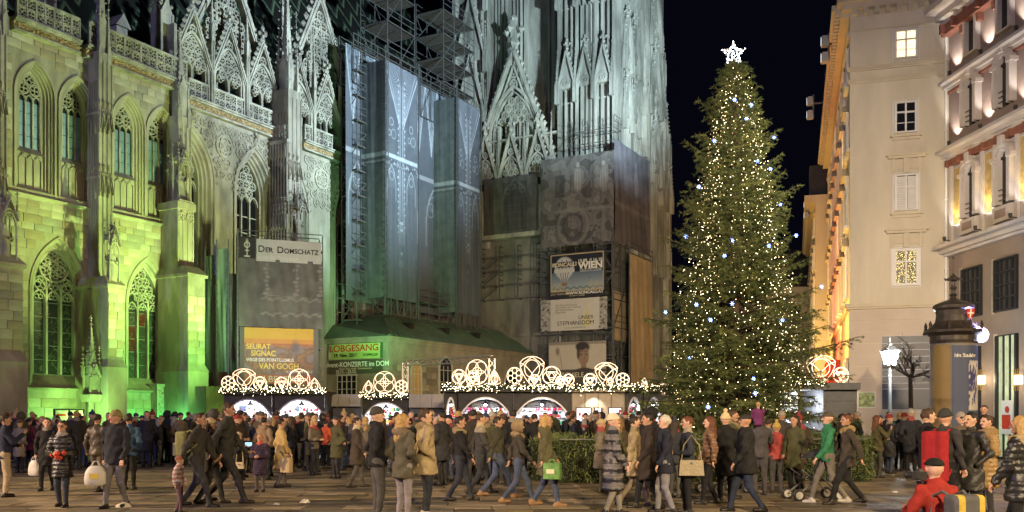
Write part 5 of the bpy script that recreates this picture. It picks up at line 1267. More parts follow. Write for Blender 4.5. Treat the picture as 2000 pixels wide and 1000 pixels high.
# ---------------------------------------------------------------- neon ornaments on the stall roofs
def circ(cx, cz, rx, rz=None, n=26, a0=0, a1=2*PI): rz = rz or rx; return [(cx + rx*math.cos(a0 + (a1-a0)*i/n), cz + rz*math.sin(a0 + (a1-a0)*i/n)) for i in range(n if a1 - a0 > 6.2 else n + 1)]
def ornament(kind, px, py, r, Y, label, sq=1.0, y0=0.0):
    P = at(px, py, Y); s_ = r/F*Y; m = MB(); t = .0125
    def C(cx, cz, rr, n=22): m.tube([(cx*s_*sq, 0, cz*s_) for cx, cz in circ(0, 0, rr, n=n)] if False else [((cx + rr*math.cos(2*PI*i/n))*s_*sq, 0, (cz + rr*math.sin(2*PI*i/n))*s_) for i in range(n)], t, 5, True)
    def L(pts, closed=True): m.tube([(a*s_*sq, 0, b*s_) for a, b in pts], t, 5, closed)
    if kind == 'six':
        C(0, 0, 1); C(0, 0, .30)
        for k in range(6): C(.62*math.cos(k*PI/3 + PI/6), .62*math.sin(k*PI/3 + PI/6), .33, 14)
    elif kind == 'knot':
        C(0, 0, 1); C(0, 0, .42)
        for k in range(3): a = PI/2 + k*2*PI/3; C(.36*math.cos(a), .36*math.sin(a), .60)
    elif kind == 'pet':
        C(0, 0, 1); C(0, 0, .40)
        for k in range(4): a = PI/4 + k*PI/2; C(.5*math.cos(a), .5*math.sin(a), .48)
    elif kind == 'shield':
        pts = [(-1, .55), (-.75, .78), (-.4, .93), (0, .98), (.4, .93), (.75, .78), (1, .55), (.96, .2), (.75, -.25), (.4, -.72), (0, -1.05), (-.4, -.72), (-.75, -.25), (-.96, .2)]
        L(pts); C(0, .12, .62); L([(-1, .55), (-.5, .3), (0, -.2), (.28, -.8)], False); L([(1, .55), (.5, .3), (0, -.2), (-.28, -.8)], False); L([(-.95, .25), (-.55, .62), (0, .95)], False); L([(.95, .25), (.55, .62), (0, .95)], False)
    elif kind == 'tri':
        pts = [(0, 1.05), (.45, .55), (.8, -.1), (.98, -.75), (.5, -.9), (0, -.95), (-.5, -.9), (-.98, -.75), (-.8, -.1), (-.45, .55)]
        L(pts); C(0, -.25, .55); L([(0, 1.05), (-.4, .2), (-.45, -.4), (0, -.95)], False); L([(0, 1.05), (.4, .2), (.45, -.4), (0, -.95)], False)
    for x in (-.18, .18): m.bar((x*s_, .02, -s_), (x*s_, .02, -s_*1.0 - .12), .02)
    o = m.build('neon_ornament', NEON); o.location = (P.x, Y - .2 + y0, P.z); tag(o, label, 'light ornament', 'neon ornaments on the stall roofs'); return o
for kind, px, py, r, Y, lb, sq in (
    ('six', 448, 748, 13, 44, 'leftmost glowing flower ball ornament on the paired stalls', 1), ('shield', 479, 742, 22, 44, 'large glowing rounded shield ornament on the left paired stall', 1), ('knot', 510, 749, 13, 44, 'small glowing knotted ring right of the left shield ornament', 1),
    ('knot', 552, 750, 13, 44, 'small glowing knotted ring left of the big petal ring', 1), ('pet', 586, 742, 21, 44, 'big glowing petal ring above the right paired stall', 1), ('tri', 616, 752, 13, 44, 'small glowing pointed ornament at the right end of the paired stalls', 1),
    ('tri', 721, 756, 12, 46, 'small glowing pointed ornament on the single small stall', 1), ('pet', 752, 747, 21, 46, 'big glowing petal ring on the single small stall', 1), ('six', 785, 755, 12, 46, 'small flower ball ornament beside the truss upright', 1),
    ('knot', 897, 736, 14, 40, 'glowing knotted ring at the left end of the long garland', .95), ('pet', 932, 727, 24, 40, 'tallest glowing petal ring before the truss upright', .9), ('tri', 966, 738, 14, 40, 'pointed glowing ornament right of the tallest petal ring', .85),
    ('six', 1005, 734, 16, 40, 'glowing flower ball left of the tallest shield ornament', .92), ('shield', 1039, 724, 28, 40, 'tallest glowing shield ornament on the long stall row', .84), ('knot', 1077, 734, 18, 40, 'large knotted ring right of the tallest shield', 1), ('knot', 1110, 742, 11, 40, 'small knotted ring between the long row and beige wall', 1),
    ('knot', 1152, 743, 13, 40, 'knotted ring at the left end of the beige stall', 1), ('shield', 1183, 731, 23, 40, 'shield ornament in the middle of the beige stall roof', .95), ('six', 1215, 742, 13, 40, 'flower ball at the right end of the beige stall', 1),
    ('knot', 1257, 750, 11, 40, 'narrow ornament above the low arch left of the fir', .5), ('knot', 1294, 754, 11, 40, 'narrow ornament shining through the fir boughs', .5),
    ('shield', 1600, 722, 28, 35, 'large shield ornament half behind the right fir boughs', 1), ('knot', 1639, 733, 15, 35, 'knotted ring on the slate grey stall roof', 1)):
    ornament(kind, px, py, r, Y, lb, sq)
for kind, px, py, r, lb in (('knot', 924, 741, 13, 'dim ring of the rear stall row overlapping the tallest petal ring'), ('knot', 1044, 744, 12, 'small rear ring at the foot of the tallest shield'), ('knot', 1094, 744, 9, 'tiny rear ring between two knotted rings'), ('tri', 1191, 745, 8, 'tiny rear pointed ornament at the foot of the middle shield')):
    ornament(kind, px, py, r, 41.6, lb)

# ================================================================ the big fir
TY = 28.5; TX = (1437-1000)/F*TY; TZ = at(0, 112, TY).z
BARK = mat('spruce_bark', (.07, .05, .035), .9, .3, 6, .4, 20)
FIR = [mat('spruce_needles_%s' % n, c, .6, .3, 3, spec=.3) for n, c in (('dark', (.055, .082, .028)), ('mid', (.110, .140, .045)), ('fresh', (.175, .205, .065)))]
def fir_tree():
    rr = np.random.RandomState(5); o = empty('christmas_tree', (TX, TY, 0), 0, 'tall decorated fir covered in tiny warm lights with a star on top', 'tree')
    m = MB(); m.tube([(0, 0, 0), (0, 0, 3), (.05, 0, 8), (0, 0, TZ - .2)], [.22, .19, .11, .02], 8); m.build('trunk', BARK, o)
    br = MB(); needles = []; nm = []; tips = []
    def needle_spray(a, b, n, ln, wd, mi):
        """n pairs of flat needles from a to b"""
        a = np.array(a); b = np.array(b); d = b - a; L = np.linalg.norm(d) + 1e-9; d = d/L
        t = rr.rand(n); c = a + np.outer(t, b - a)
        dirs = rr.normal(size=(n, 3)); dirs -= np.outer(dirs @ d, d); dirs /= (np.linalg.norm(dirs, axis=1)[:, None] + 1e-9); dirs = dirs*.75 + d*.75; dirs[:, 2] += .05
        tip = c + dirs*ln*(rr.rand(n, 1)*.5 + .7); sd = np.cross(dirs, rr.normal(size=(n, 3))); sd /= (np.linalg.norm(sd, axis=1)[:, None] + 1e-9); sd *= wd
        needles.append(np.stack([c - sd, c + sd, tip], 1)); nm.append(np.full(n, mi))
    H = TZ - .2; z = .55
    while z < H - .15:
        f = (H - z)/(H - .55); Rm = 2.75*f**.78 + .18
        Rm *= 1 + .16*max(0, f - .55)/.45
        if z < 1.4: Rm *= .80 + .20*(z/1.4)
        k = int(6 + 9*f); a0 = rr.rand()*6.28
        for i in range(k):
            if rr.rand() < .10: continue
            an = a0 + 6.283*i/k + rr.normal()*.2; Lb = Rm*(.66 + .44*rr.rand()) * (1.28 if rr.rand() < .16 else 1)
            rise = .12 + .62*(1 - f) + rr.normal()*.09; zz = z + rr.normal()*.06
            npt = 6; P = []
            for j in range(npt + 1):
                s = j/npt; P.append(np.array([math.cos(an)*Lb*s, math.sin(an)*Lb*s, zz + Lb*(rise*s - (.55*f + .05)*s*s + .34*s**3*(.6 + .4*f))]))
            br.tube([V3(p) for p in P], [.035*(1 - .85*j/npt)*(.4 + .6*f) + .004 for j in range(npt + 1)], 4)
            tips.append((P[-1], an, zz, Lb))
            side = np.array([-math.sin(an), math.cos(an), 0]); out = np.array([math.cos(an), math.sin(an), 0])
            nt_ = int(5 + Lb*7.5)
            for j in range(nt_):
                s = .22 + .78*(j + rr.rand())/nt_; q = s*npt; a = int(min(q, npt - 1)); p = P[a] + (P[a+1] - P[a])*(q - a)
                sg = 1 if j % 2 else -1; tl = (.16 + .62*Lb*.42*(1.12 - s))*(.7 + .5*rr.rand()); hang = -.10 - .42*rr.rand()*f
                d = side*sg*(.75 + .25*rr.rand()) + out*.55 + np.array([0, 0, hang]); d /= np.linalg.norm(d); e = p + d*tl
                mi = rr.choice(3, p=[.42, .40, .18]); needle_spray(p, e, int(10 + tl*42), .085, .0075, mi)
                for _ in range(int(tl*5)):
                    u_ = rr.rand(); pp = p + (e - p)*u_; dd = d + rr.normal(size=3)*.55; dd[2] -= .25; dd /= np.linalg.norm(dd); needle_spray(pp, pp + dd*tl*.42, int(6 + tl*20), .075, .007, mi)
            needle_spray(P[npt - 2], P[npt], int(22 + Lb*12), .09, .008, rr.choice(3))
            needle_spray(P[npt//2], P[npt - 1], int(14 + Lb*10), .08, .008, rr.choice(3))
        z += .185 + .10*f*rr.rand()
    for _ in range(10): needle_spray((0, 0, H - 1.0), (rr.normal()*.15, rr.normal()*.15, H), 30, .09, .008, 1)
    br.build('branches', BARK, o)
    T = np.concatenate(needles); Mi = np.concatenate(nm); n = len(T)
    me = bpy.data.meshes.new('needles'); me.vertices.add(n*3); me.vertices.foreach_set('co', T.reshape(-1).astype(np.float32)); me.loops.add(n*3); me.loops.foreach_set('vertex_index', np.arange(n*3, dtype=np.int32))
    me.polygons.add(n); me.polygons.foreach_set('loop_start', (np.arange(n)*3).astype(np.int32)); me.update(calc_edges=True)
    for f_ in FIR: me.materials.append(f_)
    me.polygons.foreach_set('material_index', Mi.astype(np.int32)); c = link('crown', me, o); c['kind'] = 'stuff'
    # light chains hanging down the crown
    lb = MB(); dim = MB()
    for ch in range(24):
        an = rr.rand()*6.283 if ch > 15 else PI + PI*(ch + rr.rand())/16
        z = H - .3 - rr.rand()*1.5; zb = .7 + rr.rand()*2.0; an2 = an
        while z > zb:
            f = (H - z)/(H - .55); Rr = (2.75*f**.78 + .18)*(.60 + .27*rr.rand())
            if z < 2: Rr *= .8
            an2 += rr.normal()*.02/(Rr + .2); (lb if rr.rand() < .5 else dim).blob((Rr*math.cos(an2) + rr.normal()*.05, Rr*math.sin(an2) + rr.normal()*.05, z), .0075 + .009*rr.rand()**3); z -= .07 + .21*rr.rand()
    for _ in range(350):
        f = rr.rand()**.7; z = H - f*(H - .7); an = PI + PI*rr.rand(); Rr = (2.75*f**.78 + .15)*(.58 + .3*rr.rand()); lb.blob((Rr*math.cos(an), Rr*math.sin(an), z), .007 + .007*rr.rand())
    l = lb.build('light_chain', mat('tree_bulb', (1, .9, .7), .5, 0, emit=(1, .80, .46), estr=10), o); l['kind'] = 'stuff'
    l = dim.build('dim_light_chain', mat('dim_tree_bulb', (1, .9, .7), .5, 0, emit=(1, .74, .36), estr=3.2), o); l['kind'] = 'stuff'
    BLUE = mat('blue_flash_bulb', (.8, .9, 1), .5, 0, emit=(.16, .30, 1.0), estr=20, sample=False)
    for px, py in ((1458, 232), (1505, 330), (1395, 275), (1365, 365), (1525, 400), (1430, 470), (1340, 462), (1502, 480), (1430, 593), (1388, 625), (1528, 625), (1300, 610), (1472, 740), (1475, 768), (1383, 795), (1480, 315), (1435, 195), (1605, 560), (1345, 700), (1555, 460), (1415, 500), (1468, 205), (1512, 268), (1360, 595), (1445, 832)):
        p = at(px, py, TY); f = max(.02, min(1, (H - p.z)/(H - .55))); Rr = (2.62*f**.8 + .2)*.98; dx = p.x - TX; dy = -math.sqrt(max(.02, Rr*Rr - dx*dx))
        b = MB(); x = (px-1000)/F*(TY + dy) - TX; z = CZ + (HZ-py)/F*(TY + dy)
        for k in range(3): a = k*PI/3; b.bar((x - .06*math.cos(a), dy, z - .06*math.sin(a)), (x + .06*math.cos(a), dy, z + .06*math.sin(a)), .005)
        b.blob((x, dy, z), .024); b.build('blue_flash_light', BLUE, o)
    # star
    s_ = MB(); c = at(1432, 105, TY); cx, cz = c.x - TX, c.z; R1, R2 = .33, .15
    pts = [((R1 if k % 2 == 0 else R2)*math.sin(k*PI/5) + cx, (R1 if k % 2 == 0 else R2)*math.cos(k*PI/5) + cz) for k in range(10)]
    s_.strip(pts, .05, -.05, .05, True); so = s_.build('star', mat('star_frame', (.5, .5, .5), .4, 0), o)
    b = MB()
    for k in range(10):
        a, e = pts[k], pts[(k+1) % 10]
        for q in range(7): b.blob((a[0] + (e[0]-a[0])*q/9 + rr.normal()*.018, rr.normal()*.05 - .03, a[1] + (e[1]-a[1])*q/9 + rr.normal()*.018), .016)
    for _ in range(26): a = rr.rand()*6.28; q = rr.rand()*.2; b.blob((cx + q*math.sin(a), -.05 + rr.normal()*.03, cz + q*math.cos(a)), .017)
    b.build('star_bulbs', mat('star_bulb', (1, 1, 1), .5, 0, emit=(.82, .92, 1.0), estr=16), so)['kind'] = 'stuff'
    return n
NN = fir_tree(); print('fir needles', NN)
# clipped hedge boxes round the foot of the fir
def hedge(label, p0, p1, h, t, seed, dens=520):
    rr = np.random.RandomState(seed); A = Vector(p0); B = Vector(p1); L = (B-A).length; o = empty('hedge', (A.x, A.y, 0), math.atan2(B.y-A.y, B.x-A.x), label, 'hedge', 'fir bough hedges round the big fir')
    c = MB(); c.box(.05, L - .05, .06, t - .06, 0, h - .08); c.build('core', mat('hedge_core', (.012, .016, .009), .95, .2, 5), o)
    n = int(dens*L*h*2.4); P = np.stack([rr.rand(n)*L, rr.rand(n)*t, .03 + rr.rand(n)*h], 1); side = rr.rand(n)
    P[side < .62, 1] = rr.normal(.02, .05, (side < .62).sum()) + .05*np.sin(P[side < .62, 0]*7 + P[side < .62, 2]*5); P[(side >= .62) & (side < .8), 2] = h - .03 + rr.normal(0, .06, ((side >= .62) & (side < .8)).sum())
    P[(side >= .8) & (side < .9), 0] = rr.normal(0, .03, ((side >= .8) & (side < .9)).sum()); P[side >= .9, 0] = L + rr.normal(0, .03, (side >= .9).sum()); P[:, 2] = np.maximum(P[:, 2], .02)
    d = rr.normal(size=(n, 3)); d[:, 2] -= .7; d[:, 1] -= .35; d /= np.linalg.norm(d, axis=1)[:, None]; d *= (.05 + .20*rr.rand(n, 1)**2.2); sd = np.cross(d, rr.normal(size=(n, 3))); sd /= np.linalg.norm(sd, axis=1)[:, None]; sd *= .012
    T = np.stack([P - sd, P + sd, P + d], 1); me = bpy.data.meshes.new('foliage'); me.vertices.add(n*3); me.vertices.foreach_set('co', T.reshape(-1).astype(np.float32)); me.loops.add(n*3); me.loops.foreach_set('vertex_index', np.arange(n*3, dtype=np.int32)); me.polygons.add(n); me.polygons.foreach_set('loop_start', (np.arange(n)*3).astype(np.int32)); me.update(calc_edges=True)
    for f_ in FIR: me.materials.append(f_)
    me.polygons.foreach_set('material_index', rr.choice(3, n, p=[.3, .4, .3]).astype(np.int32)); link('foliage', me, o)['kind'] = 'stuff'
    r_ = MB(); 
    r_.bar((0, -.06, h - .02), (L, -.06, h - .02), .025); r_.build('rail', STEEL, o)
HY = 23.6
hx0, hx1 = (1092-1000)/F*HY, (1690-1000)/F*24.6
hedge('fir bough hedge box in front of the fir, long side facing us', (hx0, HY, 0), (hx1 - .1, HY + .6, 0), 1.12, .7, 3)
hedge('fir bough hedge box left of the fir running back to the stalls', (hx0 - .05, HY + .75, 0), (hx0 + .9, HY + 8, 0), 1.12, .7, 4, 160)
hedge('fir bough hedge box right of the fir beside the slate stall', (hx1 + .2, HY + .9, 0), (hx1 + .9, HY + 7, 0), 1.12, .7, 6, 300)
# ================================================================ yellow corner house
YF = Frame((1660-1000)/F*42, 42.0, -R(16.6))
PLASTER = mat('cream_plaster', (.56, .50, .38), .85, .2, .45, .2, 12, streak=.3)
PLASTER2 = mat('grey_pink_plaster', (.50, .42, .34), .85, .10, .6, .12, 10)
TRIM = mat('cream_moulding', (.54, .47, .34), .8, .08, 1.5)
WINWHITE = mat('white_window_paint', (.66, .64, .60), .5, .05, 3)
WGLASS = mat('night_window_glass', (.012, .013, .017), .08, .2, 1.5, spec=.6)
LITGLASS = mat('lit_window_glass', (.6, .5, .3), .4, .3, 4, emit=(1, .78, .40), estr=1.5)
GOLDGLASS = mat('gold_sparkle_glass', (.04, .04, .02), .3, .2, 3)
GOLDDOT = mat('gold_dot_light', (1, .8, .4), .5, 0, emit=(1, .78, .30), estr=2.2, sample=False)
ROOFD = mat('dark_sheet_roof', (.05, .05, .055), .6, .2, 3)
YB = YF.root('corner_house', 'cream plaster corner house with dark shop panel behind the street lamp', 'house')
YW = YF.x(1853); ZTOP = YF.z(1700, 12) + .3; ZS = YF.z(1700, 600)
m = MB(); m.box(0, YW + 1.0, 0, 12, 0, ZTOP); wallo = m.build('wall', PLASTER, YB)
m = MB(); m.box(-.35, YW + .5, -.35, 12, ZTOP - .45, ZTOP - .2); m.box(-.55, YW + .5, -.55, 12, ZTOP - .2, ZTOP); m.build('cornice', TRIM, YB)
m = MB(); m.add([(-.6, -.6, ZTOP), (YW + .5, -.6, ZTOP), (YW + .5, 4, ZTOP + 2.4), (3, 4, ZTOP + 2.4), (-.6, 12, ZTOP), (3, 12, ZTOP + 2.4)], [(0, 1, 2, 3), (0, 3, 5, 4)]); m.build('roof', ROOFD, YB)
for k in range(9): q = MB(); x = .1 + k*.45; q.box(x, x + .2, -.32, 0, ZTOP - .7, ZTOP - .45); q.build('bracket', TRIM, YB)
def band(z, h, d, name='string_course', m_=TRIM):
    q = MB(); q.box(-d, YW + .02, -d, .05, z, z + h); q.box(-d*.6, YW + .02, -d*.6, .05, z - h*.5, z); return q.build(name, m_, YB)
zb = YF.z(1700, 135); band(zb, .12, .14); band(zb - .55, .14, .10); band(ZS, .16, .2); band(ZTOP - 1.35, .05, .04)
# rusticated base: bands standing proud
zlast = 0; n = 11
for k in range(n):
    z0, z1 = .9 + (ZS - 1.0)*k/n, .9 + (ZS - 1.0)*(k+1)/n; q = MB(); q.box(-.03, YW + .02, -.03, .02, z0 + .015, z1 - .015); q.build('rustication_band', PLASTER2, YB)
q = MB(); q.box(-.06, YW + .02, -.06, .02, 0, .88); q.build('plinth', mat('grey_plinth', (.26, .24, .22), .85, .3, 3, .3, 12), YB)
def yw_window(pxa, pxb, pya, pyb, kind, hood=False, sill=True, frame_w=.12):
    x0, x1 = YF.x(pxa), YF.x(pxb); pm = (pxa+pxb)/2; z0, z1 = YF.z(pm, pyb), YF.z(pm, pya); w, h = x1-x0, z1-z0
    q = MB(); q.box(x0, x1, -.012, .03, z0, z1); wo = q.build('window', {'lit': LITGLASS, 'dark': WGLASS, 'shut': WGLASS, 'gold': GOLDGLASS}[kind], YB)
    q = MB(); q.strip([(x0, z0), (x1, z0), (x1, z1), (x0, z1)], frame_w, -.10, .0, True); q.strip([(x0 - .1, z0 - .1), (x1 + .1, z0 - .1), (x1 + .1, z1 + .1), (x0 - .1, z1 + .1)], .06, -.05, .0, True); q.build('frame', WINWHITE, wo)
    q = MB(); q.box((x0+x1)/2 - .035, (x0+x1)/2 + .035, -.07, -.02, z0, z1); q.box(x0, x1, -.075, -.02, z0 + h*.64, z0 + h*.64 + .07)
    if kind in ('dark', 'lit'): q.box(x0, x1, -.05, -.02, z0 + h*.3, z0 + h*.3 + .025)
    q.build('glazing_bar', WINWHITE, wo)
    if kind == 'shut':
        for sx in (0, 1):
            for k in range(14): q = MB(); a = x0 + .05 + sx*w*.5; z = z0 + .05 + (h - .1)*k/14; q.add([(a, -.03, z), (a + w*.45, -.03, z), (a + w*.45, -.075, z + .075), (a, -.075, z + .075)], [(0, 1, 2, 3)]); q.box(a, a + w*.45, -.085, -.07, z + .06, z + .085); q.build('shutter_slat', WINWHITE, wo)
    if kind == 'gold':
        rr = random.Random(4); q = MB()
        for _ in range(340): q.blob((rr.uniform(x0 + .06, x1 - .06), -.02, rr.uniform(z0 + .05, z1 - .05)), rr.uniform(.008, .016))
        q.build('sparkle_curtain', GOLDDOT, wo)['kind'] = 'stuff'
    if sill: q = MB(); q.box(x0 - .22, x1 + .22, -.2, 0, z0 - .22, z0 - .12); q.box(x0 - .14, x1 + .14, -.1, 0, z0 - .34, z0 - .22); q.build('sill', TRIM, wo)
    if hood:
        q = MB(); zt = z1 + .72
        for sx in (x0 - .16, x1 + .04): q.box(sx, sx + .12, -.1, 0, z1 + .1, zt)
        q.box(x0 - .1, x1 + .1, -.06, 0, zt - .45, zt - .1); q.box(x0 - .32, x1 + .32, -.2, 0, zt, zt + .10); q.box(x0 - .4, x1 + .4, -.28, 0, zt + .10, zt + .17); q.box((x0+x1)/2 - .12, (x0+x1)/2 + .12, -.14, 0, z1 + .1, zt); q.build('hood', TRIM, wo)
yw_window(1749, 1790, 60, 113, 'lit', sill=False); yw_window(1749, 1789, 200, 258, 'dark'); yw_window(1749, 1791, 342, 410, 'shut', True); yw_window(1746, 1793, 488, 556, 'gold', True, False, .2)
q = MB(); q.tube([(YW - .12, -.1, 0), (YW - .12, -.1, ZTOP - .6), (YW - .12, -.4, ZTOP - .3)], .055, 8)
for z in (2, 5, 8, 11, 14, 17): q.box(YW - .19, YW - .05, -.17, 0, z, z + .06)
q.build('downpipe', WINWHITE, YB)
# dark shop panel with pale joints, one panel after another
x0, x1 = YF.x(1722), YF.x(1818); z0, z1 = YF.z(1770, 800), YF.z(1770, 656); SHOP = mat('dark_glass_panel', (.022, .024, .032), .4, .15, 1.2, spec=.6)
q = MB(); q.box(x0, x1, -.06, 0, z0, z1); so = q.build('shop_panel', mat('pale_joint', (.50, .50, .54), .6, .1, 3), YB)
hs = [0, .28, .36, .45, .54, .63, .72, .81, .90, 1.0]
for a, b in zip(hs[:-1], hs[1:]):
    q = MB(); q.box(x0 + .01, x1 - .01, -.08, -.06, z0 + (z1-z0)*a + .012, z0 + (z1-z0)*b - .012); q.build('panel', SHOP, so)
r = Ras(30, 30, (.28, .34, .14)); r.noise(5, 1.2, 8)
xx = YF.x(1676); po = empty('poster', YF.p(xx, -.075, YF.z(1690, 796)), YF.a, 'pale green framed notice on the house wall right of the slate stall', 'poster')
raster_sheet('print', r.a, (0, 0, 0), (YF.x(1709) - xx, 0, 0), (0, 0, YF.z(1690, 766) - YF.z(1690, 796)), POSTER_PRINT, po)
q = MB(); a = YF.x(1709) - xx; b = YF.z(1690, 766) - YF.z(1690, 796); q.strip([(0, 0), (a, 0), (a, b), (0, b)], .05, -.02, .02, True); q.build('frame', WINWHITE, po)
# street side of the corner house and its neighbours, running away from us
def street_front(y0, y1, ztop, name_lbl, root, zstr, nw, m_w):
    zz = [zstr + (ztop - zstr - .8)*k/4 for k in range(4)]
    for z in (zstr, zstr + (ztop-zstr)*.52, ztop - 1.4): q = MB(); q.box(-.14, 0, y0, y1, z - .1, z + .1); q.build('string_course', TRIM, root)
    q = MB(); q.box(-.75, 0, y0, y1, ztop - .25, ztop); q.box(-.4, 0, y0, y1, ztop - .6, ztop - .45); q.build('eave', TRIM, root)
    nd = int((y1-y0)/.42)
    dm_ = MB()
    for k in range(nd): dm_.box(-.62, 0, y0 + k*.42, y0 + k*.42 + .2, ztop - .46, ztop - .24)
    dm_.build('dentils', TRIM, root)['kind'] = 'stuff'
    for i in range(nw):
        y = y0 + (y1-y0)*(i + .5)/nw
        for k in range(4):
            z = zz[k] + .75; h = (1.9, 1.9, 1.6, 1.3)[k]; q = MB(); q.box(-.012, .03, y - .5, y + .5, z, z + h); wo = q.build('window', WGLASS if (i*3 + k) % 5 else LITGLASS, root)
            q = MB(); q.box(-.10, 0, y - .62, y - .5, z - .1, z + h + .1); q.box(-.10, 0, y + .5, y + .62, z - .1, z + h + .1); q.box(-.12, 0, y - .7, y + .7, z + h + .1, z + h + .25); q.box(-.18, 0, y - .7, y + .7, z - .2, z - .08); q.box(-.06, -.02, y - .04, y + .04, z, z + h); q.box(-.06, -.02, y - .5, y + .5, z + h*.62, z + h*.62 + .06); q.build('frame', WINWHITE, wo)
            if k < 3: q = MB(); q.add([(-.02, y - .75, z + h + .25), (-.02, y + .75, z + h + .25), (-.02, y, z + h + .75), (-.26, y - .75, z + h + .25), (-.26, y + .75, z + h + .25), (-.26, y, z + h + .75)], [(3, 4, 5), (0, 3, 5, 2), (1, 2, 5, 4), (0, 1, 4, 3)]); q.build('pediment', TRIM, wo)
street_front(.2, 27, ZTOP, '', YB, ZS, 9, None)
q = MB(); q.box(.0, 5, 12, 27, 0, ZTOP); q.build('rear_wall', PLASTER, YB)
for k, yy in enumerate((1.6, 4.0)):                                                  # ground floor windows of the street side
    q = MB(); q.box(-.02, .02, yy - .5, yy + .5, 1.2, 4.2); wo = q.build('window', WGLASS, YB); q = MB(); q.strip([(0, 0)], .1, 0, 0) if False else q.box(-.1, -.02, yy - .6, yy - .5, 1.1, 4.3); q.box(-.1, -.02, yy + .5, yy + .6, 1.1, 4.3); q.box(-.1, -.02, yy - .6, yy + .6, 4.2, 4.35); q.build('frame', WINWHITE, wo)
NB = empty('town_house', YF.p(-.9, 28, 0), YF.a, 'farther ochre town house down the dark side street', 'house')
q = MB(); q.box(0, 8, 0, 24, 0, ZTOP - 2.2); q.build('wall', PLASTER, NB); street_front(0, 24, ZTOP - 2.2, '', NB, ZS, 7, None)
q = MB(); q.box(-.4, 1.2, 1.0, 2.6, ZTOP - 2.2, ZTOP + .2); q.build('attic', ROOFD, NB)
FB = empty('town_house', (at(1585, 815, 95).x, 95, 0), 0, 'pale house end closing the side street behind the fir', 'house'); FB.location.x -= 6
q = MB(); q.box(0, 9, 0, 8, 0, at(0, 560, 95).z); q.build('wall', PLASTER, FB)
q = MB(); q.add([(-.3, -.3, at(0, 560, 95).z), (9, -.3, at(0, 560, 95).z), (9, 5, at(0, 470, 95).z), (2, 5, at(0, 470, 95).z)], [(0, 1, 2, 3)]); q.build('roof', ROOFD, FB)
for i in range(3):
    for k in range(4): q = MB(); q.box(1.2 + 2.6*i, 2.2 + 2.6*i, -.05, 0, 2 + 3*k, 3.8 + 3*k); q.build('window', LITGLASS if (i + k) % 3 == 0 else WGLASS, FB)
# red lit portal with canopy on the street side
RP = empty('red_portal', YF.p(0, 9.5, 0), YF.a, 'red glowing shop portal with curved canopy on the side street', 'shop front')
REDM = mat('red_neon_portal', (.5, .05, .03), .5, .2, 3, emit=(1, .10, .05), estr=.9); REDC = mat('red_canopy', (.42, .03, .025), .7, .15, 3)
q = MB(); q.box(-.55, 0, 0, 5, 3.4, 4.6); q.box(-.65, 0, -.1, 5.1, 4.6, 4.75); q.box(-.6, 0, 0, .5, 0, 3.4); q.box(-.6, 0, 4.5, 5, 0, 3.4); q.build('frame', REDC, RP)
for z in (3.6, 4.1, 4.5): q = MB(); q.box(-.62, -.56, .1, 4.9, z, z + .05); q.build('light_line', REDM, RP)
q = MB(); q.loft([[(-.6 - 1.5*math.sin(t*PI/2), y, 2.6 + .9*math.cos(t*PI/2)) for t in (0, .33, .66, 1)] for y in (.6, 1.7, 2.8, 3.9, 4.4)]); q.build('canopy', REDC, RP)
d = light('portal_light', 'POINT', YF.p(-1.6, 12, 5.2), 500, (1, .16, .06), size=.3); d = light('portal_light', 'SPOT', YF.p(-1.3, 8, 5.2), 1600, (1, .22, .06), YF.p(0, 12, 14), .2, 120)
light('street_wall_light', 'SPOT', YF.p(-5.0, 1.0, 4.2), 3000, (1, .62, .15), YF.p(0, 7, 9), .2, 130); light('street_wall_light', 'SPOT', YF.p(-5.5, 22, 4.2), 4200, (1, .58, .14), YF.p(0, 26, 9), .2, 140)
for k, y in enumerate((4.5, 13.5, 31)):                                             # roof floodlights on brackets
    P = FLOOD1 if k == 0 else (YF.p(-1.1, y, ZTOP - .3 - (2.3 if y > 28 else 0)))
    o = empty('floodlight', P, YF.a, ('twin roof floodlight on the eave of the corner house', 'small floodlight farther along the eave of the corner house', 'floodlight on the eave of the farther town house')[k], 'floodlight', 'roof floodlights of the side street')
    q = MB(); q.bar((.9, 0, .2), (-.2, 0, .2), .08); q.bar((-.2, 0, -.6), (-.2, 0, .7), .08); q.build('bracket', STEEL, o)
    for z in (-.45, .35): q = MB(); q.frustum(-.55, -.2, -.25, .25, z - .22, z + .22, .05); hd = q.build('housing', mat('floodlight_housing', (.35, .35, .36), .5, .1, 4), o); q = MB(); q.box(-.57, -.555, -.2, .2, z - .16, z + .16); q.build('lens', mat('floodlight_lens', (1, 1, 1), .3, 0, emit=(.85, .93, 1), estr=.9), hd)

# ================================================================ ornate house on the right
GX, GY = YF.p(YW, 0)[:2]
GF = Frame(GX, GY, math.atan2(-.997, .0755))
GB = GF.root('ornate_house', 'ornate house front with arched windows, red cornices and white uplights', 'house')
GW = 16.0
BROWN = mat('brown_stucco', (.27, .20, .165), .85, .15, .8, .15, 9); BEIGES = mat('beige_shop_stone', (.25, .19, .15), .75, .12, .7, .12, 8); STUCCO = mat('white_stucco', (.50, .45, .41), .7, .08, 2); RUST = mat('red_painted_frieze', (.22, .085, .055), .8, .25, 4)
GOLDP = mat('gold_mosaic_panel', (.42, .30, .12), .6, .3, 5)
def gz(px, py): return GF.z(px, py)
zA = gz(1842, 492); zB = gz(1858, 300); zC = gz(1858, 165); zD = gz(1845, 45)
m = MB(); m.box(0, GW, 0, 10, 0, zA); m.build('shop_wall', BEIGES, GB)
m = MB(); m.box(0, GW, .02, 10, zA, zB); m.build('wall', STUCCO, GB)
m = MB(); m.box(0, GW, 0, 10, zB, zD + 2); m.build('upper_wall', BROWN, GB)
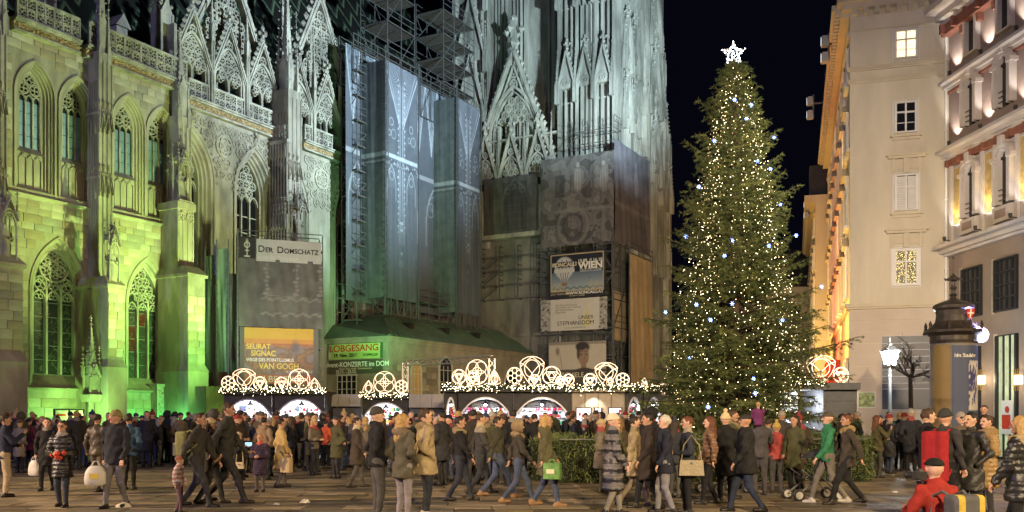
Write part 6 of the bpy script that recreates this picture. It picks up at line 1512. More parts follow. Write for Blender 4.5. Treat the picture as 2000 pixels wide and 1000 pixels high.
def gcornice(z, h, d, red=True, m_=STUCCO):
    q = MB(); q.box(0, GW, -d*.55, 0, z - h*.55, z - h*.25); q.box(0, GW, -d, 0, z - h*.25, z); q.box(0, GW, -d*.3, 0, z - h*.75, z - h*.55); c = q.build('cornice', m_, GB)
    if red:
        q = MB(); q.box(0, GW, -d*.32, 0, z - h*1.25, z - h*.75); q.build('red_frieze', RUST, c)
        for k in range(int(GW/.9)): q = MB(); x = .2 + k*.9; q.box(x, x + .14, -d*.5, -d*.3, z - h*1.22, z - h*.78); q.build('bracket', RUST, c)
gcornice(zA + .1, .55, .75, False); gcornice(zB + .1, .55, .6); gcornice(zC + .1, .5, .5, False); gcornice(zD + .35, .9, 1.1)
q = MB(); q.box(0, GW, -.12, 0, zC - .38, zC - .22); q.build('red_frieze', RUST, GB)
# piers and arched windows per bay
def gx(px): return GF.x(px)
bays = [gx(1902), gx(1968)]; step = bays[1] - bays[0]
bays = [bays[0] + step*k for k in range(5)]
def garch(xc, w, z0, z1, name='window', deep=.32):
    zp = z1 - w
    P = [(xc - w, z0)] + [(xc - w*math.cos(PI*i/8), zp + w*math.sin(PI*i/8)) for i in range(9)] + [(xc + w, z0)]
    q = MB(); q.prism(P, -.03, .05); wo = q.build(name, WGLASS, GB)
    q = MB(); q.strip(P, .22, -.25, .0); q.strip([(p[0] + (.13 if p[0] > xc else -.13), p[1] + (.1 if p[1] > zp else 0)) for p in P], .10, -.3, 0); q.box(xc - .13, xc + .13, -.36, 0, z1 + .02, z1 + .42)
    for s_ in (-1, 1): q.box(xc + s_*(w + .13) - .17, xc + s_*(w + .13) + .17, -.33, 0, zp - .1, zp + .06)
    q.build('surround', STUCCO, wo)
    q = MB(); q.box(xc - .03, xc + .03, -.09, -.02, z0, z1 - .1); q.box(xc - w, xc + w, -.1, -.02, zp - .05, zp + .05); q.strip(P, .1, -.1, -.02); q.build('glazing_bar', IRON, wo)
    q = MB()
    for k in range(3): q.bar((xc - w, -.2, z0 + .15 + .2*k), (xc + w, -.2, z0 + .15 + .2*k), .025)
    q.build('guard_rail', IRON, wo)
UPL = mat('uplight_housing', (.03, .03, .03), .5, 0)
for i, xc in enumerate(bays):
    garch(xc, .40, zA + 1.05, zA + 3.25); garch(xc, .40, zB + .75, zB + 2.75)
    q = MB(); q.box(xc - .4, xc + .4, -.03, .03, zC + .7, zC + 2.6); wo = q.build('window', WGLASS, GB); q = MB(); q.strip([(xc - .4, zC + .7), (xc + .4, zC + .7), (xc + .4, zC + 2.6), (xc - .4, zC + 2.6)], .16, -.22, 0, True); q.build('frame', STUCCO, wo)
    for dx in (-.62, .62): q = MB(); q.frustum(xc + dx - .09, xc + dx + .09, -.22, 0, zD - 1.1, zD - .45, -.02, -.05); q.build('console', RUST, GB)
    xm = xc - step/2
    q = MB(); q.box(xm - .3, xm + .3, -.06, .02, zA + .95, zB - .75); pn = q.build('gold_panel', GOLDP, GB); q = MB(); q.strip([(xm - .3, zA + .95), (xm + .3, zA + .95), (xm + .3, zB - .75), (xm - .3, zB - .75)], .06, -.09, 0, True); q.build('frame', STUCCO, pn)
    for dx in (-.45, .45): q = MB(); q.box(xm + dx - .09, xm + dx + .09, -.12, 0, zA + .1, zB - .4); q.build('pilaster', STUCCO, GB)
    q = MB(); q.box(xc - .55, xc + .55, -.3, 0, zA + .35, zA + .95); pn = q.build('balcony_panel', STUCCO, GB); q = MB(); q.box(xc - .35, xc + .35, -.33, -.3, zA + .5, zA + .82); q.build('inset', BROWN, pn)
    for z, pw, dy in ((zA + .25, 90, .62), (zA + .95, 16, .3), (zB + .2, 140, .42), (zC + .2, 140, .4)):
        if z == zA + .95: continue
        P = GF.p(xm, -dy, z); o = empty('uplight', P, GF.a, None, None); o.name = 'uplight'
        fl = {zA + .25: 'above the shop cornice', zB + .2: 'on the middle cornice', zC + .2: 'on the top floor cornice'}[z]
        tag(o, 'small black uplight %s, %s from the house corner' % (fl, ('first', 'second', 'third', 'fourth', 'fifth')[i]), 'uplight', 'facade uplights of the ornate house')
        q = MB(); q.lathe((0, 0, 0), [(.05, .0), (.07, .05), (.075, .16), (.06, .17)], 8); q.bar((0, 0, .03), (0, .25, .0), .04); q.build('housing', UPL, o)
        d = light('uplight_lamp', 'SPOT', (0, 0, .19), pw, (1.0, .93, .86), None, .03, 75, .5); d.parent = o; d.rotation_euler = (R(180 - 22), 0, 0)
        if z == zA + .25:
            d = light('uplight_lamp', 'SPOT', (0, .34, .75), 70, (1.0, .72, .22), None, .03, 70, .5); d.parent = o; d.rotation_euler = (R(180 - 12), 0, 0)
# shop floor: dark gridded windows, doors, wall lanterns
def gwin(pxa, pxb, za, zb, nx, nz, lit=None, name='window'):
    x0, x1 = gx(pxa), gx(pxb); q = MB(); q.box(x0, x1, -.02, .05, za, zb); wo = q.build(name, lit or WGLASS, GB)
    q = MB(); q.strip([(x0, za), (x1, za), (x1, zb), (x0, zb)], .12, -.12, 0, True); q.build('frame', IRON, wo)
    q = MB()
    for k in range(1, nx): x = x0 + (x1-x0)*k/nx; q.box(x - .03, x + .03, -.08, -.02, za, zb)
    for k in range(1, nz): z = za + (zb-za)*k/nz; q.box(x0, x1, -.085, -.02, z - .03, z + .03)
    q.build('glazing_bar', IRON, wo)
    q = MB(); q.box(x0 - .25, x0 - .07, -.05, .1, za - .1, zb + .1); q.build('reveal', mat('marble_reveal', (.40, .35, .26), .4, .4, 6), wo)
    return wo
z3, z4 = gz(1965, 605), gz(1965, 505)
for a, b in ((1882, 1918), (1946, 1988)): gwin(a, b, z3, z4, 4, 4)
z5 = gz(1965, 655)
gwin(1950, 1988, .1, z5, 3, 1, mat('lit_doorway', (.35, .38, .25), .4, .5, 2, emit=(.85, 1, .55), estr=.22), 'door'); gwin(1888, 1915, .1, z5 - .3, 2, 1, None, 'door')
q = MB(); x0, x1 = gx(1962), gx(1984); q.box(x0, x1, -.14, -.12, 1.0, 2.3); po = q.build('door_notice', mat('white_notice', (.6, .6, .56), .6, .05, 3), GB); q = MB(); q.lathe((0, 0, 0), [(.13, 0), (.13, .01)], 14); q.xform(Matrix.Translation(((x0+x1)/2 + .05, -.15, 1.95)) @ Matrix.Rotation(R(90), 4, 'X')); q.mi = 0; q.box(x0 + .06, x1 - .12, -.146, -.14, 1.2, 1.75); q.build('notice_print', RED_INK, po)
for k, px in enumerate((1922, 1994)):
    x = gx(px); o = empty('wall_lantern', GF.p(x, -.02, gz(px, 742)), GF.a, ('glowing brass framed wall lantern beside the advertising column', 'glowing brass framed wall lantern at the right picture edge')[k], 'wall lantern', 'wall lanterns of the ornate house')
    BR = mat('brass', (.5, .34, .12), .35, .1, 4, metal=.8); q = MB()
    for dx in (-.16, -.06, .06, .16): q.bar((dx, -.16, -.42), (dx, -.16, .42), .022)
    for z in (-.2, .2): q.bar((-.2, -.16, z), (.2, -.16, z), .03)
    q.bar((0, 0, 0), (0, -.1, 0), .05); q.build('frame', BR, o)
    q = MB(); q.box(-.17, .17, -.14, -.04, -.17, .17); q.build('glass', mat('lantern_glass', (1, .9, .7), .4, 0, emit=(1, .82, .5), estr=5), o)
    d = light('lantern_light', 'POINT', (0, -.4, 0), 30, (1, .8, .5), size=.1); d.parent = o
# ================================================================ advertising column
LY = 28.0; LX = (1862-1000)/F*LY
BRONZE = mat('dark_column_metal', (.045, .038, .034), .45, .3, 4, .2, 10, metal=.3)
LC = empty('advertising_column', (LX, LY, 0), 0, 'round advertising column with dark domed crown and blue exhibition poster', 'advertising column')
m = MB(); rc = .64; zt = at(0, 672, LY).z
m.lathe((0, 0, 0), [(rc + .08, 0), (rc + .08, .35), (rc + .03, .42), (rc, .5), (rc, zt)], 32); m.build('drum', mat('column_drum', (.16, .15, .14), .6, .2, 3), LC, False)
z0 = zt
m = MB(); m.lathe((0, 0, z0), [(rc + .02, 0), (rc + .03, .05), (rc + .01, .09), (rc + .01, .22), (rc + .08, .27), (rc + .17, .32), (rc + .18, .39), (rc + .06, .45), (rc - .04, .52), (rc - .14, .66), (rc - .17, .84), (rc - .15, .98), (rc - .08, 1.04), (rc - .07, 1.12), (rc - .14, 1.18), (rc - .34, 1.26), (.12, 1.32), (.07, 1.38), (.05, 1.44)], 32); m.build('crown', BRONZE, LC)
m = MB(); m.lathe((0, 0, z0 + 1.40), [(.06, 0), (.12, .05), (.06, .1), (.05, .18), (.10, .26), (.05, .33), (.045, .44), (.17, .48), (.19, .54), (.1, .58), (.05, .64), (.02, .7), (.012, 1.12), (.04, 1.15), (.02, 1.18)], 12)
for k in range(6): a = k*PI/3; m.bar((0, 0, z0 + 1.92), (.25*math.cos(a), .25*math.sin(a), z0 + 1.92), .03); m.blob((.25*math.cos(a), .25*math.sin(a), z0 + 1.92), .035)
m.build('finial', BRONZE, LC)
for k in range(8):
    a = k*PI/4 + .2; m = MB(); x, y = (rc + .12)*math.cos(a), (rc + .12)*math.sin(a); m.lathe((x, y, z0 + .39), [(.04, 0), (.06, .05), (.04, .11), (.055, .16), (.035, .22), (.01, .28)], 8); m.build('acroterion', BRONZE, LC)
m = MB()
for k in range(32): a = k*2*PI/32; m.blob(((rc + .175)*math.cos(a), (rc + .175)*math.sin(a), z0 + .31), .03)
m.build('bead_rim', BRONZE, LC)
ms = Matrix.Translation((.26, -.48, z0 + .80)) @ Matrix.Rotation(R(14), 4, 'X')
m = MB(); m.prism([(-.11, .2), (.11, .2), (.11, .06), (.06, -.06), (0, -.11), (-.06, -.06), (-.11, .06)], -.02, .02); m.xform(ms); sh = m.build('shield', RED_INK, LC)
m = MB(); m.box(-.02, .02, -.032, -.022, -.08, .18); m.box(-.09, .09, -.034, -.024, .05, .09); m.xform(ms); m.build('cross', WHITE_INK, sh)
def wrap_poster(name, a0, a1, za, zb, fn, n=30, h=40):
    """poster glued round the drum; fn(u, v) gives its colour"""
    m_ = bpy.data.meshes.new(name); V_ = []; Fc = []; C = []
    for j in range(h + 1):
        for i in range(n + 1): a = a0 + (a1-a0)*i/n; V_.append(((rc + .012)*math.cos(a), (rc + .012)*math.sin(a), za + (zb-za)*j/h)); C += list(fn(i/n, j/h)) + [1.0]
    for j in range(h):
        for i in range(n): k = j*(n+1) + i; Fc.append((k, k+1, k+n+2, k+n+1))
    m_.from_pydata(V_, [], Fc); ca = m_.color_attributes.new('print', 'FLOAT_COLOR', 'POINT'); ca.data.foreach_set('color', C); m_.materials.append(POSTER_PRINT); return link(name, m_, LC)
rp = random.Random(8); bl = [(rp.gauss(.62, .09), rp.gauss(.62, .12), rp.uniform(.01, .035)) for _ in range(90)]
def pf(u, v):
    if .45 < u < .95 and .32 < v < .84:
        for x, z, q in bl:
            if (u-x)**2*1.2 + (v-z)**2 < q*q: return (.05, .05, .16)
        return (.46, .44, .40)
    return (.055, .072, .13)
wrap_poster('poster', R(-118), R(-28), .95, zt - .08, pf, 40, 60)
wrap_poster('poster', R(-172), R(-122), .8, zt - .05, lambda u, v: (.20, .14, .05) if v > .15 else (.12, .09, .05), 12, 12)
wrap_poster('poster', R(-130), R(-20), .45, .93, lambda u, v: (.46, .42, .34) if u < .5 else (.05, .07, .13), 24, 10)
def ctext(t, ang, z, size, m_):
    a = R(ang); lettering(t, size, m_, LC, ((rc + .02)*math.cos(a), (rc + .02)*math.sin(a), z), (-math.sin(a), math.cos(a), 0), extrude=.003)
wi_ = .0
for i, ch in enumerate('Hans Staudacher'): ctext(ch, -113 + 3.9*i, zt - .42, .155, WHITE_INK)
for i, t in enumerate(('16.11.2016', 'bis 29.1.2017', 'Albertinaplatz 1', '1010 Wien')):
    for j, ch in enumerate(t): ctext(ch, -88 + 2.5*j, 1.38 - .085*i, .07, WHITE_INK)
for i, ch in enumerate('KUNSTHAUS'): ctext(ch, -150 + 3.2*i, 1.15, .12, WHITE_INK)
Q = Vector((LX + rc*.9 + .15, LY - .2, z0 + .25)); o = empty('clock_light', Q, 0, 'round bluish white glowing sign lamp beside the advertising column crown', 'sign lamp')
m = MB(); m.lathe((0, 0, 0), [(.2, -.04), (.22, 0), (.2, .04)], 20); m.xform(Matrix.Rotation(R(90), 4, 'X')); m.build('disc', mat('sign_disc', (1, 1, 1), .4, 0, emit=(.55, .66, 1), estr=7), o); m = MB(); m.bar((0, .03, 0), (.3, .9, 0), .05); m.build('bracket', IRON, o)
d = light('sign_lamp_light', 'POINT', (0, -.1, .25), 340, (.50, .42, 1.0), size=.15); d.parent = o

# ---------------------------------------------------------------- street lamp
SY_ = 36.0; SX_ = (1738-1000)/F*SY_; o = empty('street_lamp', (SX_, SY_, 0), 0, 'grey street lamp post with glowing four sided lantern', 'street lamp')
POLE = mat('grey_lamp_post', (.22, .22, .23), .5, .15, 4); zl = at(0, 712, SY_).z
m = MB(); m.lathe((0, 0, 0), [(.16, 0), (.16, .35), (.12, .42), (.10, .9), (.075, 1.0), (.06, zl - .5), (.075, zl - .45), (.05, zl - .35), (.045, zl)], 12); m.build('post', POLE, o)
m = MB(); m.frustum(-.15, .15, -.15, .15, zl, zl + .5, -.10); lo = m.build('lantern_glass', mat('lamp_glass', (1, 1, 1), .4, 0, emit=(.80, .97, 1.0), estr=14), o)
m = MB()
for a in ((-1, -1), (1, -1), (1, 1), (-1, 1)): m.bar((a[0]*.155, a[1]*.155, zl), (a[0]*.255, a[1]*.255, zl + .5), .03)
m.frustum(-.29, .29, -.29, .29, zl + .5, zl + .72, .2); m.lathe((0, 0, zl + .7), [(.08, 0), (.1, .08), (.04, .16), (.03, .3), (.01, .36)], 8); m.box(-.17, .17, -.17, .17, zl - .05, zl); m.bar((-.42, 0, zl + .5), (.42, 0, zl + .5), .025); m.build('lantern_frame', POLE, lo)
d = light('street_lamp_light', 'POINT', (0, -.45, zl + .25), 480, (.88, .97, 1.0), size=.2); d.parent = o

# ---------------------------------------------------------------- bare pollarded tree
BY_ = 34.0; BX_ = (1779-1000)/F*BY_; o = empty('bare_tree', (BX_, BY_, 0), 0, 'small leafless pollarded street tree beside the advertising column', 'tree')
rr = random.Random(3); TB = mat('bare_bark', (.06, .048, .04), .85, .3, 8, .3, 20); zc = at(0, 735, BY_).z
m = MB(); m.tube([(0, 0, 0), (.02, 0, 1.2), (-.02, 0, zc)], [.11, .085, .075], 8); m.blob((0, 0, zc), .13); m.build('trunk', TB, o)
m = MB()
def grow(p, d, L, r, lev):
    q = p + d*L; mid = p + d*L*.5 + Vector((rr.gauss(0, .04), rr.gauss(0, .04), rr.gauss(0, .03)))*L; m.tube([V3(p), V3(mid), V3(q)], [r, r*.8, r*.6], 4)
    if lev <= 0: return
    for k in range(rr.choice((3, 3, 4))):
        dd = (d + Vector((rr.gauss(0, .5), rr.gauss(0, .5), rr.gauss(.12, .4)))).normalized(); grow(p.lerp(q, rr.uniform(.5, 1)), dd, L*rr.uniform(.5, .8), r*.58, lev - 1)
for k in range(7):
    a = k*2*PI/7; grow(Vector((0, 0, zc - .05)), Vector((math.cos(a), math.sin(a), rr.uniform(.15, 1.1))).normalized(), rr.uniform(.5, .75), .04, 3)
grow(Vector((0, 0, zc)), Vector((0, 0, 1)), .8, .04, 3)
m.build('crown', TB, o)
# waste bin and planter rim below the tree
o = empty('litter_bin', at(1800, 815, 32.5) - Vector((0, 0, CZ)), 0, 'dark round litter bin standing below the bare tree', 'litter bin')
m = MB(); m.lathe((0, 0, 0), [(.2, 0), (.24, .06), (.26, .85), (.28, .92), (.27, .98), (.2, 1.0)], 14); m.build('drum', IRON, o); m = MB(); m.lathe((0, 0, 1.0), [(.02, .22), (.16, .2), (.27, .1), (.28, .06), (.02, .05)], 14); m.build('lid', IRON, o)
# car parked at the church wall, its roof showing above the crowd
CG = mat('car_green_white_paint', (.10, .28, .14), .3, .05, 2, spec=.6); A = loc(5.6, -3.4)
o = empty('parked_car', A, ROT, 'estate car with dark roof rack parked against the green lit wall', 'car')
m = MB(); S = [(-2.1, .35), (-2.15, .7), (-1.95, .95), (-1.1, 1.02), (-.45, 1.48), (1.2, 1.52), (1.95, 1.1), (2.1, .7), (2.05, .35)]
m.prism(S, -.88, .88); m.build('body', CG, o)
for a, b in (((-.95, 1.04), (-.42, 1.42)), ((-.3, 1.04), (.45, 1.44)), ((.55, 1.04), (1.2, 1.44))): q = MB(); q.prism([(a[0], a[1]), (b[0] + .15, a[1]), (b[0] + .12, b[1]), (b[0], b[1])], -.9, -.885); q.build('window', WGLASS, o)
for x in (-1.3, 1.3): q = MB(); q.lathe((0, 0, 0), [(.32, -.1), (.34, 0), (.32, .1)], 16); q.xform(Matrix.Translation((x, -.82, .34)) @ Matrix.Rotation(R(90), 4, 'X')); wo = q.build('wheel', IRON, o); q = MB(); q.lathe((0, 0, 0), [(.2, -.11), (.2, .11)], 12); q.xform(Matrix.Translation((x, -.82, .34)) @ Matrix.Rotation(R(90), 4, 'X')); q.build('rim', STEEL, wo)
q = MB()
for y in (-.6, .6): q.bar((-.5, y, 1.6), (1.2, y, 1.6), .05)
for x in (-.3, .3, .9): q.bar((x, -.6, 1.64), (x, .6, 1.64), .04)
q.build('roof_rack', IRON, o)
for y in (-.6, .6): q = MB(); q.box(-2.17, -2.1, y - .16, y + .16, .68, .86); q.build('headlight', mat('headlight_glass', (.6, .6, .6), .2, 0), o)
# notice case at the church wall
o = empty('notice_case', loc(W(135, -3.0), -3.0), ROT, 'black framed notice case with white sheets at the church wall', 'notice case'); z1 = WZ(135, 800, -3.0)
m = MB(); m.strip([(-.75, .9), (.75, .9), (.75, z1), (-.75, z1)], .08, -.05, .05, True); m.bar((0, 0, .9), (0, 0, z1), .05)
for x in (-.7, .7): m.bar((x, 0, 0), (x, 0, .9), .07)
m.build('frame', IRON, o)
for x in (-.38, .38): m = MB(); m.box(x - .33, x + .33, -.01, .01, .95, z1 - .05); sh = m.build('sheet', mat('notice_sheet', (.55, .53, .48), .6, .2, 5), o); m = MB(); m.box(x - .25, x + .2, -.016, -.011, z1 - .3, z1 - .2); m.build('headline', RED_INK, sh)
# ================================================================ people
def surfnet(f, org, h):
    """naive surface nets on a scalar grid (negative inside)"""
    s = f < 0; nx, ny, nz = f.shape
    cor = [(i, j, k) for i in (0, 1) for j in (0, 1) for k in (0, 1)]
    cnt = np.zeros((nx-1, ny-1, nz-1), np.int8)
    for i, j, k in cor: cnt += s[i:nx-1+i, j:ny-1+j, k:nz-1+k]
    mk = (cnt > 0) & (cnt < 8); ids = np.full(mk.shape, -1, np.int32); c = np.argwhere(mk); ids[mk] = np.arange(len(c))
    acc = np.zeros((len(c), 3)); num = np.zeros(len(c))
    for a in cor:
        for ax in range(3):
            if a[ax]: continue
            b = list(a); b[ax] = 1
            fa = f[c[:, 0]+a[0], c[:, 1]+a[1], c[:, 2]+a[2]]; fb = f[c[:, 0]+b[0], c[:, 1]+b[1], c[:, 2]+b[2]]
            x = (fa < 0) != (fb < 0); t = np.where(x, fa/(fa - fb + 1e-12), 0); p = np.tile(np.array(a, float), (len(c), 1)); p[:, ax] += t
            acc[x] += p[x]; num[x] += 1
    P = (c + acc/num[:, None])*h + np.array(org)
    Q = []
    for ax in range(3):
        A = [slice(None)]*3; B = [slice(None)]*3; A[ax] = slice(0, -1); B[ax] = slice(1, None)
        d = s[tuple(A)].astype(np.int8) - s[tuple(B)].astype(np.int8); e = np.argwhere(d != 0)
        o1, o2 = [(1, 2), (2, 0), (0, 1)][ax]
        ok = (e[:, o1] > 0) & (e[:, o2] > 0) & (e[:, o1] < f.shape[o1]-1) & (e[:, o2] < f.shape[o2]-1); e = e[ok]; sg = d[tuple(e.T)]
        def cell(du, dv): q = e.copy(); q[:, o1] -= du; q[:, o2] -= dv; return ids[tuple(q.T)]
        q = np.stack([cell(1, 1), cell(0, 1), cell(0, 0), cell(1, 0)], 1); q[sg < 0] = q[sg < 0][:, ::-1]; Q.append(q)
    return P, np.concatenate(Q)
def cap(P, a, b, ra, rb, fl=(1, 1, 1)):
    a = np.array(a, np.float32); b = np.array(b, np.float32); s = np.array(fl, np.float32); p = (P - a)*s; d = (b - a)*s; L = float(d @ d) + 1e-9
    t = np.clip((p @ d)/L, 0, 1); return np.sqrt(((p - t[:, None]*d)**2).sum(1)) - (ra + (rb - ra)*t)
def ell(P, c, r): q = (P - np.array(c, np.float32))/np.array(r, np.float32); k = np.sqrt((q*q).sum(1)); return (k - 1)*min(r)
def smin(a, b, k): h = np.clip(.5 + .5*(b - a)/k, 0, 1); return b*(1-h) + a*h - k*h*(1-h)
def grid(lo, hi, h):
    n = [int(math.ceil((b - a)/h)) + 1 for a, b in zip(lo, hi)]
    g_ = np.stack(np.meshgrid(*[lo[i] + h*np.arange(n[i]) for i in range(3)], indexing='ij'), -1).reshape(-1, 3).astype(np.float32); return g_, n
def mesh_np(name, chunks, mats, smooth=True):
    V_ = np.concatenate([c[0] for c in chunks]); off = 0; Fq = []; Mi = []
    for v, q, mi in chunks: Fq.append(q + off); Mi.append(mi); off += len(v)
    q = np.concatenate(Fq); mi = np.concatenate(Mi); me = bpy.data.meshes.new(name); n = len(q)
    me.vertices.add(len(V_)); me.vertices.foreach_set('co', V_.reshape(-1).astype(np.float32)); me.loops.add(n*4); me.loops.foreach_set('vertex_index', q.reshape(-1).astype(np.int32)); me.polygons.add(n); me.polygons.foreach_set('loop_start', (np.arange(n)*4).astype(np.int32)); me.update(calc_edges=True)
    for m in mats: me.materials.append(m)
    me.polygons.foreach_set('material_index', mi.astype(np.int32))
    if smooth: me.polygons.foreach_set('use_smooth', np.ones(n, bool))
    return me
def cloth(c, gloss=.85): 
    c = tuple(round(x, 3) for x in c); return mat('cloth_%d_%d_%d_%d' % tuple(int(x*1000) for x in (c + (gloss,))), c, gloss, .22, 7, .35, 22, spec=.25 if gloss > .6 else .5)
SKINS = [mat('skin_%d' % i, c, .55, .08, 12, .05, 40) for i, c in enumerate(((.50, .29, .20), (.55, .34, .25), (.42, .24, .16)))]
EYE = mat('dark_eye', (.02, .015, .012), .3, 0); LIP = mat('lips', (.36, .13, .11), .5, 0); HAIRS = {'black': (.012, .010, .009), 'brown': (.05, .028, .016), 'dark': (.025, .016, .011), 'blond': (.36, .23, .09), 'grey': (.26, .25, .24), 'auburn': (.11, .04, .02), 'white': (.45, .42, .36)}
def hairmat(n): return mat('hair_' + n, HAIRS[n], .6, .35, 30, .3, 60)
SHOE = mat('dark_shoe_leather', (.02, .017, .015), .45, .2, 6); SHOET = mat('tan_boot', (.25, .14, .06), .6, .2, 6); SHOEW = mat('pale_trainer', (.42, .40, .38), .6, .2, 6)
def hand_chunk(wr, tip, side, s, mi=3, h=.0065):
    """a curled hand with five fingers at the wrist wr pointing to tip"""
    wr = np.array(wr); d = np.array(tip) - wr; d /= np.linalg.norm(d); up = np.array([0, 1.0, 0]) if abs(d[1]) < .8 else np.array([0, 0, 1.0]); ac = np.cross(d, up); ac /= np.linalg.norm(ac); pn = np.cross(ac, d)*-1
    ac = ac*side; Lf = (.078, .088, .082, .064); pr = []
    for k in range(4):
        b = wr + d*.085*s + ac*(-.030 + .020*k)*s; m1 = b + (d*.75 + pn*.30)*Lf[k]*.55*s; m2 = m1 + (d*.35 + pn*.75)*Lf[k]*.5*s; pr += [(b, m1, .0098*s, .0092*s), (m1, m2, .0092*s, .008*s), (wr + d*.01, b, .019*s, .0135*s)]
    t0 = wr + d*.03*s - ac*.025*s; t1 = t0 + (d*.5 - ac*.55 + pn*.35)*.05*s; t2 = t1 + (d*.8 + pn*.4)*.032*s; pr += [(t0, t1, .0125*s, .0108*s), (t1, t2, .0108*s, .009*s), (wr - d*.03, wr + d*.03, .024*s, .024*s)]
    A = np.array([p[0] for p in pr] + [p[1] for p in pr]); lo = A.min(0) - .035; hi = A.max(0) + .035; P, n = grid(lo, hi, h); D = None
    for a, b, ra, rb in pr: q = cap(P, a, b, ra, rb); D = q if D is None else smin(D, q, .006)
    v, f = surfnet(D.reshape(n), lo, h); return v, f, np.full(len(f), mi)
PCOUNT = 0
def person(label, X, Y, H=1.74, face=0, pose='pockets', stride=0.0, top=(.02, .02, .022), legs=(.03, .032, .04), hem=.82, hair='dark', hat=None, hatcol=(.1, .1, .1), scarf=None, fur=None, long_hair=False, female=False, puff=0, acc=None, shoe=SHOE, gloss=.85, group=None, look=0.0, lod=1, lean=0.0, z=0.0, fat=1.0, glasses=False, name='person', skin=None, hood=False, pants=None):
    global PCOUNT; PCOUNT += 1; rr = random.Random(PCOUNT*13 + 1)
    s = H/1.75; hb = (.019, .027, .044)[lod]; hh = (.0115, .018, .030)[lod]; sw = .93 if female else 1.0
    o = empty(name, (X, Y, z), R(-face), label, 'person', group)
    # --- joints
    a = stride; lg = {}
    if pose == 'crouch':
        lg = {-1: ((-.10, 0, .42), (-.16, .34, .46), (-.15, .22, .09)), 1: ((.10, 0, .42), (.16, .18, .10), (.15, -.24, .10))}; hipz = .42
    elif pose == 'sit':
        lg = {-1: ((-.09, 0, .90), (-.11, .30, .86), (-.10, .34, .48)), 1: ((.09, 0, .90), (.11, .30, .86), (.10, .34, .48))}; hipz = .9
    else:
        hipz = .90; f = 1 if rr.random() < .5 else -1
        lg = {-f: ((-f*.09, 0, .9), (-f*.095, a*.55 + .03, .49), (-f*.10, a, .085)), f: ((f*.09, 0, .9), (f*.095, -a*.30 + .05, .48), (f*.10, -a*1.05, .085 + .10*abs(a)))}
    dz = hipz - .90
    arms = {}
    for sd in (-1, 1):
        sh = (sd*.185*sw, 0, 1.395); sg = sd if a == 0 else sd
        if pose == 'pockets' or (pose == 'bag' and sd == -1): el, ha = (sd*.275, -.07, 1.12), (sd*.185, .11, .95)
        elif pose == 'hold' or (pose in ('phone1',) and sd == -1): el, ha = (sd*.26, .03, 1.12), (sd*.06, .28, 1.10)
        elif pose in ('phone', 'phone1'): el, ha = (sd*.25, .14, 1.17), (sd*.07, .36, 1.36)
        elif pose == 'crouch': el, ha = (sd*.27, .14, 1.13), (sd*.12, .36, 1.28)
        elif pose == 'reach' and sd == 1: el, ha = (.40, .05, 1.22), (.58, .16, 1.0)
        elif pose == 'sit': el, ha = (sd*.22, .12, 1.15), (sd*.08, .26, 1.02)
        else:
            w_ = (a*.75)*(1 if sd == (1 if lg[-1][2][1] > 0 else -1) else -1) if a else 0
            el, ha = (sd*.245, w_*.45 - .02, 1.125), (sd*.255, w_*1.0 + .07, .885)
        arms[sd] = (sh, el, ha)
    def T(p): # lean the upper body forward about the hips, shift for the crouch, scale
        x, y, zz = p; zz += dz if pose == 'crouch' else 0
        if zz > hipz and lean: c_, s_ = math.cos(R(lean)), math.sin(R(lean)); y, zz = y*c_ + (zz - hipz)*s_, hipz + (zz - hipz)*c_ - y*s_
        return (x*s, y*s, zz*s)
    wf = fat*(.95 if female else 1.0)
    def leg_p(p): return (p[0]*s, p[1]*s, p[2]*s)
    jk = []; lgp = []
    hemz = hem
    for a_, b_, ra, rb in (((-.135*sw, 0, 1.375), (.135*sw, 0, 1.375), .088, .088), ((0, .0, 1.33), (0, .01, 1.04), .178*wf, .165*wf), ((0, .01, 1.04), (0, 0, .86), .165*wf, .185*wf)): jk.append((T(a_), T(b_), ra*s, rb*s, (1, 1.38, 1), 0))
    if hemz < .8 and pose not in ('crouch', 'sit'): jk.append((T((0, 0, .9)), T((0, 0, hemz)), .185*wf*s, (.20 + .05*(.8 - hemz))*wf*s, (1, 1.15, 1), 0))
    for sd in (-1, 1):
        sh, el, ha = arms[sd]; jk.append((T(sh), T(el), .072*s*wf, .060*s, (1, 1, 1), 0)); e2 = tuple(np.array(el) + (np.array(ha) - np.array(el))*.88); jk.append((T(el), T(e2), .060*s, .046*s, (1, 1, 1), 0))
        if lod > 0 and not (pose == 'pockets' or (pose == 'bag' and sd == -1)): jk.append((T(e2), T(tuple(np.array(ha) + (np.array(ha) - np.array(el))*.22)), .036*s, .030*s, (1, 1, 1), 3))
    col = scarf is not None
    jk.append((T((0, -.005, 1.43)), T((0, .0, 1.50)), .078*s if not col else .092*s, .066*s if not col else .088*s, (1, 1.05, 1), 4 if col else 0))
    if hood or fur: jk.append((T((-.06, -.07, 1.47)), T((.06, -.07, 1.47)), .075*s, .075*s, (1, 1, 1), 4 if fur else 0))
    if fur:
        for k in range(8): an = k*PI/4; jk.append((T((.11*math.cos(an), .10*math.sin(an) - .01, 1.455 - .02*math.sin(an))), T((.11*math.cos(an + .8), .10*math.sin(an + .8) - .01, 1.455 - .02*math.sin(an + .8))), .042*s, .042*s, (1, 1, 1), 4))
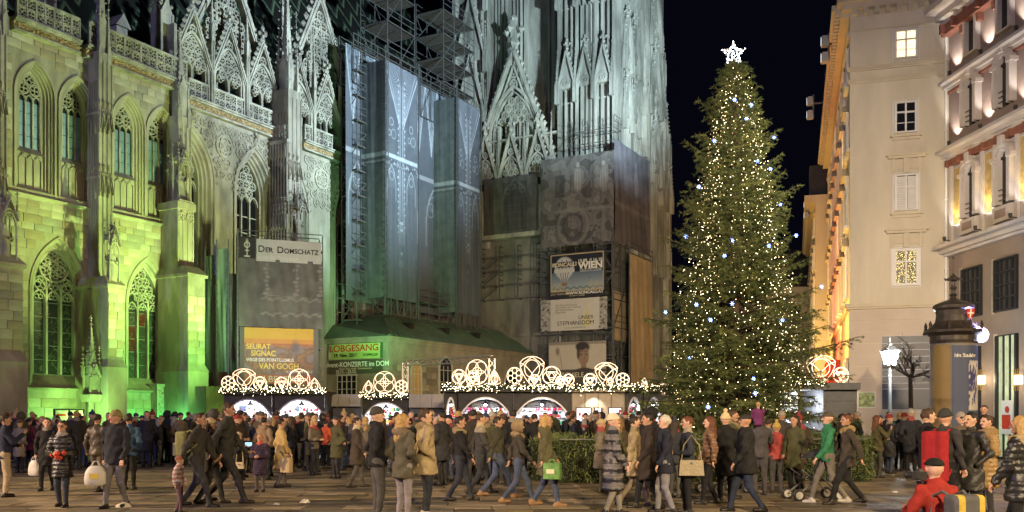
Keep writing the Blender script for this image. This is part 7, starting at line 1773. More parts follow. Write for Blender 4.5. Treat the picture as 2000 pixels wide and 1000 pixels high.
    for sd in (-1, 1):
        hp, kn, an = (leg_p(p) for p in lg[sd]); lgp.append((hp, kn, .098*s*wf, .066*s, (1, 1, 1), 1)); lgp.append((kn, an, .064*s, .046*s, (1, 1, 1), 1))
        ty = .15 if pose != 'crouch' or sd == -1 else .08; tz = an[2] - .045*s if an[2] < .12*s else an[2] - .09*s
        lgp.append(((an[0], an[1] - .05*s, max(.035*s, an[2] - .045*s)), (an[0]*1.08, an[1] + ty*s, max(.03*s, tz)), .044*s, .036*s, (1, 1, 1), 2)); lgp.append((an, (an[0], an[1], max(.04*s, an[2] - .04*s)), .052*s, .048*s, (1, 1, 1), 2))
    lgp.append((leg_p((-.07, 0, hipz + .02)), leg_p((.07, 0, hipz + .02)), .115*s*wf, .115*s*wf, (1, 1.1, 1), 1))
    pts = np.array([p[0] for p in jk + lgp] + [p[1] for p in jk + lgp]); lo = pts.min(0) - .24*s; hi = pts.max(0) + .24*s; lo[2] = -hb*1.5
    P, n = grid(lo, hi, hb); ph = rr.uniform(0, 6)
    def wob(P): # cloth folds
        w_ = .009*np.sin(P[:, 2]*31 + 3*np.sin(P[:, 0]*13 + ph) + 2*np.sin(P[:, 1]*17)) + .007*np.sin(P[:, 0]*38 + P[:, 2]*19 + ph)
        if puff: w_ = w_*.5 - .017*np.abs(np.sin(P[:, 2]*PI/(.085*s)))
        return w_
    def bodyd(P):
        J = None
        for q in jk:
            d = cap(P, *q[:5]); J = d if J is None else smin(J, d, .035*s)
        J = J + wob(P); zc = hemz*s + (dz*s if pose == 'crouch' else 0); J = np.maximum(J, zc - P[:, 2] + .006*np.sin(P[:, 0]*30 + ph))
        L = None
        for q in lgp:
            d = cap(P, *q[:5]); L = d if L is None else smin(L, d, .022*s)
        L = L + .4*wob(P)*(not puff) ; L = np.maximum(L, .004 - P[:, 2])
        return J, L
    J, L = bodyd(P); D = smin(J, L, .012)
    v, f = surfnet(D.reshape(n), lo, hb); c = v[f].mean(1).astype(np.float32)
    Jc, Lc = bodyd(c); allp = jk + lgp; dd = np.stack([cap(c, *q[:5]) + (-.004 if q[5] in (3, 4) else 0) for q in allp], 1); nj = len(jk)
    isj = Jc < Lc; mj = np.array([q[5] for q in jk])[dd[:, :nj].argmin(1)]; ml = np.array([q[5] for q in lgp])[dd[:, nj:].argmin(1)]; mi = np.where(isj, mj, ml)
    if acc is not None and acc[0] == 'stripes':
        band_ = (np.sin(c[:, 2]*2*PI/acc[2]) > 0) & isj & (mj == 0); mi = np.where(band_, 7, mi)
    if acc is not None and acc[0] == 'yoke': mi = np.where(isj & (mj == 0) & (c[:, 2] > acc[2]*s), 7, mi)
    if acc is not None and acc[0] == 'back': mi = np.where(isj & (mj == 0) & (c[:, 1] < -.06*s) & (np.abs(c[:, 0]) < .17*s), 7, mi)
    chunks = [(v, f, mi)]
    # --- head
    ca, sa = math.cos(R(-look)), math.sin(R(-look)); hc = np.array(T((0, .012, 1.52)))
    def hl(P): # world-of-body to head space (metres of a 1.75 m person, origin at the chin line)
        q = (P - hc)/s; return np.stack([q[:, 0]*ca + q[:, 1]*sa, -q[:, 0]*sa + q[:, 1]*ca, q[:, 2] + 1.52], 1).astype(np.float32)
    hw = 1.05
    hp_ = [(lambda q: ell(q, (0, -.005, 1.648), (.077*hw, .098, .103)), 3), (lambda q: cap(q, (0, .02, 1.60), (0, .055, 1.562), .058, .036), 3), (lambda q: cap(q, (0, .086, 1.645), (0, .112, 1.612), .010, .016), 3), (lambda q: cap(q, (-.081, -.005, 1.65), (-.083, -.01, 1.615), .016, .010), 3), (lambda q: cap(q, (.081, -.005, 1.65), (.083, -.01, 1.615), .016, .010), 3), (lambda q: cap(q, (0, -.012, 1.44), (0, -.005, 1.58), .054, .052), 3), (lambda q: cap(q, (-.05, .075, 1.668), (.05, .075, 1.668), .014, .014), 3),
           (lambda q: ell(q, (-.033, .083, 1.646), (.012, .010, .0065)), 5), (lambda q: ell(q, (.033, .083, 1.646), (.012, .010, .0065)), 5), (lambda q: cap(q, (-.020, .088, 1.583), (.020, .088, 1.583), .007, .007), 6)]
    if glasses: hp_ += [((lambda q, x=x: np.abs(np.sqrt((q[:, 0] - x)**2 + (q[:, 2] - 1.645)**2) - .024) + np.maximum(0, np.abs(q[:, 1] - .102) - .004) - .004), 5) for x in (-.033, .033)]
    lo = hc - .17*s; hi = hc + .17*s; lo[2] = hc[2] - .09*s; hi[2] = hc[2] + .27*s; P, n = grid(lo, hi, hh); q = hl(P); D = None
    for fn, m_ in hp_: d = fn(q); D = d if D is None else smin(D, d, .016 if m_ == 3 else .003)
    v, f = surfnet((D*s).reshape(n), lo, hh); c = hl(v[f].mean(1)); ds = np.stack([fn(c) - (.003 if m_ != 3 else 0) for fn, m_ in hp_], 1); mi = np.array([m_ for _, m_ in hp_])[ds.argmin(1)]
    chunks.append((v, f, mi))
    if lod == 0:
        for sd in (-1, 1):
            if pose == 'pockets' or (pose == 'bag' and sd == -1): continue
            sh, el, ha = arms[sd]; chunks.append(hand_chunk(T(tuple(np.array(el) + (np.array(ha) - np.array(el))*.93)), T(ha), sd, s))
    sk = SKINS[rr.randrange(3)] if skin is None else SKINS[skin]
    mats = [cloth(top, gloss), cloth(legs), shoe, sk, cloth(scarf or fur or top), EYE, LIP, cloth(acc[1]) if acc else sk]
    link('body', mesh_np('body', chunks, mats), o)
    # --- hair, hat
    def cap_mesh(fn, nm, m_, h_):
        lo = hc - .26*s; hi = hc + .26*s; lo[2] = hc[2] - (.42*s if long_hair else .12*s); hi[2] = hc[2] + .36*s; P, n = grid(lo, hi, h_); d = fn(hl(P))*s
        v, f = surfnet(d.reshape(n), lo, h_)
        if len(f): link(nm, mesh_np(nm, [(v, f, np.zeros(len(f), int))], [m_]), o)
    nz_ = lambda q, am, fr: am*(np.sin(q[:, 0]*fr + ph)*np.sin(q[:, 2]*fr*.8 + ph) + np.sin(q[:, 1]*fr*1.1 + q[:, 2]*fr*.5))
    if hair and not (hat in ('hood',)):
        def hf(q):
            d = ell(q, (0, -.014, 1.664), (.088, .106, .100)); d = np.maximum(d, (q[:, 1] - .038)*1.25 - (q[:, 2] - 1.672)) ; d = np.maximum(d, 1.60 - q[:, 2] + np.maximum(0, q[:, 1])*1.2)
            if long_hair:
                d2 = np.minimum(cap(q, (-.04, -.045, 1.66), (-.065, -.07, 1.36), .068, .045), cap(q, (.04, -.045, 1.66), (.065, -.07, 1.36), .068, .045)); d2 = np.minimum(d2, cap(q, (0, -.06, 1.66), (0, -.10, 1.34), .075, .06)); d = smin(d, d2, .03)
            return d + nz_(q, .0042, 70 if lod == 0 else 45)
        if not (hat and not long_hair): cap_mesh(hf, 'hair', hairmat(hair), hh)
    if hat == 'beanie' or hat == 'pompom':
        def bf(q):
            d = ell(q, (0, -.012, 1.672), (.094, .110, .110)); d = np.maximum(d, 1.655 - q[:, 2] + q[:, 1]*.15); d = np.minimum(d, np.maximum(np.abs(ell(q, (0, -.012, 1.672), (.098, .114, .12))) - .006, np.abs(q[:, 2] - 1.675 + q[:, 1]*-.15) - .022))
            if hat == 'pompom': d = np.minimum(d, np.sqrt(((q - np.array((0, -.02, 1.815)))**2).sum(1)) - .042)
            return d + .0018*np.sin(np.arctan2(q[:, 1], q[:, 0])*30)
        cap_mesh(bf, 'hat', cloth(hatcol), hh)
    elif hat == 'cap':
        def cf(q):
            d = ell(q, (0, -.010, 1.672), (.098, .118, .082)); d = np.maximum(d, 1.672 - q[:, 2]); v_ = np.maximum(ell(q, (0, .09, 1.678), (.085, .085, .05)), np.abs(q[:, 2] - 1.682) - .008); return np.minimum(d, v_)
        cap_mesh(cf, 'cap', cloth(hatcol), hh)
    elif hat == 'hood':
        def of(q):
            d = np.abs(ell(q, (0, -.02, 1.64), (.115, .13, .135))) - .012; d = np.maximum(d, q[:, 1] - .07); d = np.maximum(d, 1.49 - q[:, 2])
            r_ = np.abs(np.sqrt((q[:, 0]/.9)**2 + (q[:, 2] - 1.645)**2) - .115); rim = np.sqrt(r_**2 + (q[:, 1] - .055)**2) - (.034 if fur else .016); return np.minimum(d, rim + (nz_(q, .006, 90) if fur else 0))
        cap_mesh(of, 'hood', cloth(fur or top), hh)
    return o, (lambda sd: o.matrix_basis if False else arms[sd][2]), s
def world_of(o, p, s):  # a point in body space to the square
    a = o.rotation_euler.z; c, q = math.cos(a), math.sin(a); return Vector((o.location.x + (p[0]*c - p[1]*q)*s, o.location.y + (p[0]*q + p[1]*c)*s, o.location.z + p[2]*s))
def PX(px, Y): return (px - 1000)/F*Y
def FY(py): return F*CZ/(py - HZ)
PLASTIC = mat('white_carrier_bag', (.55, .53, .48), .5, .12, 6, .2, 14); PAPERBAG = mat('kraft_paper_bag', (.42, .32, .18), .8, .12, 5, .1, 10)
def carrier(label, pos, w=.30, h=.40, m_=PLASTIC, logo=None, paper=False):
    o = empty('shopping_bag', (pos.x, pos.y, pos.z), random.uniform(-.5, .5), label, 'bag'); m = MB(); rr = random.Random(int(pos.x*100)); rows = []
    prof = [(.80, -h), (1.0, -h*.94), (1.04, -h*.7), (.95, -h*.45), (.72, -h*.28), (.5, -h*.2)] if not paper else [(.98, -h), (1, -h*.98), (1, -h*.5), (1, -h*.2)]
    for q, z in prof: rows.append([((w/2*q*(1 + .06*rr.uniform(-1, 1)) if not paper else w/2*q)*math.copysign(abs(math.cos(t))**.6, math.cos(t)), w*.3*q*math.copysign(abs(math.sin(t))**.6, math.sin(t)), z) for t in [2*PI*k/14 + .2 for k in range(14)]])
    m.loft(rows, True); m.add([rows[0][k] for k in range(14)], [tuple(range(13, -1, -1))]); m.build('bag_body', m_, o, not paper)
    m = MB()
    for sy in (-1, 1): m.tube([(-w*.22, sy*.04, -h*.22), (-.03, sy*.02, -.01), (.03, sy*.02, -.01), (w*.22, sy*.04, -h*.22)], .008, 5)
    m.build('handle', m_, o)
    if logo is not None: m = MB(); m.box(-w*.22, w*.22, -w*.335, -w*.318, -h*.72, -h*.5); m.build('print', logo, o)
    return o
def backpack(label, o, s, cols, h=.48, zc=1.18, y=-.235):
    p = world_of(o, (0, y, zc - h/2), s); b = empty('backpack', p, o.rotation_euler.z, label, 'backpack')
    P, n = grid((-.25, -.2, -.08), (.25, .2, h + .1), .018); q = np.abs(P - np.array((0, 0, h/2))) - np.array((.13, .06, h/2 - .06)); d = np.linalg.norm(np.maximum(q, 0), axis=1) + np.minimum(q.max(1), 0) - .05; d = np.minimum(d, np.maximum(np.abs(P[:, 0]) - .10, np.maximum(np.abs(P[:, 2] - h*.3) - .10, np.abs(P[:, 1] + .12) - .03)) - .02)
    v, f = surfnet(d.reshape(n), (-.25, -.2, -.08), .018); c = v[f].mean(1); link('pack', mesh_np('pack', [(v, f, ((np.abs(c[:, 0]) > .085) & (np.abs(c[:, 0]) < .15) & (c[:, 1] < -.03)).astype(int))], [cloth(cols[0]), cloth(cols[1])]), b)
    for sx in (-1, 1): m = MB(); m.tube([(sx*.10, .06, h*.9), (sx*.12, .16, h*1.02), (sx*.13, .30, h*.9), (sx*.15, .30, h*.5), (sx*.15, .08, h*.1)], .016, 6); m.build('strap', cloth(cols[0]), b)
    return b
def handbag(label, pos, col, strap=None, w=.26, h=.2):
    o = empty('handbag', pos, random.uniform(-.6, .6), label, 'bag'); m = MB(); m.frustum(-w/2, w/2, -.06, .06, -h, 0, .02, .015); m.build('bag_body', cloth(col, .5), o)
    m = MB(); st = strap or .25; m.tube([(-w*.4, 0, 0), (-w*.3, 0, st*.6), (0, 0, st), (w*.3, 0, st*.6), (w*.4, 0, 0)], .01, 5); m.build('strap', cloth(col, .5), o); m = MB(); m.box(-.02, .02, -.075, -.06, -.06, -.03); m.build('clasp', STEEL, o); return o
BLK = (.014, .014, .016); NAVY = (.018, .022, .045); BRN = (.05, .035, .025); OLV = (.065, .065, .032); GRY = (.09, .088, .085); JEAN = (.055, .07, .12); LJEAN = (.22, .23, .28); TANC = (.36, .28, .15); CHAR = (.03, .03, .033)
def pp(label, px, feet=None, Y=None, **k):
    Y = FY(feet) if Y is None else Y; return person(label, PX(px, Y), Y, **k)
# ---- left side
pp('man in navy jacket and beige trousers at the left picture edge', 10, 972, H=1.70, face=60, pose='phone1', top=NAVY, legs=(.33, .26, .17), shoe=SHOE, lod=0)
pp('woman in grey beige coat at the left edge, seen from behind', 38, 925, H=1.58, face=20, top=(.19, .165, .14), legs=BLK, hem=.55, female=True, hat='beanie', hatcol=(.09, .07, .06))
pp('woman in maroon coat with pale bag near the left edge', 57, 913, H=1.62, face=10, pose='bag', top=(.11, .02, .03), legs=BLK, hem=.6, female=True)
o, hd, s = pp('woman in black coat with knitted scarf and white bag', 92, 960, H=1.63, face=170, pose='walk', stride=.12, top=BLK, legs=BLK, hem=.62, scarf=(.17, .15, .13), female=True, hair='brown', long_hair=True, lod=0, look=-15)
carrier('white plastic bag hanging from the black coated woman with scarf', world_of(o, (.26, .05, .84), s), .26, .42)
o, hd, s = pp('woman in glossy black puffer with glasses and grey scarf', 122, 992, H=1.58, face=176, pose='hold', stride=.10, top=BLK, legs=(.05, .055, .075), hem=.62, scarf=(.30, .27, .25), female=True, hair='brown', glasses=True, puff=1, gloss=.4, lod=0)
m = MB(); rr = random.Random(2)
for k in range(9): m.blob((rr.gauss(0, .045), rr.gauss(0, .04), rr.gauss(0, .05)), .055)
q = m.build('red_mitten', cloth((.45, .06, .04))); q.location = world_of(o, (-.06, .33, 1.10), s); tag(q, 'red knitted mittens held by the woman with glasses', 'mittens')
pp('man in black jumper and jeans standing behind the puffer woman', 158, 914, H=1.70, face=30, pose='hold', top=BLK, legs=JEAN, acc=('stripes', (.03, .03, .033), .05))
o, hd, s = pp('man in brown leather jacket behind the man with bag', 190, 962, H=1.72, face=15, pose='walk', stride=.10, top=(.05, .036, .024), legs=(.10, .085, .07), gloss=.5)
o, hd, s = pp('man in blue and black jacket with woolly hat carrying a bag', 226, 994, H=1.76, face=190, pose='bag1', stride=.16, top=(.022, .024, .032), legs=(.14, .135, .15), hem=.80, hat='beanie', hatcol=(.24, .20, .09), acc=('yoke', (.03, .034, .055), 9), lod=0, look=35, fat=1.12)
carrier('full white shopping bag carried by the man with woolly hat', world_of(o, (.255, .2, .87), s), .36, .44, logo=YELLOW_INK)
pp('person in bright blue jacket half hidden behind the hatted man', 252, 958, H=1.70, face=0, top=(.04, .08, .16), legs=BLK)
pp('man in black standing alone before the last green buttress', 316, 906, H=1.72, face=200, pose='walk', stride=.15, top=BLK, legs=BLK)
pp('woman in black with small white bag before the green wall', 290, 903, H=1.64, face=150, pose='bag', top=BLK, legs=CHAR, hem=.65, female=True, long_hair=True, hair='brown')
pp('man in dark coat looking at his camera by the green wall', 338, 900, H=1.74, face=260, pose='phone', top=CHAR, legs=BLK, hem=.6)
# ---- walkers left of centre
o, hd, s = pp('hurrying man in dark jacket with yellow green backpack', 384, 992, H=1.72, face=95, pose='walk', stride=.30, top=(.04, .038, .034), legs=(.04, .04, .045), hair='brown', lod=0, lean=6)
backpack('yellow green backpack on the hurrying man', o, s, ((.22, .22, .09), (.30, .28, .16)))
pp('walking woman with tan beret and brown jacket', 411, 985, H=1.62, face=85, pose='walk', stride=.22, top=(.06, .05, .04), legs=CHAR, hat='beanie', hatcol=(.36, .28, .16), scarf=(.22, .18, .13), female=True, hair='brown', long_hair=True, lod=0)
pp('tall man in dark jacket striding past the first stall', 441, 984, H=1.92, face=88, pose='walk', stride=.34, top=(.035, .035, .032), legs=CHAR, hair='brown', lod=0, lean=4)
pp('small child in pink and white striped jacket', 349, 1003, H=.98, face=90, pose='walk', stride=.10, top=(.36, .17, .15), acc=('stripes', (.42, .40, .42), .07), legs=(.14, .08, .10), hat='beanie', hatcol=(.30, .12, .08), hair='brown', name='child', lod=0)
o, hd, s = pp('girl in black coat holding up a glowing phone', 466, 956, H=1.30, face=120, pose='phone', top=BLK, legs=BLK, hem=.55, hat='beanie', hatcol=(.36, .28, .20), female=True, name='child')
q = MB(); q.box(-.075, .075, -.006, .006, -.04, .04); ph = q.build('phone', mat('phone_screen', (.1, .2, .4), .3, 0, emit=(.25, .55, 1), estr=1.6)); ph.location = world_of(o, (0, .42, 1.40), s); tag(ph, 'phone with blue glowing screen held up by the girl', 'phone')
handbag('cream shoulder bag of the girl with the phone', world_of(o, (.12, .17, .85), s), (.5, .42, .26), .42, .2, .15)
pp('child in dark purple quilted coat with orange hat and red scarf', 508, 962, H=1.26, face=185, pose='hold', top=(.045, .03, .055), legs=(.12, .10, .09), hem=.55, puff=1, scarf=(.45, .09, .07), hat='beanie', hatcol=(.42, .24, .12), name='child', lod=0)
pp('woman with tan hooded jacket behind the child in purple', 516, 938, H=1.64, face=20, top=(.24, .17, .11), legs=CHAR, hood=True, female=True, hair='black')
o, hd, s = pp('woman in long mustard yellow coat', 549, 953, H=1.62, face=60, pose='walk', stride=.12, top=(.42, .30, .12), legs=(.10, .09, .09), hem=.48, hair='dark', female=True, lod=0)
carrier('mustard paper bag carried beside the yellow coat', world_of(o, (.30, .05, .86), s), .30, .42, PAPERBAG, paper=True)
pp('man in black jacket and pale jeans near the second stall', 590, 916, H=1.74, face=15, pose='pockets', top=BLK, legs=(.20, .20, .22), hem=.85)
pp('man in grey tracksuit bottoms with white trainers', 609, 914, H=1.76, face=330, top=CHAR, legs=(.16, .16, .19), shoe=SHOEW)
pp('person in bright orange red jacket among the dark crowd', 636, 911, H=1.55, face=10, top=(.50, .09, .04), legs=BLK, female=True)
pp('man in grey brown jacket standing by the kiosk', 676, 893, H=1.74, face=120, pose='pockets', top=(.07, .06, .05), legs=(.10, .10, .11))
pp('woman with cream scarf and brown coat walking behind the trio', 696, 953, H=1.64, face=80, pose='walk', stride=.16, top=(.055, .042, .032), legs=(.07, .065, .06), hem=.58, scarf=(.42, .36, .24), female=True, hair='dark', lod=0)
# ---- the trio
pp('man in black softshell with grey beanie, standing at the front', 736, Y=15.2, H=1.80, face=70, pose='pockets', top=BLK, legs=(.075, .072, .07), hem=.84, hat='beanie', hatcol=(.05, .045, .04), hair=None, lod=0, look=12, acc=None, skin=1)
pp('blond woman in olive parka with fur hood, standing at the front', 787, Y=14.9, H=1.70, face=40, pose='pockets', top=(.085, .078, .055), legs=(.22, .20, .215), hem=.72, fur=(.16, .12, .08), hair='blond', long_hair=True, female=True, lod=0, look=30)
pp('balding man in beige parka with glasses, standing at the front', 831, Y=15.6, H=1.79, face=75, pose='pockets', top=(.34, .265, .15), legs=(.025, .028, .04), hem=.70, hair='brown', fur=(.22, .16, .10), glasses=True, lod=0, shoe=SHOEW, skin=1, fat=1.1)
pp('dark coated man with brown trousers bent over behind the trio', 862, 946, H=1.68, face=270, pose='hold', top=BLK, legs=(.14, .12, .09), hem=.78, hair='grey', lean=10)
# ---- walkers centre
pp('man in black jacket with fur collar walking right', 898, 980, H=1.66, face=85, pose='walk', stride=.24, top=BLK, legs=(.03, .034, .05), fur=(.22, .17, .09), hair='black', lod=0)
pp('man in black and cream jacket with beige scarf', 938, 966, H=1.72, face=80, pose='walk', stride=.24, top=(.045, .043, .042), legs=(.03, .032, .04), scarf=(.36, .29, .17), acc=('yoke', (.24, .21, .16), 1.36), hair='brown', lod=0)
pp('young man in dark olive jacket and blue jeans', 972, 972, H=1.66, face=85, pose='walk', stride=.34, top=(.045, .043, .028), legs=JEAN, hair='dark', shoe=SHOET, lod=0)
pp('woman in dark jacket with big fur hood', 1012, 984, H=1.58, face=85, pose='walk', stride=.32, top=(.045, .04, .033), legs=JEAN, fur=(.22, .16, .09), hat='hood', female=True, shoe=SHOET, lod=0)
o, hd, s = pp('blond woman in long olive coat with green bag', 1066, 990, H=1.70, face=88, pose='walk', stride=.22, top=(.085, .08, .042), legs=JEAN, hem=.60, hair='blond', long_hair=True, female=True, shoe=SHOET, lod=0, hood=True)
carrier('bright green printed bag of the blond woman in olive', world_of(o, (.31, .1, .92), s), .34, .36, mat('green_bag', (.12, .26, .07), .6, .4, 8), CREAM_INK, True)
pp('man in long black coat behind the green bag', 1044, 932, H=1.74, face=20, top=BLK, legs=BLK, hem=.5)
pp('woman with white woolly hat and banded black quilted coat', 1197, Y=15.8, H=1.70, face=85, pose='walk', stride=.14, top=(.022, .022, .03), legs=(.20, .18, .15), hem=.45, puff=1, hat='beanie', hatcol=(.55, .47, .36), acc=('stripes', (.14, .13, .135), .16), female=True, hair='dark', gloss=.4, lod=0)
pp('woman in sand coloured coat beside the banded quilted coat', 1239, 990, H=1.66, face=88, pose='walk', stride=.26, top=(.28, .22, .13), legs=(.24, .19, .13), hem=.60, hair='dark', female=True, scarf=(.20, .17, .10), lod=0)
pp('man in long dark brown coat walking left', 1266, Y=16.9, H=1.72, face=268, pose='walk', stride=.20, top=(.030, .022, .020), legs=BLK, hem=.55, hair='black', lod=0)
pp('grey haired man in navy jacket and pale jeans', 1299, Y=16.1, H=1.68, face=272, pose='walk', stride=.12, top=(.018, .020, .032), legs=(.20, .195, .22), hem=.74, hair='white', lod=0, skin=1)
o, hd, s = pp('woman in navy jacket with big sand shoulder bag', 1343, Y=16.2, H=1.66, face=265, pose='hold', top=(.03, .034, .048), legs=BLK, hem=.66, hair='auburn', female=True, lod=0, scarf=(.30, .25, .18))
handbag('sand coloured slouchy shoulder bag of the woman in navy', world_of(o, (-.25, .0, .98), s), (.27, .22, .12), .42, .42, .26)
pp('auburn haired woman in copper quilted jacket', 1386, 986, H=1.66, face=275, pose='walk', stride=.14, top=(.16, .085, .05), legs=BLK, puff=1, hair='auburn', long_hair=True, female=True, gloss=.45, lod=0)
pp('person in black coat with white and yellow pompom hat', 1417, 984, H=1.72, face=10, pose='walk', top=BLK, legs=BLK, hem=.55, hat='pompom', hatcol=(.52, .42, .24), hair='dark', lod=0)
pp('stout man in black coat with flat cap and jeans', 1457, Y=16.3, H=1.70, face=272, pose='walk', stride=.26, top=(.016, .016, .017), legs=(.028, .036, .062), hem=.70, hat='cap', hatcol=(.03, .03, .028), hair='grey', fat=1.18, lod=0)
pp('man carrying a child on his shoulders', 1484, 968, H=1.70, face=10, pose='phone', top=(.06, .055, .06), legs=(.06, .055, .06), hair='dark')
pp('small child in purple jacket riding on shoulders', 1481, Y=FY(968) - .10, H=.92, face=10, pose='sit', top=(.12, .025, .10), legs=NAVY, hair='blond', name='child', z=1.50 - .86*.92/1.75*1.0)
pp('woman in grey banded quilted jacket', 1500, 958, H=1.62, face=30, top=(.10, .10, .11), legs=CHAR, puff=1, acc=('stripes', (.24, .21, .17), .2), hair='dark', female=True)
pp('girl in red jacket with mustard knitted hat', 1517, 965, H=1.52, face=5, pose='walk', top=(.28, .05, .05), legs=(.05, .048, .055), hem=.86, hat='pompom', hatcol=(.40, .28, .08), female=True, hair='brown', lod=0)
pp('man with pale beanie stretching his arm to the right', 1527, 940, H=1.80, face=15, pose='reach', top=(.05, .045, .042), legs=CHAR, hat='beanie', hatcol=(.26, .23, .18), lod=0)
pp('man in green jacket and grey trousers pushing along', 1618, 984, H=1.74, face=272, pose='walk', stride=.30, top=(.03, .16, .075), acc=('back', (.03, .03, .03), 0), legs=(.17, .15, .125), hat='cap', hatcol=(.08, .07, .05), shoe=SHOEW, lod=0)
pp('woman in dark brown jacket with fur collar striding left', 1654, 986, H=1.70, face=268, pose='walk', stride=.34, top=(.05, .04, .032), legs=BLK, fur=(.24, .17, .08), hair='auburn', female=True, lod=0, hem=.74)
# ---- right side
for k, (px, Y, H, lb, tp) in enumerate(((1628, 31.5, 1.70, 'person with furry earmuffs by the slate stall', BLK), (1645, 30.5, 1.74, 'person in dark hood between earmuffs and the smiling man', CHAR), (1659, 31, 1.78, 'smiling man in dark suit jacket by the slate stall', NAVY), (1674, 30, 1.84, 'grey haired man in black suit by the green notice', BLK))):
    pp(lb, px, Y=Y, H=H, face=(180, 170, 160, 280)[k], top=tp, legs=BLK, hem=.74, hair=('dark', 'brown', 'black', 'grey')[k], hat='hood' if k == 1 else None, fur=(.2, .16, .1) if k == 0 else None)
pp('long haired woman in olive jacket looking at her phone', 1713, 934, H=1.70, face=85, pose='phone1', top=(.075, .065, .028), legs=(.06, .055, .05), hem=.76, hair='auburn', long_hair=True, female=True, lod=0)
pp('man in black coat standing by the lamp post', 1736, Y=31.5, H=1.84, face=190, pose='hold', top=BLK, legs=BLK, hem=.7, hair='black')
o, hd, s = pp('blond woman in teal quilted jacket seen from behind', 1757, Y=30, H=1.82, face=15, pose='bag1', top=(.085, .125, .14), legs=(.03, .03, .04), hem=.74, hair='blond', female=True, lod=0)
carrier('tan paper bag held beside the teal jacket', world_of(o, (-.30, .1, .92), s), .34, .42, PAPERBAG, paper=True)
m = MB(); m.tube([V3(world_of(o, p, s)) for p in ((.16, -.0, 1.44), (.02, -.165, 1.25), (-.14, -.155, 1.05), (-.20, .0, .95))], .014, 5); tag(m.build('bag_strap', IRON), 'black strap across the back of the teal jacket', 'strap')
pp('man in black jacket in profile beside the red vest', 1812, Y=15.0, H=1.78, face=80, pose='pockets', top=BLK, legs=BLK, hair='brown', lod=0, skin=1, look=10)
o, hd, s = pp('person in dark hoodie with bright red backpack cover', 1846, Y=14.2, H=1.76, face=60, pose='walk', top=(.035, .033, .033), legs=BLK, hair='black', hat='beanie', hatcol=(.03, .03, .03), lod=0)
backpack('tall bright red backpack cover', o, s, ((.27, .014, .02), (.20, .012, .016)), .78, 1.06)
pp('man in black leather coat in front of the advertising column', 1897, Y=14.4, H=1.72, face=250, pose='pockets', top=(.022, .021, .02), legs=BLK, hem=.55, hair='black', lod=0, gloss=.5)
pp('woman in shiny golden brown coat behind the leather coat', 1928, Y=15.9, H=1.68, face=260, pose='hold', top=(.26, .16, .06), legs=CHAR, hem=.5, puff=1, fur=(.24, .17, .09), hair='brown', female=True, gloss=.4, lod=0)
pp('man in black jacket on the shop step beside the doorway', 1922, Y=24.5, H=1.80, face=215, pose='hold', top=BLK, legs=BLK, hair='brown', z=.16)
m = MB(); m.box(0, 2.2, 0, 1.4, 0, .16); q = m.build('shop_step', SLABS[1]); q.location = (PX(1880, 24.5), 24.0, 0); tag(q, 'low stone step in front of the ornate house', 'step')
pp('person with glasses and pale hat behind the leather coat', 1876, Y=19, H=1.74, face=180, top=(.10, .08, .06), legs=BLK, hat='beanie', hatcol=(.26, .23, .2), glasses=True)
pp('woman with big fur hood and black puffer at the right edge', 1992, Y=11.6, H=1.66, face=320, pose='walk', stride=.2, top=BLK, legs=BLK, hem=.66, puff=1, fur=(.34, .25, .13), hair='blond', long_hair=True, female=True, gloss=.4, lod=0, scarf=None)
# ---- crouching photographer with tripod
o, hd, s = pp('crouching photographer in red jacket and black cap', 1843, Y=9.6, H=1.72, face=345, pose='crouch', top=(.28, .025, .018), legs=BLK, hem=.80, hat='cap', hatcol=(.012, .012, .012), hair='dark', lod=0, lean=12, look=20)
backpack('grey camera backpack with yellow trim on the crouching photographer', o, s, ((.10, .10, .10), (.50, .36, .06)), .46, .68, -.30)
PXY = Vector((PX(1796, 10.3), 10.3, 0)); t = empty('tripod', PXY, 0, 'black tripod in front of the crouching photographer', 'tripod')
for k in range(3): a = k*2*PI/3 + .5; m = MB(); m.tube([(.03*math.cos(a), .03*math.sin(a), .80), (.17*math.cos(a), .17*math.sin(a), .42), (.30*math.cos(a), .30*math.sin(a), .02)], [.017, .014, .011], 7); m.blob((.17*math.cos(a), .17*math.sin(a), .42), .026); m.build('leg', IRON, t)
m = MB(); m.lathe((0, 0, .76), [(.05, 0), (.05, .07), (.02, .08), (.02, .16), (.04, .17), (.04, .20)], 10); m.tube([(0, 0, .86), (.1, -.12, .80)], .008, 5); m.build('head', IRON, t)
c = empty('camera_body', PXY + Vector((0, 0, .97)), R(20), 'black camera mounted on the tripod', 'camera'); m = MB(); m.box(-.07, .07, -.035, .035, 0, .09); m.frustum(-.03, .03, -.03, .03, .09, .12, .008); m.build('body', IRON, c); m = MB(); m.lathe((0, 0, 0), [(.035, 0), (.038, .05), (.034, .12), (.042, .14), (.042, .16)], 14); m.xform(Matrix.Translation((0, .03, .045)) @ Matrix.Rotation(R(-90), 4, 'X')); m.build('lens', IRON, c)
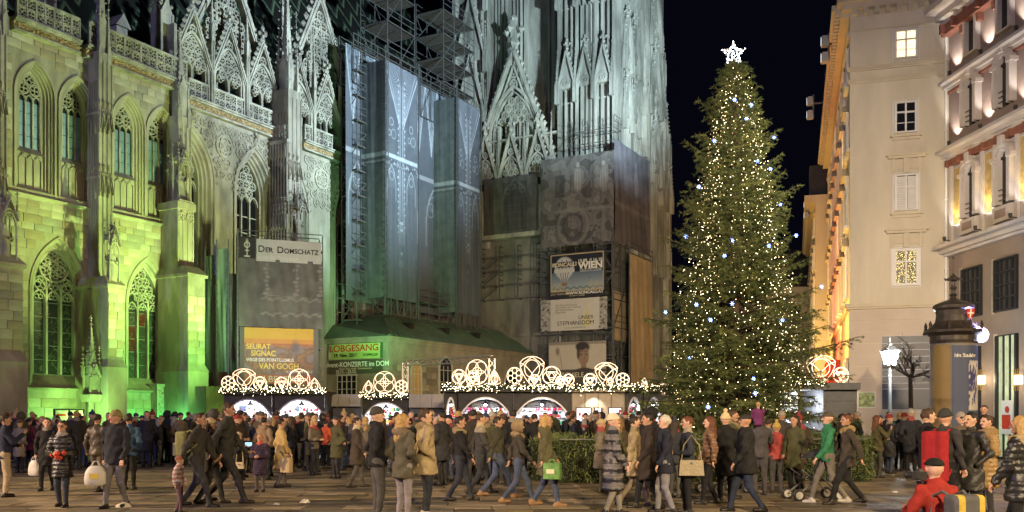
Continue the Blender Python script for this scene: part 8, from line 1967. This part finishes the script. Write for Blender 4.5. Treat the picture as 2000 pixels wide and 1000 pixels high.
# ---- pushchairs
def pushchair(label, px, Y, ang, col):
    o = empty('pushchair', (PX(px, Y), Y, 0), R(ang), label, 'pushchair'); m = MB()
    for sy in (-.24, .24): m.tube([(-.42, sy, .13), (.05, sy, .5), (.45, sy, 1.02)], .014, 6); m.tube([(.42, sy, .13), (.05, sy, .5)], .014, 6); m.tube([(-.42, sy, .13), (-.1, sy, .45), (-.35, sy, .62)], .012, 6)
    m.tube([(.45, -.24, 1.02), (.45, .24, 1.02)], .018, 6); m.tube([(-.42, -.24, .13), (-.42, .24, .13)], .012, 6); m.build('frame', STEEL, o)
    for x in (-.42, .42):
        for sy in (-.27, .27): q = MB(); q.lathe((0, 0, 0), [(.10, -.025), (.125, -.012), (.125, .012), (.10, .025)], 16); q.xform(Matrix.Translation((x, sy, .125)) @ Matrix.Rotation(R(90), 4, 'X')); wo = q.build('wheel', IRON, o); q = MB(); q.lathe((0, 0, 0), [(.075, -.03), (.075, .03)], 12); q.xform(Matrix.Translation((x, sy, .125)) @ Matrix.Rotation(R(90), 4, 'X')); q.build('rim', SHOEW, wo)
    m = MB(); m.loft([[(-.30, y, .45), (.02, y, .42), (.12, y, .5), (.26, y, .9)] for y in (-.22, 0, .22)]); m.loft([[(.26, y, .92), (.12, y, 1.02 - y*y*2), (-.06, y, .98 - y*y*2), (-.18, y, .84)] for y in (-.22, -.1, 0, .1, .22)]); m.build('seat', cloth(col), o)
pushchair('pushchair with pale wheel rims left of the man in green', 1588, 18.8, 8, (.03, .032, .04)); pushchair('dark red pushchair behind the copper quilted jacket', 1412, 20.5, 30, (.12, .015, .02))

# ---- the crowd before the stalls: everyone a person of their own
rc_ = random.Random(42)
zones = [((0, 255, 29, 38, 24), 'before the first bay', 'crowd before the first green bay'),
         ((255, 345, 31, 38, 14), 'by the green wall', 'crowd along the green lit wall'),
         ((350, 440, 30, 40, 16), 'left of the first stall', 'crowd left of the paired stalls'),
         ((440, 640, 30, 42.5, 40), 'before the paired stalls', 'crowd before the paired stalls'),
         ((640, 860, 29, 43.5, 34), 'near the truss', 'crowd between stalls and truss'),
         ((380, 700, 24.5, 30.5, 20), 'behind the left walkers', 'middle crowd left of the trio'),
         ((850, 1080, 22.5, 28.5, 15), 'by the hedge corner', 'middle crowd right of the trio'),
         ((1130, 1560, 19, 22.6, 10), 'close before the hedge of the fir', 'crowd in front of the hedge'),
         ((1700, 1840, 26, 29.5, 4), 'near the advertising column', 'people near the advertising column'),
         ((865, 1120, 27.5, 38.6, 38), 'before the menu board stalls', 'crowd before the menu board stalls'),
         ((1110, 1300, 32, 38.6, 28), 'before the beige stall', 'crowd before the beige stall')]
placed = []; cast = [e for e in COL.objects if e.get('category') == 'person']
CW = {BLK: 'black', CHAR: 'charcoal', NAVY: 'navy', BRN: 'dark brown', (.03, .026, .022): 'sooty brown', (.05, .048, .045): 'dark grey', (.085, .065, .045): 'tan brown', OLV: 'olive', (.06, .055, .06): 'mauve grey', (.02, .022, .03): 'blue black', (.14, .12, .09): 'beige grey'}
HW = {(.04, .04, .05): 'dark', (.2, .03, .03): 'red', (.3, .28, .25): 'pale grey', (.09, .08, .07): 'brown', (.03, .05, .12): 'blue', (.34, .26, .14): 'tan'}
def person_c(lb, X, Y, **k):
    """label of a face in the crowd: coat, headgear or hair, and where"""
    coat = CW[k['top']] + (' puffer' if k['puff'] else ' coat' if k['hem'] < .7 else ' jacket')
    hd = (HW[k['hatcol']] + {'beanie': ' beanie', 'pompom': ' pompom hat'}[k['hat']]) if k['hat'] in ('beanie', 'pompom') else 'raised hood' if k['hat'] == 'hood' else ('long ' if k['long_hair'] else 'short ') + k['hair'] + ' hair'
    L = 'person in %s with %s, %s' % (coat, hd, lb)
    if L in used: return False
    used.add(L); person(L, X, Y, **k); return True
used = set()
DARK = list(CW)
for (x0, x1, y0, y1, n), lb, grp in zones:
    k = 0; tries = 0
    while k < n and tries < 4000:
        tries += 1; Y = rc_.uniform(y0, y1); px = rc_.uniform(x0, x1); X = PX(px, Y)
        if any((X - a)**2 + (Y - b)**2 < .42 for a, b in placed): continue
        if X > hx0 - .8 and HY - .5 < Y < HY + 8.5 and X < hx1 + 1.2: continue
        if any((X - e.location.x)**2 + (Y - e.location.y)**2 < .3 for e in cast): continue
        for _ in range(60):
            fem = rc_.random() < .45
            kw = dict(H=rc_.uniform(1.58, 1.70) if fem else rc_.uniform(1.68, 1.88), face=rc_.gauss(5, 55) if rc_.random() < .8 else rc_.uniform(90, 270), pose=rc_.choice(('pockets', 'hold', 'walk', 'pockets', 'bag')), top=rc_.choice(DARK), legs=rc_.choice((BLK, CHAR, JEAN, (.08, .075, .07))), hem=rc_.choice((.82, .78, .6, .5)), hair=rc_.choice(('black', 'dark', 'brown', 'brown', 'blond', 'auburn', 'grey')), long_hair=fem and rc_.random() < .6, female=fem, hat=rc_.choice((None, None, None, 'beanie', 'beanie', 'hood', 'pompom')), hatcol=rc_.choice(list(HW)), fur=(.2, .15, .09) if rc_.random() < .18 else None, scarf=rc_.choice((None, None, (.25, .05, .05), (.2, .18, .16))), puff=int(rc_.random() < .3), lod=2 if Y > 29 else 1, group=grp)
            if person_c(lb, X, Y, **kw): break
        placed.append((X, Y)); k += 1
print('people', PCOUNT)
